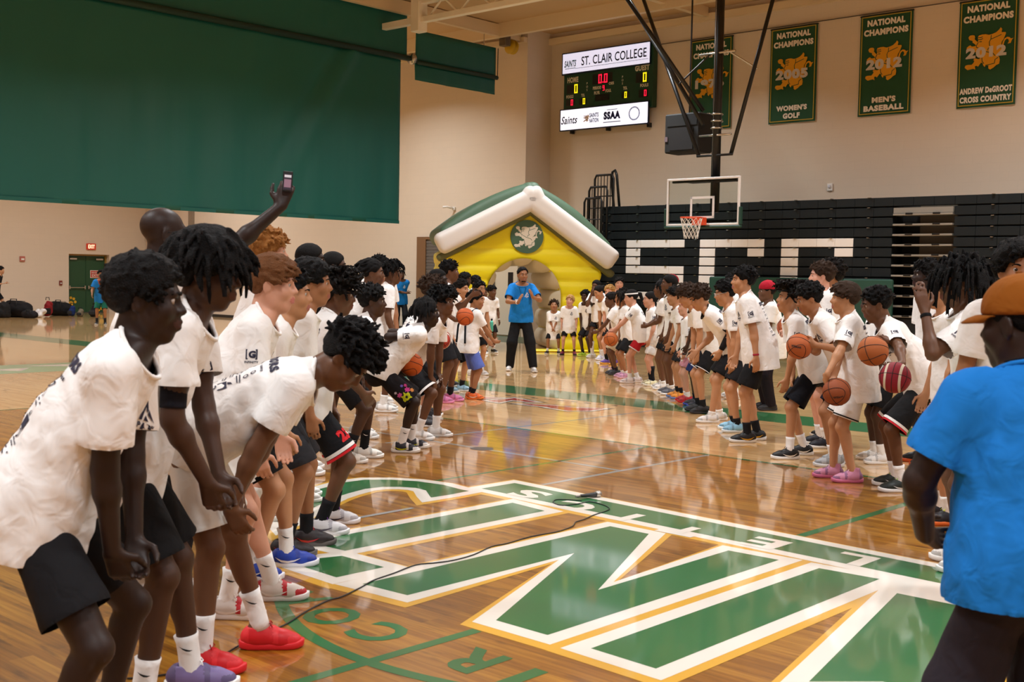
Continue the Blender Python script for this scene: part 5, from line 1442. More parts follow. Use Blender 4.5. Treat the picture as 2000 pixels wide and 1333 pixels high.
# bleachers: folded rows of padded seat fronts
bl_ = hall(empty('bleachers')); tag(bl_, 'folded black bleachers with white block letters', 'bleachers')
PIT, WID = .2175, .4445; ZT, AL = 3.60, -19.16; BF = 24.1
M_SEAT = mat('seat_black', '121719', rough=.6, spec=.25); M_SEATW = mat('seat_white', 'e6ded6', rough=.5); M_RISER = mat('riser_black', '0b0c0c', rough=.7)
seatm = MB().cbox((.002, 0, .010), (WID - .002, .16, PIT - .020), .007).mesh('seat_panel')
PAT = {'S': ['1111', '1000', '1000', '1111', '0001', '0001', '1111'], 'C': ['1111', '1001', '1000', '1000', '1000', '1001', '1111']}
white = set()
for ch, c0_ in (('S', 2), ('C', 7), ('C', 12)):
    for r, row in enumerate(PAT[ch]):
        for k, v in enumerate(row):
            if v == '1': white.add((4 + r, c0_ + k))
AISLE = (18, 19, 20)
NCOL = 30
for r in range(12):
    z = ZT - (r + 1) * PIT
    for c in range(NCOL):
        if c in AISLE and r > 0: continue
        o = bpy.data.objects.new('seat_panel', seatm); link(o, bl_); o.location = (AL + c * WID, BF + .004 * (11 - r), z)
        if len(seatm.materials) == 0: seatm.materials.append(M_SEAT)
        o.material_slots[0].link = 'OBJECT'; o.material_slots[0].material = M_SEATW if (r, c) in white else M_SEAT
MB().box((AL, BF + .2, 0), (AL + AISLE[0] * WID, BR - .12, ZT - .03)).build('understructure', M_RISER, bl_)
MB().box((AL + (AISLE[-1] + 1) * WID, BF + .2, 0), (AL + NCOL * WID, BR - .12, ZT - .03)).build('understructure', M_RISER, bl_)
MB().box((AL + AISLE[0] * WID, BF + .55, 0), (AL + (AISLE[-1] + 1) * WID, BR - .12, ZT - .03)).build('understructure', M_RISER, bl_)
MB().box((AL, BF + .06, 0), (AL + NCOL * WID, BF + .2, ZT - 12 * PIT)).build('lower_skirt', M_RISER, bl_)
rails = MB()
ALU = mat('step_aluminium', '9c968c', rough=.4, metal=.5); RIS = mat('step_riser', '5c5142', rough=.7)
xa0, xa1 = AL + AISLE[0] * WID + .02, AL + (AISLE[-1] + 1) * WID - .02
for r in range(1, 12):
    z = ZT - (r + 1) * PIT
    st = MB().cbox((xa0, BF - .01, z + .02), (xa1, BF + .40, z + .062), .006).build('step_tread', ALU, bl_)
    for x in (xa0 + .28, xa1 - .42): MB().cbox((x, BF - .02, z + .035), (x + .16, BF - .009, z + .075), .004).build('grip', BLACK, st)
    MB().box((xa0 + .45, BF + .36, z + .062), (xa1, BF + .40, z + PIT + .02)).build('step_riser', RIS, bl_)
MB().box((xa0, BF + .02, ZT - 2 * PIT + .07), (xa1, BF + .1, ZT - PIT - .03)).build('step_riser', mat('riser_grey', '8a857c', rough=.5, metal=.3), bl_)
for r in range(12):
    z = ZT - (r + 1) * PIT
    for c in range(0, NCOL, 2):
        if c in AISLE: continue
        MB().box((AL + c * WID + .32, BF - .012, z + PIT - .022), (AL + c * WID + .38, BF + .05, z + PIT - .010)).build('clip', CHROME, bl_)
# end rails
for k, (x, y, h, w) in enumerate(((AL - .32, BF + .2, 4.42, .62), (AL - .36, BF + .02, 4.10, .60), (AL - .38, BF - .14, 3.80, .58))):
    rr = MB().tube([(x, y, 2.2), (x, y, h - .1), (x + .05, y, h), (x + w - .05, y, h), (x + w, y, h - .1), (x + w, y, 2.4)], .03, 8).build('end_rail', BLACK, bl_, True)
    for q_ in range(1, 6): MB().tube([(x + w * q_ / 6, y, 2.4), (x + w * q_ / 6, y, h)], .012, 6).build('baluster', BLACK, rr)
    MB().tube([(x, y, h - .55), (x + w, y, h - .55)], .016, 6).build('cross_rail', BLACK, rr)
rr = MB().tube([(AL + .44, BF + .3, 3.5), (AL + .32, BF + .3, 4.42), (AL + .26, BF + .3, 4.54), (AL + .18, BF + .3, 4.50), (AL + .15, BF + .3, 4.3), (AL + .26, BF + .3, 3.5)], .035, 8).build('end_rail', BLACK, bl_, True)
MB().box((AL - .38, BF - .1, 0), (AL, BR - .15, 2.6)).build('end_frame', M_RISER, bl_)
pd = hall(empty('wall_pad')); tag(pd, 'dark green safety pad standing before the bleachers', 'pad')
M_PAD = mat('pad_green', '164234', rough=.55, var=.05, vscale=3)
for k in range(4): MB().cbox((-15.6 + k * 1.15, BF - .22, .05), (-14.46 + k * 1.15, BF - .10, 1.82), .03).build('pad_panel', M_PAD, pd)

# hoop hung from the ceiling
hp = hall(empty('basketball_hoop')); tag(hp, 'ceiling hung basketball hoop with clear backboard and orange rim', 'hoop')
hb, h0, h1, hz0, hz1 = 21.3, -15.06, -13.22, 2.90, 3.92; hx = (h0 + h1) / 2
fw_ = .045
for lo, hi in (((h0, hb, hz0), (h1, hb + .05, hz0 + fw_)), ((h0, hb, hz1 - fw_), (h1, hb + .05, hz1)), ((h0, hb, hz0 + fw_), (h0 + fw_, hb + .05, hz1 - fw_)), ((h1 - fw_, hb, hz0 + fw_), (h1, hb + .05, hz1 - fw_))):
    MB().cbox(lo, hi, .006).build('frame_bar', mat('board_white', 'e8e6e6', rough=.4), hp)
gl, gnt, gb_ = nodes_mat('clear_glass'); gb_.inputs['Base Color'].default_value = (.95, 1, .97, 1); gb_.inputs['Roughness'].default_value = .02; gb_.inputs['Transmission Weight'].default_value = 1.0; gb_.inputs['IOR'].default_value = 1.03
MB().box((h0 + fw_, hb + .02, hz0 + fw_), (h1 - fw_, hb + .032, hz1 - fw_)).build('glass_board', gl, hp)
tg = MB(); tx0, tx1, tz0, tz1, tw = hx - .305, hx + .305, 3.05, 3.52, .05
tg.box((tx0, hb + .010, tz0), (tx1, hb + .018, tz0 + tw)).box((tx0, hb + .010, tz1 - tw), (tx1, hb + .018, tz1)).box((tx0, hb + .010, tz0), (tx0 + tw, hb + .018, tz1)).box((tx1 - tw, hb + .010, tz0), (tx1, hb + .018, tz1))
tg.build('target_square', mat('board_white', 'e8e6e6'), hp)
pdm = mat('edge_pad', '143c30', rough=.6)
MB().cbox((h0 - .05, hb - .02, hz0 - .06), (h1 + .05, hb + .08, hz0 - .001), .02).build('edge_pad', pdm, hp)
for x in (h0 - .05, h1 + .001): MB().cbox((x, hb - .02, hz0), (x + .05, hb + .08, hz0 + .38), .015).build('edge_pad', pdm, hp)
ORG = mat('rim_orange', 'd8481c', rough=.45); rx, ry, rz, R0 = hx - .0, hb - .38, 3.05, .2286
MB().tube([(rx + R0 * math.cos(t), ry + R0 * math.sin(t), rz) for t in np.linspace(0, 2 * math.pi, 36, endpoint=False)], .011, 8, closed=True).build('rim', ORG, hp, True)
MB().cbox((rx - .14, hb - .17, rz - .15), (rx + .14, hb - .005, rz + .015), .01).build('rim_bracket', ORG, hp)
nt_ = MB()
for k in range(12):
    for sg_ in (1, -1):
        pts = []
        for j in range(7):
            f = j / 6; t = 2 * math.pi * k / 12 + sg_ * f * 1.35; r__ = R0 * (1 - .45 * f + .08 * f ** 3); pts.append((rx + r__ * math.cos(t), ry + r__ * math.sin(t), rz - .015 - .43 * f))
        nt_.tube(pts, .005, 4)
o = nt_.build('net', mat('net_white', 'ddd8cf', rough=.9), hp); tag(o, kind='stuff')
mb_ = MB().tube([(hx + .05, hb + .42, 3.2), (hx + .05, hb + .42, 8.75)], .10, 16).build('mast', BLACK, hp, True)
MB().box((hx + .02, hb + .315, 4.0), (hx + .03, hb + .33, 8.7)).build('lift_cable', CHROME, mb_)
for z in (2.96, 3.87): MB().cbox((hx - .55, hb + .06, z - .03), (hx + .65, hb + .44, z + .03), .008).build('mount_arm', BLACK, hp)
MB().cbox((h0 + .1, hb + .05, 3.83), (h1 - .1, hb + .12, 3.89), .008).build('top_brace', BLACK, hp)
for (p0, p1) in (((hx - .4, hb + .42, 4.45), (hx - 3.4, hb + 2.2, 8.75)), ((hx - .3, hb + .42, 5.1), (hx - 2.9, hb + .5, 8.75)), ((hx - .3, hb + .42, 5.4), (hx - 2.1, hb - 1.2, 8.75)), ((hx + .42, hb + .42, 4.42), (hx + 1.15, hb + 1.2, 8.75))):
    MB().tube([p0, p1], .045, 10).build('strut', BLACK, hp, True)
for z, w in ((4.42, .45), (4.85, .4), (6.6, .45)): MB().tube([(hx - w + .05, hb + .36, z), (hx + w + .05, hb + .36, z)], .025, 8).build('spreader', CHROME if z != 4.42 else BLACK, hp, True)
for z in (5.0, 5.15, 5.3): MB().lathe([(.12, -.02), (.135, -.01), (.135, .01), (.12, .02)], 16).build('collar', CHROME, hp, True).location = (hx + .05, hb + .42, z)
MB().tube([(hx - .15, hb + .4, 6.6), (hx - .95, hb + .42, 6.05)], .02, 6).build('brace', BLACK, hp); MB().tube([(hx + .3, hb + .4, 6.62), (hx + .78, hb + .8, 6.25)], .02, 6).build('brace', CHROME, hp)
sp_ = hall(empty('hanging_loudspeaker')); tag(sp_, 'black box loudspeaker hanging beside the hoop mast', 'loudspeaker')
MB().cbox((-15.80, 22.2, 4.60), (-14.86, 22.75, 5.48), .03).build('cabinet', mat('speaker_black', '0c0c0c', rough=.7), sp_)
MB().box((-15.64, 22.18, 4.66), (-15.02, 22.2, 5.16)).build('low_grille', mat('grille_dark', '120e0e', rough=.8), sp_); MB().box((-15.72, 22.185, 5.20), (-14.92, 22.2, 5.44)).build('horn_grille', mat('grille_grey', '1a1a1a', rough=.9), sp_)
MB().box((-15.78, 22.18, 4.86), (-15.70, 22.2, 4.97)).build('badge', mat('badge_grey', '6a5a60'), sp_); MB().tube([(-15.3, 22.45, 5.48), (-15.3, 22.45, 8.75)], .02, 6).build('suspension_rod', BLACK, sp_)

# microphone and cable on the floor
mc = empty('microphone'); g = ground(1168, 972); tag(mc, 'handheld microphone with silver ball head lying on the court', 'microphone')
mc.location = (g[0], g[1], .026); mc.rotation_euler = (0, 0, math.radians(28))
MB().lathe([(.004, .0), (.018, .004), (.0255, .016), (.027, .03), (.0255, .044), (.022, .052)], 20).build('grille', mat('mic_grille', 'b4b0aa', rough=.3, metal=.8), mc, True).matrix_local = Matrix.Translation((.03, 0, 0)) @ Matrix.Rotation(-math.pi / 2, 4, 'Y')
MB().lathe([(.021, 0), (.020, .02), (.0165, .06), (.0125, .13), (.012, .14)], 18).build('handle', mat('mic_body', '2a2a2c', rough=.5), mc, True).matrix_local = Matrix.Translation((-.022, 0, -.003)) @ Matrix.Rotation(-math.pi / 2, 4, 'Y') 
MB().lathe([(.0105, 0), (.0105, .03), (.006, .05)], 14).build('plug', mat('mic_plug', '8c8884', rough=.35, metal=.7), mc, True).matrix_local = Matrix.Translation((-.16, 0, -.006)) @ Matrix.Rotation(-math.pi / 2, 4, 'Y')
CP = [(1136, 980), (1110, 978), (1086, 978), (1081, 984), (1098, 989), (1130, 986), (1152, 982), (1178, 988), (1190, 995), (1184, 1000), (1160, 1008), (1140, 1017), (1124, 1022), (1118, 1030), (1092, 1040), (1060, 1046), (1030, 1052), (990, 1064), (960, 1070), (925, 1086), (885, 1097), (850, 1102), (812, 1106), (770, 1122), (730, 1136), (705, 1150), (668, 1168), (640, 1176), (600, 1196), (555, 1224), (510, 1242), (470, 1262), (420, 1290), (330, 1320), (230, 1330)]
cpts = [ground(*p) + np.array((0, 0, .006)) for p in CP]
sm = []
for i in range(len(cpts) - 1):
    p0, p1, p2, p3 = cpts[max(i - 1, 0)], cpts[i], cpts[i + 1], cpts[min(i + 2, len(cpts) - 1)]
    for t in (0, .25, .5, .75): sm.append(.5 * (2 * p1 + (p2 - p0) * t + (2 * p0 - 5 * p1 + 4 * p2 - p3) * t * t + (3 * p1 - p0 - 3 * p2 + p3) * t ** 3))
o = MB().tube(sm, .0042, 6).build('microphone_cable', mat('cable_black', '1a1a18', rough=.5), None, True); tag(o, 'thin black microphone cable trailing across the green lettering', 'cable')

# bags along the end wall
rnd = random.Random(4)
def bag(px, py, w, h, col, kind, label, c2=None):
    g = ground(px, py); r = empty('sports_bag' if kind != 'clothes' else 'clothing_pile', (g[0], g[1], 0), math.radians(rnd.uniform(-30, 30))); tag(r, label, 'bag' if kind != 'clothes' else 'clothes')
    F = Field((-w, -w, 0), (w, w, h * 1.4), .03)
    if kind == 'duffel': F.cone((-w * .35, 0, h * .45), (w * .35, 0, h * .42), h * .48, h * .46, .05)
    elif kind == 'pack': F.cone((0, 0, h * .3), (.04, 0, h * .68), w * .42, w * .33, .06); F.cone((0, -w * .3, h * .22), (0, -w * .3, h * .4), w * .22, w * .2, .05)
    else:
        for k in range(7): F.cone((rnd.uniform(-.35, .35) * w, rnd.uniform(-.3, .3) * w, .06), (rnd.uniform(-.4, .4) * w, rnd.uniform(-.3, .3) * w, rnd.uniform(.05, h * .8)), .09, .07, .05)
    sl, x, y, z = F.sub((-9, -9, -9), (9, 9, 9)); F.d[sl] = np.maximum(F.d[sl] + .02 * wob(x, y, z, int(px), (4, 4, 4)), -z + .002)
    V_, Q_ = F.mesh(); add('body', mesh_np('body', V_, Q_), r, cloth(col))
    if kind == 'duffel':
        MB().tube([(-w * .2, -h * .44, h * .5), (-w * .15, -h * .3, h * 1.02), (w * .15, -h * .3, h * 1.02), (w * .2, -h * .44, h * .5)], .018, 6).build('handle', cloth(c2 or '2a2a2a'), r, True)
        MB().tube([(-w * .4, 0, h * .92), (w * .4, 0, h * .90)], .012, 6).build('zip', cloth(c2 or '3a3a3a'), r, True)
    elif kind == 'pack':
        MB().tube([(-.06, .05, h * .95), (-.05, .02, h * 1.1), (.05, .02, h * 1.1), (.06, .05, h * .95)], .014, 6).build('handle', cloth(c2 or '2a2a2a'), r, True)
        MB().cbox((-w * .28, -w * .60, h * .15), (w * .28, -w * .45, h * .5), .03).build('pocket', cloth(c2 or '2a2a2a'), r)
bag(34, 620, .8, .62, '161416', 'duffel', 'large black duffel bag against the end wall'); bag(6, 621, .6, .5, '1c1a1a', 'pack', 'black rucksack leaning on the end wall'); bag(58, 622, .45, .28, '1a181a', 'duffel', 'low flat black bag between duffel and white clothes')
bag(77, 620, .5, .30, 'd2cac4', 'clothes', 'crumpled white clothes dropped by the end wall'); bag(93, 619, .40, .62, '7a1a1e', 'pack', 'red and black backpack beside the white clothes', '1a1414'); bag(117, 617, .55, .56, '141416', 'duffel', 'black duffel bag next to the red backpack')
bag(140, 618, .32, .42, '1a2c5c', 'pack', 'blue and black backpack left of the green doors'); bag(156, 619, .28, .3, '6a6050', 'pack', 'small grey bag at the foot of the doors'); bag(184, 619, .4, .45, '18161a', 'pack', 'black backpack slumped at the green doors')

# ------------------------------------------------------------------ inflatable house (x right, y away from the court, z up)
ho = empty('inflatable_house', (0.0, 27.35, 0), math.radians(9)); tag(ho, 'yellow inflatable tunnel house with white edged green roof and griffin badge', 'inflatable')
M_YEL = mat('vinyl_yellow', 'ead80c', rough=.42, spec=.45, var=.04, vscale=2, bump=.05, bscale=20); M_CRM = mat('vinyl_cream', 'ddd2b8', rough=.5, var=.05, vscale=2)
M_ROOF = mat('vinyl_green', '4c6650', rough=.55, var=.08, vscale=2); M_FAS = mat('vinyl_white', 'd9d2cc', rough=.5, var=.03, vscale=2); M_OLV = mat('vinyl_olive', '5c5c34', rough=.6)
XL, XR, AX, AZ, EZL, EZR, DEP = -1.56, 2.02, .40, 3.62, 2.30, 2.10, 2.6
acx, acw, acz = .23, .86, 1.28     # arch: centre, half width, spring height
SEAM = [0, .30, .62, .96, 1.30, 1.64, 1.98, 2.40]
def bulge(z):
    out = np.zeros_like(z)
    for s0, s1 in zip(SEAM[:-1], SEAM[1:]):
        t = (z - s0) / (s1 - s0); out = np.where((t >= 0) & (t < 1), np.sqrt(np.clip(1 - (2 * t - 1) ** 2, 0, 1)), out)
    return np.where(z > 2.40, np.clip(.75 + (z - 2.40) * .2, 0, 1), out)
F = Field((XL - .3, -.3, -.02), (XR + .3, DEP + .3, AZ + .2), .042)
sl, x, y, z = F.sub((-9, -9, -9), (9, 9, 9))
bz = bulge(z + 0 * x)
roofl = AZ - (AX - x) * (AZ - EZL) / (AX - XL); roofr = AZ - (x - AX) * (AZ - EZR) / (XR - AX)
top = (z - np.minimum(roofl, roofr)) * .8
d_ = np.maximum(np.maximum(XL - .07 * bz - x, x - XR - .07 * bz), top)
d_ = np.maximum(d_, np.maximum(-(y + .085 * bz), y - DEP - .085 * bz))
arch = np.where(z > acz, np.sqrt((x - acx) ** 2 + (z - acz) ** 2) - acw, np.abs(x - acx) - acw)
d_ = np.maximum(d_, -(arch + 0 * y)); d_ = np.maximum(d_, .0 - z)
F.d[sl] = d_
V_, Q_ = F.mesh(); V_ = relax(V_, Q_, 2, .4)
add('body', mesh_np('body', V_, Q_), ho, M_YEL)
# cream lining of the tunnel: puffed segments
NS, PER = 11, 8
path = []
Ltot = 2 * acz + math.pi * acw
def arch_pt(s, r):
    if s < acz: return (acx - r, s), (1, 0)
    if s > Ltot - acz: return (acx + r, Ltot - s), (-1, 0)
    t = math.pi - (s - acz) / acw; return (acx + r * math.cos(t), acz + r * math.sin(t)), (-math.cos(t), -math.sin(t))
for k in range(NS):
    V_ = []; NY = 10
    for i in range(PER + 1):
        f = i / PER; s = Ltot * (k + f) / NS; puff = .17 * math.sqrt(max(0, 1 - (2 * f - 1) ** 2))
        for j in range(NY + 1):
            g = j / NY; yy = -.10 + (DEP + .2) * g; e = .17 * math.sqrt(max(0, 1 - (2 * g - 1) ** 8)); (px, pz), nv = arch_pt(s, acw + .015)
            rr = puff * (e / .17); V_.append((px + nv[0] * rr, yy - (.05 * (1 - g) if g < .5 else 0), pz + nv[1] * rr))
    F_ = [(i * (NY + 1) + j, i * (NY + 1) + j + 1, (i + 1) * (NY + 1) + j + 1, (i + 1) * (NY + 1) + j) for i in range(PER) for j in range(NY)]
    add('tunnel_segment', mesh_np('tunnel_segment', V_, F_), ho, M_CRM)
# fascia and roof
def slab(p0, p1, thick, y0, y1, rnd, h=.045, sag=0.0):
    """rounded bar from p0 to p1 (x,z), hanging below the line"""
    p0 = np.array(p0); p1 = np.array(p1); L = np.linalg.norm(p1 - p0); u = (p1 - p0) / L; n = np.array((-u[1], u[0])); n = n if n[1] > 0 else -n
    lo = (min(p0[0], p1[0]) - .7, y0 - .2, min(p0[1], p1[1]) - .8); hi = (max(p0[0], p1[0]) + .7, y1 + .2, max(p0[1], p1[1]) + .8)
    F = Field(lo, hi, h); sl, x, y, z = F.sub((-9, -9, -9), (9, 9, 9))
    s = (x - p0[0]) * u[0] + (z - p0[1]) * u[1]; t = (x - p0[0]) * n[0] + (z - p0[1]) * n[1] - sag * np.sin(np.clip(s / L, 0, 1) * math.pi)
    qx = np.abs(s - L / 2) - L / 2 + rnd; qy = np.abs(y - (y0 + y1) / 2) - (y1 - y0) / 2 + rnd; qz = np.abs(t + thick / 2) - thick / 2 + rnd
    F.d[sl] = np.sqrt(np.maximum(qx, 0) ** 2 + np.maximum(qy, 0) ** 2 + np.maximum(qz, 0) ** 2) + np.minimum(np.maximum(qx, np.maximum(qy, qz)), 0) - rnd
    return F.mesh()
for (p0, p1, nm) in (((AX + .12, 3.88), (-1.92, 2.62), 'l'), ((AX - .12, 3.88), (2.50, 2.30), 'r')):
    V_, Q_ = slab(p0, p1, .50, -.42, .02, .14); add('fascia', mesh_np('fascia', V_, Q_), ho, M_FAS)
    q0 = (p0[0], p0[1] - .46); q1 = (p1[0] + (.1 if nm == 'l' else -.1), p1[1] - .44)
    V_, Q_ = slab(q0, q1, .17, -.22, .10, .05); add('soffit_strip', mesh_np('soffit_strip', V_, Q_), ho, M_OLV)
    V_, Q_ = slab((p0[0], p0[1] + .10), (p1[0] + (.14 if nm == 'l' else -.10), p1[1] + .14), .40, -.10, DEP + .35, .15, .05, .16); ro = add('roof_panel', mesh_np('roof_panel', V_, Q_), ho, M_ROOF)
    bv = BVHTree.FromPolygons([tuple(v) for v in V_], [tuple(int(i) for i in q) for q in Q_])
    for kx in (.18, .46, .72):
        for ky in (.35, 1.1, 1.9):
            cx = p0[0] + (p1[0] - p0[0]) * (kx + .06 * math.sin(ky * 5)); chev = []
            for (dx, dy) in ((-.16, -.14), (.06, -.14), (.16, .0), (.06, .14), (-.16, .14), (-.06, 0)):
                h_ = bv.ray_cast(Vector((cx + dx, ky + dy, 6)), Vector((0, 0, -1)))
                if h_[0] is not None: chev.append(h_[0] + h_[1] * .006)
            if len(chev) == 6: add('shingle_mark', mesh_np('shingle_mark', chev, [(0, 1, 2, 3, 4, 5)], False), ro, mat('vinyl_leaf', '6f9a6a', rough=.6))
bc = (.29, -.10, 2.66)
bd_ = MB().prism([(.385 * math.cos(t), .385 * math.sin(t)) for t in np.linspace(0, 2 * math.pi, 40, endpoint=False)], 0, .05, ((bc[0], bc[1] + .03, bc[2]), EX, EY, EZ)).build('badge', mat('badge_green', '40604c', rough=.6, var=.1, vscale=6), ho)
griffin(.385, (bc[0], bc[1] - .021, bc[2]), EX, EY, EZ, .004, mat('badge_white', 'd8d0c0', rough=.6), mat('badge_line', '40604c'), bd_)
MB().cbox((acx + .25, -.35, .004), (XR + .1, .1, .05), .015).build('ground_flap', M_YEL, ho)

# ------------------------------------------------------------------ who stands where
def spot(px, v):
    """floor point at image column px and distance v"""
    y = 538 + .0184 * (px - 1000) + 1.75 * FPX / v
    return at_depth(px, y, v)[:2]
def feet_at(px, py): return ground(px, py)[:2]
# ---- basketballs
BALLM = {}
def ball_mats(c): return mat('ball_' + c, c, rough=.6, spec=.3, bump=.25, bscale=400)
def _ball_meshes():
    R = .119; V = []; F = []; nu, nv = 32, 20
    for j in range(nv + 1):
        for i in range(nu):
            t, p = 2 * math.pi * i / nu, math.pi * j / nv; V.append((R * math.sin(p) * math.cos(t), R * math.sin(p) * math.sin(t), R * math.cos(p)))
    F = [(j * nu + i, (j + 1) * nu + i, (j + 1) * nu + (i + 1) % nu, j * nu + (i + 1) % nu) for j in range(nv) for i in range(nu)]
    BALLM['ball'] = mesh_np('basketball', V, np.array(F), True)
    b = MB(); T = np.linspace(0, 2 * math.pi, 48, endpoint=False)
    b.tube([(R * math.cos(t), R * math.sin(t), 0) for t in T], .0028, 5, closed=True); b.tube([(R * math.cos(t), 0, R * math.sin(t)) for t in T], .0028, 5, closed=True)
    for sg in (-1, 1):
        pts = []
        for t in T:
            v = unit((.62 * math.cos(t), sg * (.72 + .28 * math.cos(2 * t) * .6), .95 * math.sin(t))); pts.append(v * R)
        b.tube(pts, .0028, 5, closed=True)
    BALLM['seams'] = b.mesh('basketball_seams', True)
    b = MB()
    for k in range(17):
        pass
    band = []
    for sg in (-1, 1):
        V2 = []; 
        for w in (-.20, .20):
            for t in T: v = unit((math.cos(t), w * .55 + sg * .52, math.sin(t))); V2.append(v * (R + .0012))
        n = len(T); b.raw(V2, [(i, (i + 1) % n, n + (i + 1) % n, n + i) for i in range(n)])
    BALLM['band'] = b.mesh('basketball_band', True)
_ball_meshes()
def ball(w, col, label, rot_=(20, 30, 0), text=None, band=None):
    r = empty('basketball', w); r.rotation_euler = [math.radians(t) for t in rot_]; tag(r, label, 'ball', 'basketballs held by the players')
    I4 = Matrix.Identity(4)
    put('skin', BALLM['ball'], ball_mats(col), r, I4); put('seams', BALLM['seams'], mat('ball_seam', '1c1210', rough=.7), r, I4)
    if band: put('white_panels', BALLM['band'], ball_mats(band), r, I4)
    if text:
        inv = Matrix.LocRotScale(None, r.rotation_euler, None).to_3x3().inverted()
        vd = unit(np.array((0, 0, EYE)) - np.array(w)); ex = unit(np.cross((0, 0, 1), vd)); ey = np.cross(vd, ex)
        ex = rot(vd, text[1]) @ ex; ey = rot(vd, text[1]) @ ey
        Vt, Ft = text_mesh(text[0], .05); P = []
        for p in Vt:
            q = unit(vd + (ex * (p[0] * text[3] + text[4]) + ey * (p[1] * text[3] + text[5]))) * .1205; P.append(inv @ Vector(q))
        add('lettering', mesh_np('lettering', P, Ft, False), r, mat('ball_ink', text[2], rough=.6))
    return r

WHT = 'f4f2f0'
def sh(**k): return dict(k)
BLK = '17171a'
# =========================== left row, facing across the court
p = spot(190, 3.95)
person('boy with short afro crouching, hands between knees, black shorts', p, 84, 1.96, 'deep', afro(.030, amp=.006), pose=dict(lean=27, curve=8, drop=.09, pelvis=(0, -.10), hp=8, hy=-4, feet=((-.20, .04, -12), (.17, -.06, 12)), knees=(-.15, .1), arm=({'to': (-.04, .18, .68), 'el': (-.7, -.7, 0), 'hd': (.5, .2, -.8)}, {'to': (.08, .14, .68), 'el': (.4, -1, .0), 'hd': (-.4, .2, -.8)}), lip=1.25, nose=.015),
       shirt=sh(hem=.17, sleeve=.72, fit=1.04), shorts=dict(col=BLK, len=.74, ease=.03), shoes=('d8d4d0', 'f0f0f0', 'ffffff', None), lod=0, prints=('chest', 'back'))
p = spot(346, 4.66)
person('tall boy with hanging dreadlocks and black arm sleeve leaning forward', p, 84, 1.98, 'dark', dreads(n=230, ln=.125, r=.0085, t=.046, hl=(-.004, -.014), out=.05), pose=dict(lean=23, curve=10, drop=.03, hp=14, hy=3, feet=((-.14, .10, -6), (.14, -.02, 8)), arm=({'to': (-.03, .22, .83), 'el': (-.7, -.8, 0), 'hd': (.4, .3, -.8)}, {'to': (.13, .20, .84), 'el': (.5, -.9, 0), 'hd': (-.4, .2, -.9)}), lip=1.25, nose=.015, nk=1.1),
       shirt=sh(hem=.20, sleeve=.60, fit=1.06), shorts=dict(col='141416', len=.86, ease=.03), socks=('efecea', .13, '1a1a1a'), shoes=('7a6a9a', 'efecea', 'ffffff', None), lod=0, prints=('chest',), extras=(('arm_sleeve', 1, '16161e', .56, .86),))
p = spot(470, 5.2)
person('boy bent double with hands on knees and short dark twists', p, 86, 1.90, 'brown', twists(n=230, ln=.060, r=.009, t=.024, sweep=(0, .15, .25), grav=.15, out=.5), pose=dict(lean=60, curve=10, drop=.0, hp=58, hy=4, pelvis=(0, -.14), feet=((-.16, .14, -4), (.14, -.06, 6)), arm=({'to': 'knee'}, {'to': (.18, .04, .66), 'el': (.4, -1, .1), 'hd': (-.2, .4, -.8)}), lip=1.2),
       shirt=sh(hem=.12, sleeve=.62, fit=1.03, hang=.09), shorts=dict(col='e8e6e2', len=.8), socks=('efecea', .15, '1a1a1a'), shoes=('c8141c', 'd82028', 'a81018', None, 'low', 'd8262c'), lod=0, prints=('back',))
p = spot(490, 6.0)
person('sandy haired boy in white shorts with red and white trainers', p, 84, 1.92, 'fair', swept(n=190, ln=.050, r=.009, t=.020, sweep=(0, .9, .25)), 'auburn', pose=dict(lean=24, curve=8, drop=.04, hp=7, hy=0, feet=((-.16, .16, -4), (.14, -.02, 6)), arm=({'to': (-.10, .20, .84), 'hd': (.2, .2, -.9)}, {'to': (.17, .12, .80), 'hd': (-.1, .2, -.9)})),
       shirt=sh(hem=.16, sleeve=.66, fit=1.03), shorts=dict(col='e6e4e0', len=.74, ease=.025), socks=('f2f0ee', .15, '1a1a1a'), shoes=('d8cfc8', 'f2efee', 'f4efe8', 'f2efee', 'low', 'b8242c'), lod=0, prints=('chest', 'sleeve_r'))
p = spot(534, 6.75)
person('dark haired boy in blue trainers partly hidden behind the sandy haired boy', p, 82, 1.86, 'olive', crop(t=.020, amp=.006), 'black', pose=dict(lean=22, curve=8, drop=.06, hp=6, feet=((-.14, .14, -4), (.14, -.04, 6)), arm=({'to': 'thigh'}, {'to': (.16, .14, .82), 'hd': (-.1, .2, -.9)})),
       shirt=sh(hem=.14), shorts=dict(col='131315', len=.80), socks=('f0eeec', .14, '1a1a1a'), shoes=('1f3fa8', 'e8e8f0', '1f3fa8', 'e8e8f0', 'low', '1a3290'), lod=1, prints=('chest',))
p = spot(590, 7.3)
person('boy with rounded afro and grey shorts in black and red shoes', p, 80, 1.86, 'tan', afro(.035), pose=dict(lean=14, curve=8, drop=.03, hp=6, feet=((-.13, .10, -4), (.13, -.02, 6)), arm=({'to': 'thigh'}, {'to': (.17, .12, .80)})),
       shirt=sh(hem=.17), shorts=dict(col='2c2c30', len=.88, ease=.03), socks=('17171a', .12), shoes=('241c1e', '5a5654', 'a02028', 'a8242c'), lod=1, prints=('back',))
p = spot(640, 7.95)
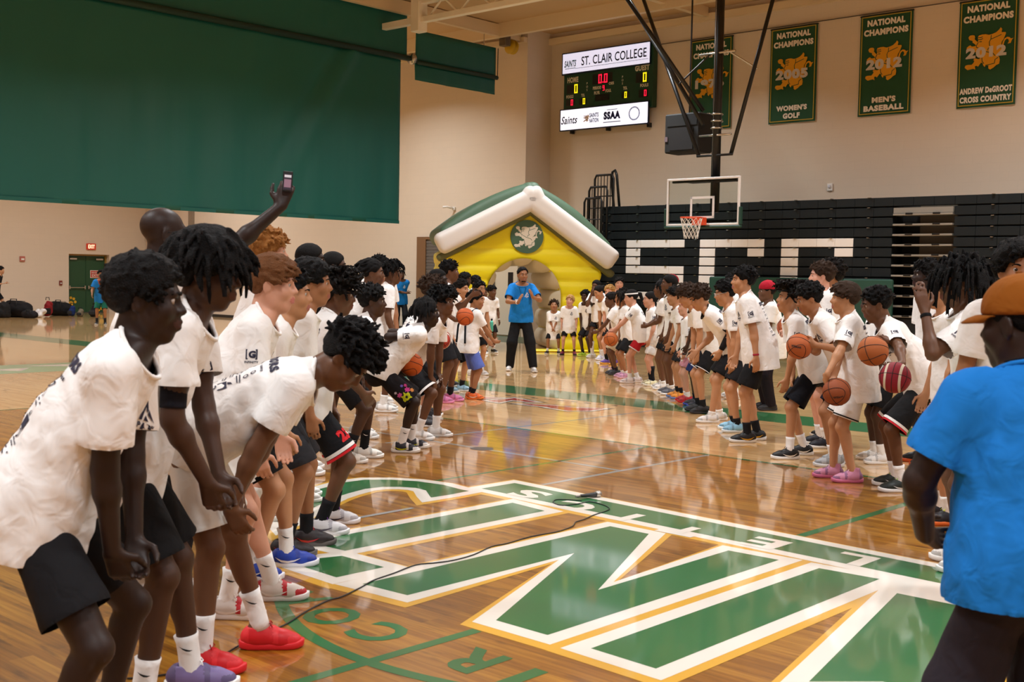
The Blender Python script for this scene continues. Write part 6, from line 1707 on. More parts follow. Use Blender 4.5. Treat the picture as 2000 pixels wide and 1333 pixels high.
c = person('curly haired boy in black and red shorts numbered 23 and purple laces', p, 62, 1.84, 'brown', curly(n=330, ln=.075, t=.036, r=.009, hl=(-.005, .0)), 'dark', pose=dict(lean=13, curve=8, drop=.09, hp=9, hy=14, feet=((-.14, .16, 20), (.14, -.02, 24)), arm=({'to': 'thigh'}, {'to': (.20, .24, .92), 'el': (.7, -.7, 0)})),
       shirt=sh(hem=.13, fit=1.04), shorts=dict(col='141316', len=.86, ease=.03, band=((.004, .022, 'c8242a'), (.026, .050, 'e6e2de'))), socks=('17171a', .15), shoes=('c9c6c8', 'e2e0e2', '6a2a88', '3a3444', 'low', 'a8a4aa'), lod=1, prints=('back', 'sleeve_r'))
# number on the shorts
def shorts_text(c, txt, i, col, h, side):
    J = c['J']; hip, kn = J['hip'][i], J['knee'][i]; so = [o for o in c['root'].children if o.name.startswith('shorts')][0]
    bv = BVHTree.FromPolygons([v.co[:] for v in so.data.vertices], [q.vertices[:] for q in so.data.polygons])
    dr = unit(kn - hip); up = -dr; n = np.array(side, float); n = unit(n - dr * (n @ dr)); ex = np.cross(up, n)
    Vt, Ft = text_mesh(txt, .07); cen = hip + (kn - hip) * .62; P = []
    for q in Vt:
        w = Vector(cen + ex * q[0] * h + up * q[1] * h + n * .3); ht = bv.ray_cast(w, Vector(-n))
        P.append(ht[0] + Vector(n) * .004 if ht[0] is not None else Vector(cen + ex * q[0] * h + up * q[1] * h + n * .12))
    add('number', mesh_np('number', P, Ft, False), so, cloth(col))
shorts_text(c, '23', 1, 'c8242a', .085, (.75, .65, 0))
p = spot(700, 10.9)
person('boy with short black hair leaning forward, black socks and white shoes', p, 84, 1.85, 'dark', crop(t=.026, amp=.008, f=24), pose=dict(lean=30, curve=10, drop=.14, hp=4, feet=((-.15, .12, -4), (.15, -.02, 4)), arm=({'to': 'thigh'}, {'to': (.30, -.02, .95), 'el': (1, -.4, .2)}), lip=1.2),
       shirt=sh(hem=.12), shorts=dict(col='1b1b1e', len=.8), socks=('17171a', .18, 'e8e8e8'), shoes=('e4e0d8', 'f0eee8', 'f0eee8', None), lod=1, prints=('chest', 'sleeve_r'))
bw = at_depth(803, 712, 11.75)
p = feet_at(798, 880)
c = person('boy with straight black hair bent over a ball in flower printed shorts', p, 84, 1.80, 'deep', longhair(n=190, ln=.115, r=.009, t=.018, hl=(-.032, .004)), pose=dict(lean=43, curve=8, drop=.15, hp=5, hy=4, feet=((-.14, .10, -4), (.14, .0, 6)), arm=({'w': bw + np.array((-.06, .13, .10)), 'hd': (.5, .2, -.7), 'hn': (.8, 0, -.2)}, {'w': bw + np.array((-.16, -.10, .13)), 'el': (.6, -1, .5), 'hd': (-.2, .7, -.5), 'hn': (-.3, 0, -.9)}), lip=1.2),
       shirt=sh(hem=.10, sleeve=.66), shorts=dict(col='1a181c', len=.92, ease=.035), socks=('e6e3e0', .16, '1a1a1a'), shoes=('20202a', 'e8e6e0', 'f0f0f0', 'c8d018', 'low', 'e4e2e0'), lod=1, prints=('chest', 'sleeve_r'))
def blossoms(c, i, spots):
    J = c['J']; hip, kn = J['hip'][i], J['knee'][i]; so = [o for o in c['root'].children if o.name.startswith('shorts')][0]
    bv = BVHTree.FromPolygons([v.co[:] for v in so.data.vertices], [q.vertices[:] for q in so.data.polygons])
    dr = unit(kn - hip); n = np.array((1, .25, .1)); n = unit(n - dr * (n @ dr)); ex = np.cross(-dr, n)
    for k, (x, f, r, col) in enumerate(spots):
        P = []
        for t in range(14):
            rr = r * (1 + .35 * math.sin(t * 2.7 + k)); cen = hip + (kn - hip) * f + ex * (x + rr * math.cos(t * .4488)) - dr * rr * math.sin(t * .4488)
            ht = bv.ray_cast(Vector(cen + n * .3), Vector(-n)); P.append(ht[0] + Vector(n) * .004 if ht[0] is not None else Vector(cen + n * .1))
        add('blossom', mesh_np('blossom', P, [tuple(range(14))], False), so, cloth(col))
blossoms(c, 1, ((-.03, .80, .045, 'b8c020'), (-.03, .80, .014, '1c181c'), (.03, .70, .026, 'c0408c'), (-.06, .66, .022, 'c85a9a'), (.06, .78, .020, 'd89050'), (-.07, .56, .012, 'c8c0d0'), (.02, .55, .014, '6a5ab0'), (.05, .60, .016, 'b83c80')))
ball(bw, 'c65c20', 'bright orange basketball held low by the straight haired boy', (80, 20, 30))
p = spot(828, 13.55)
person('pale boy with curly brown hair, sponsor print on his back', p, 68, 1.86, 'pink', curly(n=260, ln=.045, t=.028, r=.010), 'brown', pose=dict(lean=24, curve=10, drop=.10, hp=3, hy=16, feet=((-.14, .1, 0), (.14, 0, 6)), arm=({'to': 'thigh'}, {'to': 'thigh'})),
       shirt=sh(hem=.16), shorts=dict(col='1b1b1e', len=.8), shoes=('2a2a30', 'e8e8e8', '2a2a30', None), lod=1, prints=('back',))
p = feet_at(840, 856)
person('smiling boy with black curls leaning in, white trainers', p, 100, 1.82, 'brown', curly(n=300, ln=.060, t=.034, r=.010), pose=dict(lean=33, curve=12, drop=.13, hp=2, hy=18, mouth='smile', feet=((-.14, .1, -4), (.14, -.02, 6)), arm=({'to': 'knee'}, {'to': 'knee'})),
       shirt=sh(hem=.12), shorts=dict(col='1b1b1e', len=.86, band=((.004, .03, 'e8e4e0'),)), socks=('eeeae6', .14), shoes=('e2deda', 'efece8', 'efece8', None), lod=1, prints=())
p = feet_at(876, 786); bq = at_depth(908, 619, 15.75)
person('tall boy pointing with bent arm, black shorts and pink shoes', p, 92, 1.95, 'brown', crop(t=.020, amp=.005), pose=dict(lean=5, curve=6, drop=.02, hp=4, hy=-10, feet=((-.12, .08, -4), (.12, -.02, 6)), arm=({'to': (-.10, .34, 1.36), 'el': (-.5, -.4, -1), 'hd': (.2, .9, .3)}, {'w': bq + np.array((-.13, -.02, -.05)), 'el': (.7, -.6, -.4), 'hd': (-.1, .9, -.1), 'hn': (-.4, .2, .9)})),
       shirt=sh(hem=.20, fit=1.04), shorts=dict(col='1a1a1e', len=.9, ease=.035), socks=('1a1a1c', .10), shoes=('c46a98', 'd884ac', 'd884ac', None), lod=2)
bw = at_depth(862, 664, 14.3)
p = spot(846, 14.3)
person('slim boy behind the smiling boy holding a red and white ball', p, 90, 1.86, 'deep', crop(t=.012), pose=dict(lean=14, curve=8, drop=.04, hp=4, hy=22, arm=({'to': 'thigh'}, {'w': bw + np.array((-.08, -.10, .10)), 'hd': (0, .6, -.6), 'hn': (-.5, .3, -.6)})),
       shirt=sh(hem=.18), shorts=dict(col='18181b', len=.85), shoes=('20202a', 'e8e8e8', '20202a', None), lod=2)
ball(bw, 'b23a2c', 'red basketball with white stripe at the slim boy knees', (10, 60, 20), band='ded8d0')
bw = at_depth(908, 619, 15.75)
p = spot(898, 17.5)
person('boy with buzzed dark hair and long black shorts, arms down', p, 128, 1.66, 'olive', crop(t=.014), 'dark', pose=dict(lean=4, drop=.02, hp=6, hy=-6, arm=({'to': 'hang'}, {'to': 'hang'})),
       shirt=sh(hem=.20, fit=1.05), shorts=dict(col='151517', len=1.0, ease=.03), socks=('1a1a1c', .10), shoes=('8fb4c8', 'e8e8e8', '1a1a1c', None), lod=2)
ball(bw, 'c05a28', 'orange basketball held below the arm of the tall pointing boy', (60, 10, 15))
p = feet_at(926, 779)
c = person('small boy seen from behind in blue shorts and orange shoes with backpack', p, 64, 1.50, 'tan', crop(t=.018), 'black', pose=dict(lean=4, drop=.02, hp=4, hy=26, feet=((-.09, .05, 0), (.09, 0, 20)), arm=({'to': (-.1, .36, .98)}, {'to': (.14, .40, .92), 'hd': (0, 1, 0)})),
       shirt=sh(hem=.16, fit=1.06), shorts=dict(col='5a6cb8', len=.92, ease=.04), socks=('17171a', .10), shoes=('e0641c', 'e87428', 'e0641c', 'f0ece4'), lod=2)
bp = MB()
for k in (-1, 1):
    a, b2 = c['J']['neck'] + c['J']['r2'] * k * .10, c['J']['pelvis'] + c['J']['r1'] * k * .15
    bp.tube([a + c['J']['f2'] * .10 - (0, 0, .02), a + np.array((0, 0, .04)), a - c['J']['f2'] * .12 - (0, 0, .05), (a + b2) / 2 - c['J']['f2'] * .15, b2 - c['J']['f2'] * .13], .014, 6)
bp.build('backpack_straps', cloth('1c2430'), c['root'], True)
p = spot(880, 18.2)
person('boy with black hair standing behind the pointing boy', p, 110, 1.78, 'brown', curly(n=150, ln=.03, t=.02), pose=dict(hy=10), shirt=sh(hem=.18), shoes=('1a1a1c', 'e8e8e8', '1a1a1c', None), lod=3)
p = spot(934, 20.5)
person('boy wearing glasses behind the buzzed haired boy', p, 140, 1.62, 'olive', crop(t=.016), 'black', pose=dict(hp=4), shirt=sh(hem=.2), shoes=('e0e0e0', 'f0f0f0', 'f0f0f0', None), lod=2, extras=(('glasses',),))
p = feet_at(958, 690)
person('child in white shirt standing apart beside the inflatable arch', p, 150, 1.48, 'brown', crop(t=.016), pose=dict(hy=-20, arm=({'to': 'hang'}, {'to': 'hang'})), shirt=sh(hem=.20, fit=1.08), shorts=dict(col='1b1b1e', len=.85), shoes=('26262a', 'f0f0f0', 'f0f0f0', None), lod=2, extras=(('wristband', 0, 'e8e4e0'),))
p = feet_at(940, 693)
c = person('child holding a teal bottle next to the boy with glasses', p, 120, 1.45, 'brown', crop(t=.014), pose=dict(hy=-10, arm=({'to': 'hang'}, {'to': (.12, .22, .92)})), shirt=sh(hem=.16), shorts=dict(col='e0dcd8', len=.85), shoes=('e8e6e4', 'f0f0f0', 'f0f0f0', None), lod=2)
bt = empty('water_bottle', from_ab(to_ab(np.append(p, .55)))); wp = c['root']
bt.location = (p[0] + .22, p[1] - .16, .52); tag(bt, 'teal water bottle in the hand of a child', 'bottle')
MB().lathe([(.035, 0), (.038, .02), (.038, .2), (.022, .24)], 14).build('flask', mat('bottle_teal', '4fb09a', rough=.35, metal=.3), bt, True); MB().lathe([(.022, .24), (.024, .28), (.02, .285)], 12).build('cap', BLACK, bt, True)
p = feet_at(926, 700)
person('boy with dark curls at the far end of the left row', p, 110, 1.72, 'brown', curly(n=120, ln=.03, t=.02), pose=dict(hy=10, lean=8), shirt=sh(hem=.18), shoes=('1a1a1c', 'e8e8e8', '1a1a1c', None), lod=3)
p = feet_at(906, 705)
person('second boy with black hair by the house wall end of the row', p, 105, 1.78, 'dark', crop(t=.02), pose=dict(lean=6), shirt=sh(hem=.18), shoes=('1a1a1c', 'e8e8e8', '1a1a1c', None), lod=3)
# ---- standing behind the left row
p = spot(326, 6.35)
ph = at_depth(563, 366, 6.35)
person('bald man in white shirt and glasses raising a phone overhead', p, 42, 2.10, 'deep', dict(kind='none'), pose=dict(lean=3, hp=2, hy=18, arm=({'to': 'hang'}, {'w': ph - np.array((.035, 0, .10)), 'el': (.3, .4, -1), 'hd': (.1, .3, 1), 'hn': (-.6, .6, .2), 'curl': 35}), shrug=.01, nkw=1.1),
       shirt=sh(hem=.18, fit=1.06), shorts=dict(col='26262a', long=True), lod=1, extras=(('glasses', '1a1a1a'),))
pn = empty('smartphone', ph + np.array((.0, -.02, .03)), math.radians(10)); pn.rotation_euler = (math.radians(-8), math.radians(4), math.radians(14)); tag(pn, 'phone held up high against the green curtain, screen lit', 'phone')
MB().cbox((-.026, -.005, -.055), (.026, .005, .055), .003).build('case', BLACK, pn); MB().box((-.021, -.0062, -.046), (.021, -.005, .040)).build('screen', mat('phone_screen', '3a3440', rough=.2, emit=.3), pn); MB().box((-.018, -.0066, -.034), (.018, -.0062, .010)).build('preview', mat('phone_preview', '8a6a7c', emit=.3), pn)
MB().box((-.018, -.0066, .020), (.018, -.0062, .034)).build('caption', mat('phone_caption', 'c8c8d0', emit=.4), pn)
p = spot(528, 8.35)
person('strawberry blond boy standing behind the sandy haired boy', p, 88, 2.04, 'fair', curly(n=260, ln=.035, t=.026, r=.010), 'strawberry', pose=dict(lean=3, hp=2, hy=-20), shirt=sh(hem=.18), lod=1, prints=())
p = spot(608, 10.2)
person('tall boy with black waves behind the curly haired boy', p, 80, 2.0, 'deep', crop(t=.012, amp=.002), pose=dict(lean=3, hp=3), shirt=sh(hem=.18), lod=2)
p = spot(652, 11.9)
person('boy with close cropped dark hair behind the row', p, 84, 1.96, 'dark', crop(t=.012, amp=.002), pose=dict(lean=3), shirt=sh(hem=.18), lod=2)
p = spot(604, 9.0)
person('small dark haired child wedged between the grey shorts and curly boy', p, 80, 1.50, 'brown', crop(t=.022), pose=dict(lean=6), shirt=sh(hem=.2), lod=2)
p = spot(738, 15.7)
person('boy with headband of dark hair smiling back toward the camera', p, 150, 1.98, 'tan', crop(t=.026, amp=.006, hl=(-.01, .01)), pose=dict(lean=3, hy=-16, mouth='smile'), shirt=sh(hem=.18), lod=2)
p = spot(716, 12.5)
person('boy with swept back cornrow braids and sponsor print', p, 76, 1.92, 'brown', dict(kind='dreads', n=80, len=.10, r=.009, t=.012, amp=.003, f=25, sweep=(0, -1, 0), grav=.4, out=.05), pose=dict(lean=14, hy=8), shirt=sh(hem=.18), lod=2, prints=('back',))
p = spot(760, 14.9)
person('boy with thin loose dreadlocks in the second line', p, 84, 1.91, 'brown', dreads(n=110, ln=.14, r=.008), pose=dict(lean=8, hy=4), shirt=sh(hem=.18), lod=2)
p = spot(783, 35.3)
person('man in blue shirt with folded arms by the far wall', p, 168, 1.86, 'brown', crop(t=.008), pose=dict(hp=2, arm=({'to': (.12, .22, 1.17), 'hd': (1, 0, .1), 'hn': (0, -1, 0)}, {'to': (-.12, .24, 1.14), 'hd': (-1, 0, .1), 'hn': (0, -1, 0)})), shirt=sh(col='1c78c4', hem=.16, ink=mat('ink_white', 'e8eef4')), shorts=dict(long=True, col='1b1b1e'), lod=2, prints=('chest',), extras=(('beard',),))
p = spot(758, 10.0)
bw = at_depth(773, 572, 10.6)
# ---- far left
bw = at_depth(200, 551, 35.4)
p = feet_at(197, 635)
person('player in blue shirt and green shorts tossing a ball near exit doors', p, 165, 1.66, 'tan', crop(t=.016), pose=dict(hp=-4, arm=({'to': (-.24, .25, .95)}, {'to': (.26, .3, 1.0)})), shirt=sh(col='1f74bc', hem=.22, fit=1.1, ink=mat('ink_white', 'e8eef4')), shorts=dict(col='1d6a58', len=.9), socks=('2a2a2c', .15), shoes=('2a2a2c', 'e0e0e0', '2a2a2c', None), lod=2, prints=('chest',))
ball(bw, 'a8452a', 'orange basketball in the air before the player at the doors')
p = spot(0, 41.0)
person('runner at the picture edge in dark shorts and grey trainers', p, 80, 1.75, 'olive', crop(t=.016), 'dark', pose=dict(lean=12, feet=((-.1, .35, 0), (.1, -.30, 0)), arm=({'to': (-.2, -.2, 1.1)}, {'to': (.2, .3, 1.2)})), shirt=sh(col='202024'), shoes=('7a7a80', 'e8e8e8', 'e8e8e8', None), lod=3)
# ---- the man clapping in the aisle
p = (0.17, 21.55)
c = person('man in blue shirt and black trousers clapping in the aisle', p, 174, 1.90, 'tan', curly(n=200, ln=.012, t=.012, r=.007, hl=(-.012, .018), fade=.06), pose=dict(lean=3, curve=4, hp=4, hy=-12, mouth='smile', feet=((-.20, .22, -6), (.18, -.04, 14)), arm=({'to': (-.14, .42, 1.30), 'el': (-1, -.3, -.8), 'hd': (.3, .55, .7), 'hn': (.9, -.3, .1), 'curl': 10}, {'to': (.10, .40, 1.20), 'el': (1, -.3, -.8), 'hd': (-.3, .3, .9), 'hn': (-.9, -.2, .1), 'curl': 10}), bw=1.06),
       shirt=sh(col='1c7fd2', hem=.10, sleeve=.70, fit=.98, ink=mat('ink_white', 'e8eef4')), shorts=dict(long=True, col='161618', ease=.022, cuff=.045), socks=None, shoes=('e2e0de', 'eceae8', 'eceae8', None), lod=1, prints=('chest',), extras=(('beard', .003), ('wristband', 1, 'ece8e4')))
J = c['J']
tg_ = J['neck'] - J['d2'] * .26 * J['s'] + J['r2'] * .09 * J['s'] + J['f2'] * .16 * J['s']
nb_ = MB().cbox((-.045, -.004, -.028), (.045, .004, .028), .003).build('name_tag', mat('tag_white', 'e8e8ee', rough=.4), c['root']); nb_.location = tg_
nk_ = J['neck'] + J['d2'] * .03
MB().tube([nk_ + J['r2'] * .07, nk_ - J['d2'] * .08 + J['r2'] * .06 + J['f2'] * .13, nk_ - J['d2'] * .28 + J['f2'] * .165, nk_ - J['d2'] * .08 - J['r2'] * .06 + J['f2'] * .13, nk_ - J['r2'] * .07], .004, 5).build('lanyard', cloth('161a26'), c['root'])
# =========================== far children and the right row, facing the left row
p = feet_at(1080, 692)
person('little girl shouting with clasped hands before the yellow house', p, 182, 1.14, 'tan', curly(n=110, ln=.05, t=.014, hl=(0, .004)), 'brown', pose=dict(hs=1.0, hp=-14, mouth='open', drop=.02, feet=((-.20, 0, -20), (.20, 0, 20)), arm=({'to': (.02, .24, .80), 'hn': (.8, -.5, 0), 'hd': (.5, .3, -.8)}, {'to': (-.0, .26, .82), 'hn': (-.8, -.5, 0), 'hd': (-.5, .3, -.8)})),
       shirt=sh(hem=.44, sleeve=1.0, fit=1.3), shorts=dict(col='1a1a1c', len=.9), socks=('ece8e4', .12), shoes=('2a2a2e', 'f0f0f0', 'f0f0f0', None), lod=2, prints=('chest',))
p = feet_at(1110, 694)
person('blond boy in black shorts before the yellow house', p, 186, 1.29, 'fair', swept(n=120, ln=.045, r=.010), 'blond', pose=dict(hs=1.02, hp=-4, hy=12, hr=-6, drop=.02, feet=((-.18, 0, -14), (.18, 0, 14)), arm=({'to': 'hang'}, {'to': 'hang'})), shirt=sh(hem=.26, sleeve=.9, fit=1.25), shorts=dict(col='17171a', len=.8), socks=('1c1c20', .10), shoes=('8a3050', '2a2a2e', 'd84a78', None), lod=2, prints=('chest',))
p = feet_at(1142, 697)
person('dark haired boy with yellow green trainers at the row end', p, 226, 1.48, 'dark', curly(n=130, ln=.03, t=.024), pose=dict(lean=14, drop=.06, hp=6, hy=-20, arm=({'to': 'thigh'}, {'to': 'thigh'})), shirt=sh(hem=.18, fit=1.08), shorts=dict(col='232327', len=.85), socks=('1c1c20', .10), shoes=('b8d83c', 'd8f060', 'd8f060', None), lod=2, prints=('chest',))
p = feet_at(1162, 700)
person('girl with long white socks covering her mouth with one hand', p, 222, 1.70, 'brown', pony(), 'black', pose=dict(lean=8, hp=6, hy=-8, drop=.03, arm=({'to': 'thigh'}, {'to': (.03, .22, 1.46), 'el': (.6, -.2, -1), 'hd': (-.4, .2, .8), 'hn': (-.3, -1, 0)})), shirt=sh(hem=.10), shorts=dict(col='232327', len=.5), socks=('e9e6e2', .30), shoes=('e8e4dc', 'f0f0e8', 'f0f0e8', None), lod=2)
p = feet_at(1178, 705)
person('girl bending with hair tied up, hands on thighs', p, 246, 1.72, 'olive', pony(tail=(((0, -.10, .06), (0, -.14, .05), .03, .034),)), 'dark', pose=dict(lean=28, drop=.08, hp=24, hy=-8, arm=({'to': 'knee'}, {'to': 'knee'})), shirt=sh(hem=.10), shorts=dict(col='1b1b1e', len=.5), socks=('e9e6e2', .16), shoes=('d8d4e0', 'f0f0f0', 'f0f0f0', None), lod=2, prints=('sleeve_l',))
p = feet_at(1188, 712)
person('blond boy with black knee pad in the far right row', p, 232, 1.60, 'fair', crop(t=.018, amp=.005), 'blond', pose=dict(lean=10, hp=4, hy=-24, drop=.04, arm=({'to': 'thigh'}, {'to': 'thigh'})), shirt=sh(hem=.16), shorts=dict(col='1b1b1e', len=.7), socks=('18181a', .30), shoes=('6a4a9a', 'e8a83c', 'd8d840', None), lod=2, prints=('chest',))
p = spot(1206, 26.6)
person('stout dark haired boy looking to camera behind the girls', p, 190, 1.74, 'fair', crop(t=.022), 'dark', pose=dict(hy=-6, fw=1.15, bw=1.1, mouth='smile'), shirt=sh(hem=.18), lod=2)
p = feet_at(1195, 732)
person('boy in beige shorts with black and magenta shoes reaching for ball', p, 264, 1.52, 'brown', curly(n=120, ln=.022, t=.018), 'dark', pose=dict(lean=16, drop=.07, hp=6, arm=({'to': (-.10, .46, .86), 'hd': (.2, 1, -.2)}, {'to': 'thigh'})), shirt=sh(hem=.20, fit=1.06), shorts=dict(col='bda888', len=.9, ease=.03), socks=('26262a', .08), shoes=('262428', '3a3a40', 'b048a8', None), lod=2)
p = feet_at(1213, 738)
person('girl with long braids in black shorts and pink shoes', p, 262, 1.54, 'tan', longhair(n=80, ln=.22, r=.012), 'dark', pose=dict(lean=10, drop=.05, hp=8, arm=({'to': (-.1, .30, .80)}, {'to': 'thigh'})), shirt=sh(hem=.14), shorts=dict(col='1a1a1c', len=.85), socks=('e8e4e0', .06), shoes=('c08aa8', 'd8a8c0', 'e8d8e0', None), lod=2, prints=('chest',))
bw = at_depth(1193, 663, 19.4)
p = feet_at(1234, 748)
person('girl in red shorts and white headband dribbling a basketball', p, 272, 1.58, 'fair', pony(), 'dark', pose=dict(lean=12, drop=.05, hp=12, feet=((-.10, .12, -4), (.10, -.04, 6)), arm=({'to': (-.05, .50, .94), 'el': (-.5, -.6, -.8), 'hd': (0, 1, -.2), 'hn': (0, -.2, -1)}, {'w': bw + np.array((.05, .12, .14)), 'hd': (0, .6, -.7)})), shirt=sh(hem=.14, fit=1.04), shorts=dict(col='b8232c', len=.62, ease=.03, band=((.004, .02, 'e8e0dc'),)), socks=('e8e6e2', .10), shoes=('e0d4d0', 'efe6e2', 'efe6e2', None), lod=2, prints=('chest', 'sleeve_l'), extras=(('headband', 'ece8e4'),))
ball(bw, 'b8622c', 'orange basketball dribbled by the girl with white headband', (30, 70, 0))
p = feet_at(1266, 753)
person('girl with dark ponytail and one long black knee sock', p, 268, 1.50, 'fair', pony(tail=(((0, -.08, .06), (0, -.14, .03), .030, .034), ((0, -.14, .03), (0, -.16, -.10), .034, .024), ((0, -.16, -.10), (0, -.14, -.18), .024, .01))), 'dark', pose=dict(lean=5, hp=5, arm=({'to': 'hang'}, {'to': 'thigh'})), shirt=sh(hem=.18, fit=1.08), shorts=dict(col='e4e2e0', len=.75), socks=('17171a', .30), shoes=('e0d8b0', 'f0ece0', '2a4a88', None), lod=2, prints=('sleeve_l',))
p = feet_at(1286, 760)
person('girl with sleek black hair, hands clasped at her waist', p, 272, 1.70, 'brown', longhair(n=90, ln=.14, r=.012), 'black', pose=dict(lean=4, hp=3, arm=({'to': (.0, .30, 1.05), 'hd': (.6, .6, 0)}, {'to': (.02, .32, 1.05), 'hd': (-.6, .6, 0)})), shirt=sh(hem=.06), shorts=dict(col='161618', len=.62), socks=('e8e6e2', .06), shoes=('d8d2cc', 'ece8e4', 'ece8e4', None), lod=2, prints=('chest',))
p = feet_at(1300, 770)
person('tall girl in long white shirt and grey trainers', p, 268, 1.80, 'brown', crop(t=.012), 'black', pose=dict(lean=4, hp=3), shirt=sh(hem=.22), shorts=dict(col='1a1a1c', len=.7), socks=('e8e6e2', .06), shoes=('5a5a62', 'e8e8e8', 'd8d8d8', None), lod=2, prints=('chest',))
p = spot(1304, 19.4)
person('player in dark red cap behind the tall girl', p, 262, 1.80, 'brown', crop(t=.010), pose=dict(hp=2), shirt=sh(hem=.18), lod=3, extras=(('cap', '8c1424', False),))
p = feet_at(1318, 778)
person('boy with curly dark hair and orange blue trainers', p, 266, 1.62, 'olive', curly(n=140, ln=.035, t=.026), 'dark', pose=dict(lean=12, hp=10), shirt=sh(hem=.18), shorts=dict(col='232327', len=.8), socks=('1a1a1c', .10), shoes=('e0902c', '5a7ab8', 'e8b848', None), lod=2)
p = feet_at(1334, 785)
person('small child in pink shorts and red shoes', p, 270, 1.44, 'fair', pony(tail=(((0, -.09, .06), (0, -.13, .0), .022, .024),)), 'auburn', pose=dict(lean=3, hp=4), shirt=sh(hem=.24, sleeve=.9, fit=1.10), shorts=dict(col='c88a98', len=.72), socks=('e8e6e2', .10), shoes=('b01c24', 'c8242c', 'e8e0dc', None), lod=2, prints=('sleeve_l', 'back_small'))
p = feet_at(1352, 794)
c = person('boy in blue lettered shorts looking down', p, 268, 1.66, 'dark', curly(n=120, ln=.022, t=.018), 'dark', pose=dict(lean=10, hp=26), shirt=sh(hem=.16), shorts=dict(col='1c2c5c', len=1.0, ease=.03), socks=('1c1c20', .1), shoes=('20202a', '3a4aa0', '3a5ac0', None), lod=2, prints=('chest',))
shorts_text(c, 'TEAM', 0, 'c8d0e4', .05, (-.9, .4, 0))
p = feet_at(1358, 806)
person('boy with big brown curls stooping, black shorts with white piping', p, 266, 1.78, 'olive', curly(n=220, ln=.045, t=.034, r=.010), 'brown', pose=dict(lean=26, curve=10, hp=26, drop=.05, arm=({'to': (-.14, .10, .78)}, {'to': (.14, .1, .78)})), shirt=sh(hem=.16), shorts=dict(col='17171a', len=.8, band=((.004, .016, 'e0dcd8'),)), socks=('1a1a1c', .1), shoes=('18181a', '26262a', '26262a', None), lod=2, prints=('chest',))
p = feet_at(1390, 824)
person('boy with black collar and long black arm sleeve bowing low', p, 270, 1.84, 'olive', curly(n=220, ln=.045, t=.030, r=.010), 'brown', pose=dict(lean=33, curve=14, hp=28, drop=.05, feet=((-.12, .10, -4), (.12, -.04, 6)), arm=({'to': (-.14, .02, .86), 'el': (-.3, -1, .2)}, {'to': (.12, .26, .84)})), shirt=sh(hem=.16, trim='18181a'), shorts=dict(col='161618', len=.82, ease=.03), socks=('ece8e4', .05), shoes=('e4e0dc', 'efece8', 'efece8', None), lod=1, prints=('back', 'sleeve_l'), extras=(('arm_sleeve', 0, '18181b', .62, 1.9),))
p = feet_at(1424, 842)
person('boy in clear glasses leaning behind the tall boy in profile', p, 272, 1.80, 'olive', crop(t=.024, amp=.006), 'black', pose=dict(lean=20, curve=8, hp=14, drop=.04, arm=({'to': (-.16, .08, .80)}, {'to': 'thigh'})), shirt=sh(hem=.16), shorts=dict(col='1b1b1e', len=.8), socks=('18181a', .08), shoes=('8cc0dc', 'e4eef4', 'a8d4e8', None), lod=1, prints=('sleeve_l',), extras=(('glasses', 'c8c8c8'),))
p = spot(1424, 17.3)
c = person('boy with white cloth tied round his head', p, 272, 1.84, 'olive', crop(t=.020), 'black', pose=dict(hp=3, lean=6), shirt=sh(hem=.18), lod=3, extras=(('headband', 'e4e0dc', .03),))
p = feet_at(1462, 862)
person('tall dark haired boy in profile with gold tick black shoes', p, 276, 1.90, 'olive', crop(t=.026, amp=.007, f=26), 'black', pose=dict(lean=13, curve=6, hp=3, hy=-4, pelvis=(0, .0), feet=((-.11, .10, -4), (.11, -.02, 6)), arm=({'to': (-.24, .04, .84)}, {'to': (.12, .22, .84)})), shirt=sh(hem=.22, sleeve=.72, fit=1.10), shorts=dict(col='141416', len=.84, ease=.035), socks=('17171a', .12), shoes=('161618', 'e4e2e0', '161618', 'd8a018'), lod=1, prints=('chest', 'sleeve_l', 'back'), extras=(('wristband', 0, '9c2438', .1, .02),))
p = feet_at(1490, 800)
person('player in red knitted cap and black leggings standing back from the row', p, 268, 1.72, 'brown', crop(t=.010), pose=dict(lean=3, arm=({'to': (-.12, .28, 1.0)}, {'to': 'hang'})), shirt=sh(hem=.22, fit=1.06), shorts=dict(long=True, col='1c1418'), shoes=('1c1c20', '26262a', '26262a', None), lod=2, extras=(('cap', 'a8182c', False),))
bw = at_depth(1538, 640, 13.4)
p = feet_at(1545, 893)
person('boy with long bushy curls in navy and white shorts', p, 272, 1.80, 'olive', curly(n=380, ln=.085, t=.040, r=.010, hl=(-.030, .010)), 'dark', pose=dict(lean=24, curve=6, hp=-2, hy=0, drop=.06, feet=((-.15, .12, -4), (.15, -.08, 8)), arm=({'to': (-.16, .18, .72), 'el': (-.6, -.8, 0)}, {'to': 'thigh'})), shirt=sh(hem=.16, sleeve=.70), shorts=dict(col='12141c', len=.88, ease=.035), socks=('ece8e6', .13), shoes=('141416', 'e4e2e0', '141416', 'e8e6e4'), lod=1, prints=('sleeve_l', 'back'))
p = feet_at(1592, 872)
person('pale brown haired boy standing in the second line, dark shoes', p, 272, 1.95, 'pink', crop(t=.024, amp=.006), 'brown', pose=dict(lean=5, hp=3, hy=6, arm=({'to': (-.20, .08, .86)}, {'to': (.1, .34, 1.12)})), shirt=sh(hem=.2), shorts=dict(col='20202a', len=.8), socks=('ece8e6', .12), shoes=('1a1c28', 'e4e2e0', '1a1c28', None), lod=2, prints=('sleeve_l', 'back'))
ball(bw, 'a8542c', 'orange basketball tucked behind the boy with bushy curls', (15, 40, 80))
p = spot(1608, 13.0)
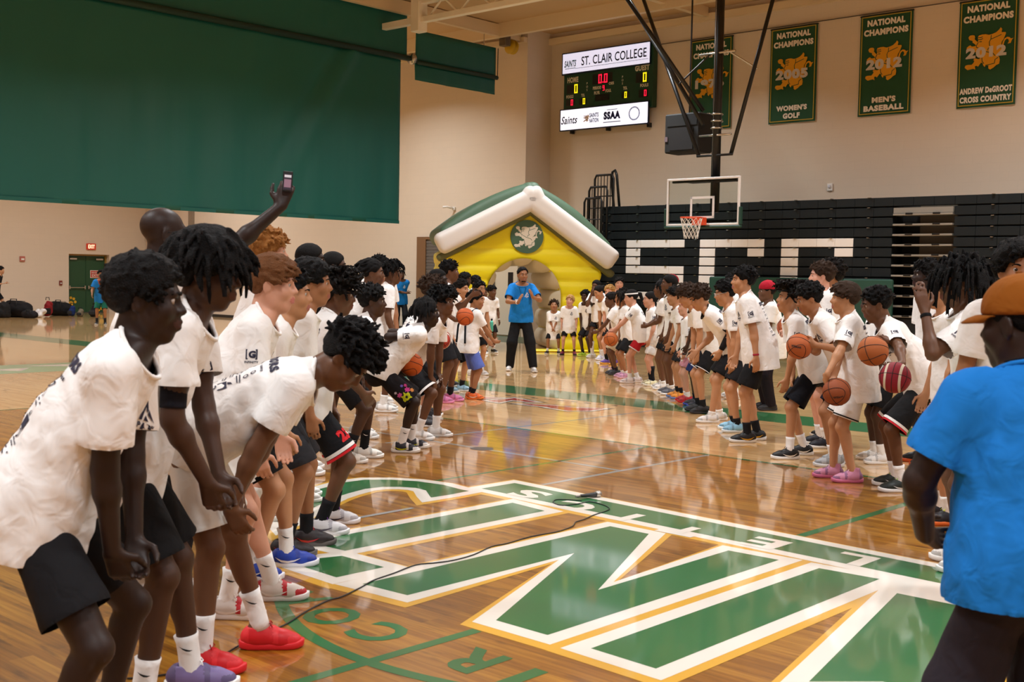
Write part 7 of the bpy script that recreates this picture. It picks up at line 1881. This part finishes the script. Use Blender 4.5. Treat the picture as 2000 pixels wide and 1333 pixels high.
person('tall boy with round dark curls looking left over the row', p, 272, 1.97, 'tan', curly(n=200, ln=.05, t=.034, r=.010), 'dark', pose=dict(lean=3, hp=3), shirt=sh(hem=.2), socks=('ece8e6', .12), shoes=('1a1a1c', 'e4e2e0', '1a1a1c', None), lod=2)
bw = at_depth(1561, 677, 10.9)
p = feet_at(1616, 908)
person('boy leaning over a ball held out in both hands, grey trainers', p, 276, 1.88, 'tan', crop(t=.024, amp=.006), 'black', pose=dict(lean=30, curve=10, hp=20, drop=.06, pelvis=(0, -.10), feet=((-.12, .04, -4), (.12, -.06, 6)), arm=({'w': bw + np.array((.13, -.09, .02)), 'el': (-.6, -.3, -1), 'hd': (.3, .9, .1), 'hn': (.9, -.1, .2)}, {'w': bw + np.array((.12, .10, .0)), 'el': (.5, -.3, -1), 'hd': (-.3, .9, 0), 'hn': (-.9, 0, 0)})), shirt=sh(hem=.14), shorts=dict(col='1c1c2c', len=.8), socks=('ece8e6', .12), shoes=('9a9a9c', 'c8c8ca', 'b0b0b2', None), lod=1, prints=('chest',))
ball(bw, 'b05c30', 'orange lettered basketball held out by the leaning boy', (50, 30, 0), text=('Wilson', -8, '2a1a14', .22, -.30, -.05))
bw = at_depth(1634, 766, 9.9)
p = feet_at(1640, 938)
person('boy in all white kit and pink patterned trainers holding a ball low', p, 278, 1.74, 'olive', swept(n=150, ln=.045, r=.010, t=.020, sweep=(0, .7, .2)), 'brown', pose=dict(lean=8, curve=6, hp=4, hy=6, drop=.02, feet=((-.11, -.02, -6), (.11, .12, 0)), arm=({'w': bw + np.array((-.13, -.05, .08)), 'el': (-.8, -.6, 0), 'hd': (.5, .1, -.8), 'hn': (.5, -.8, 0)}, {'w': bw + np.array((.02, .12, .12)), 'hd': (-.2, .4, -.8)})), shirt=sh(hem=.22, sleeve=.80, fit=1.08), shorts=dict(col='e9e6e2', len=.80, ease=.04, band=((.018, .030, '1a1a1c'),)), socks=None, shoes=('c4809c', 'c8688c', 'e0b0c4', None, 'mid', '8a5a7c'), lod=1, prints=('sleeve_l', 'back'))
ball(bw, '8e4826', 'brown basketball carried low by the boy in white kit', (40, 60, 0), text=('Wilson', 12, '2a1610', .20, .05, -.42))
bw = at_depth(1705, 686, 9.2); bw2 = at_depth(1748, 738, 8.9)
p = feet_at(1735, 955)
person('boy leaning forward with a ball in each hand, red trimmed shorts', p, 278, 1.88, 'brown', crop(t=.014, amp=.003), pose=dict(lean=30, curve=12, hp=14, hy=4, drop=.08, arm=({'w': bw2 + np.array((.10, -.08, -.08)), 'el': (-.4, -1, .2), 'hd': (.2, .7, -.2), 'hn': (.2, .3, 1)}, {'w': bw + np.array((.13, .06, .03)), 'el': (.4, -1, -.3), 'hd': (-.2, .9, -.2), 'hn': (-.8, .2, -.3)})), shirt=sh(hem=.14, sleeve=.72), shorts=dict(col='151517', len=.92, ease=.03, band=((.004, .020, 'b8242c'), (.022, .044, 'e4e0dc'))), socks=('ece8e6', .13), shoes=('1c2420', 'e4e2e0', '9ac83c', 'e4e2e0'), lod=1, prints=('chest', 'sleeve_l'))
ball(bw, 'a85c2e', 'tan basketball in the far hand of the leaning boy', (70, 20, 40)); ball(bw2, '8c1c2c', 'dark red basketball with cream panels under the tan ball', (5, 20, 62), band='d8ccb8')
p = spot(1700, 11.4)
person('boy with rounded afro hidden behind the boy with two balls', p, 272, 1.68, 'dark', afro(.045), pose=dict(lean=10, hp=8), shirt=sh(hem=.18), lod=2)
p = spot(1790, 11.3)
person('tall dark skinned boy gazing left in the second line', p, 274, 1.97, 'deep', crop(t=.018, amp=.004), pose=dict(lean=3, hp=2), shirt=sh(hem=.18), shoes=('1a1a1c', 'd8602c', 'b8c838', None), lod=1)
p = spot(1822, 8.6)
person('short haired boy in profile next to the dreadlocked youth', p, 276, 1.84, 'olive', crop(t=.016, amp=.003), 'black', pose=dict(lean=4, hp=5), shirt=sh(hem=.18), shoes=('1c1c24', 'e06a28', 'c8d83c', None), lod=1)
p = spot(1858, 7.2)
person('youth with shoulder dreadlocks raising a tattooed forearm to his brow', p, 282, 1.90, 'brown', dreads(n=200, ln=.23, r=.0075, t=.018, hl=(-.02, .0), h=.009, grav=1.5, out=-.15), pose=dict(lean=8, curve=6, hp=8, hy=10, arm=({'to': (-.18, .30, 1.50), 'el': (-.5, .3, -1), 'hd': (.1, .25, 1), 'hn': (.9, .1, 0), 'curl': 6}, {'to': 'hang'})), shirt=sh(hem=.18, sleeve=.76), lod=1, prints=('sleeve_l', 'chest'), extras=(('wristband', 0, '141416', .1, .022),))
p = spot(1962, 6.3)
person('curly haired youth grinning at the camera behind the orange cap', p, 196, 1.97, 'tan', afro(.055, n=520), pose=dict(lean=3, hp=2, hy=-6, mouth='smile'), shirt=sh(hem=.18), lod=1)
# =========================== man in the foreground, back turned
p = spot(1950, 3.60)
c = person('man in bright blue shirt, orange cap and dark sweatpants, back turned', p, -8, 1.75, 'deep', crop(t=.006, hl=(0, .0)), pose=dict(lean=3, curve=4, hp=8, hy=-28, bw=1.12, sw=1.16, feet=((-.18, 0, -8), (.18, 0, 8)), arm=({'to': (-.22, .22, .98), 'el': (-.9, -.5, 0), 'hd': (.7, .6, -.3)}, {'to': (.22, .22, .98), 'el': (.9, -.5, 0)}), aw=1.2, nkw=1.2),
       shirt=sh(col='1a78cc', hem=.13, sleeve=.70, fit=1.10, wr=.011, ease=.016), shorts=dict(long=True, col='2c2830', ease=.045), shoes=('26262a', 'e8e8e8', '26262a', None), lod=0, extras=(('cap', '8a4e10', True),))
J = c['J']
MB().tube([J['neck'] + J['d2'] * (.055 - .012 * math.sin(t)) * 1 + (J['r2'] * math.cos(t) + J['f2'] * math.sin(t)) * .079 for t in np.linspace(0, 2 * math.pi, 24, endpoint=False)], .004, 5, closed=True).build('neck_cord', cloth('16141a'), c['root'])
print('STAT total', sum(v[0] for v in STATS.values()), sorted((v[0], k) for k, v in STATS.items())[-12:], 'people', len(STATS), 'time', round(time.time() - T_START, 1))
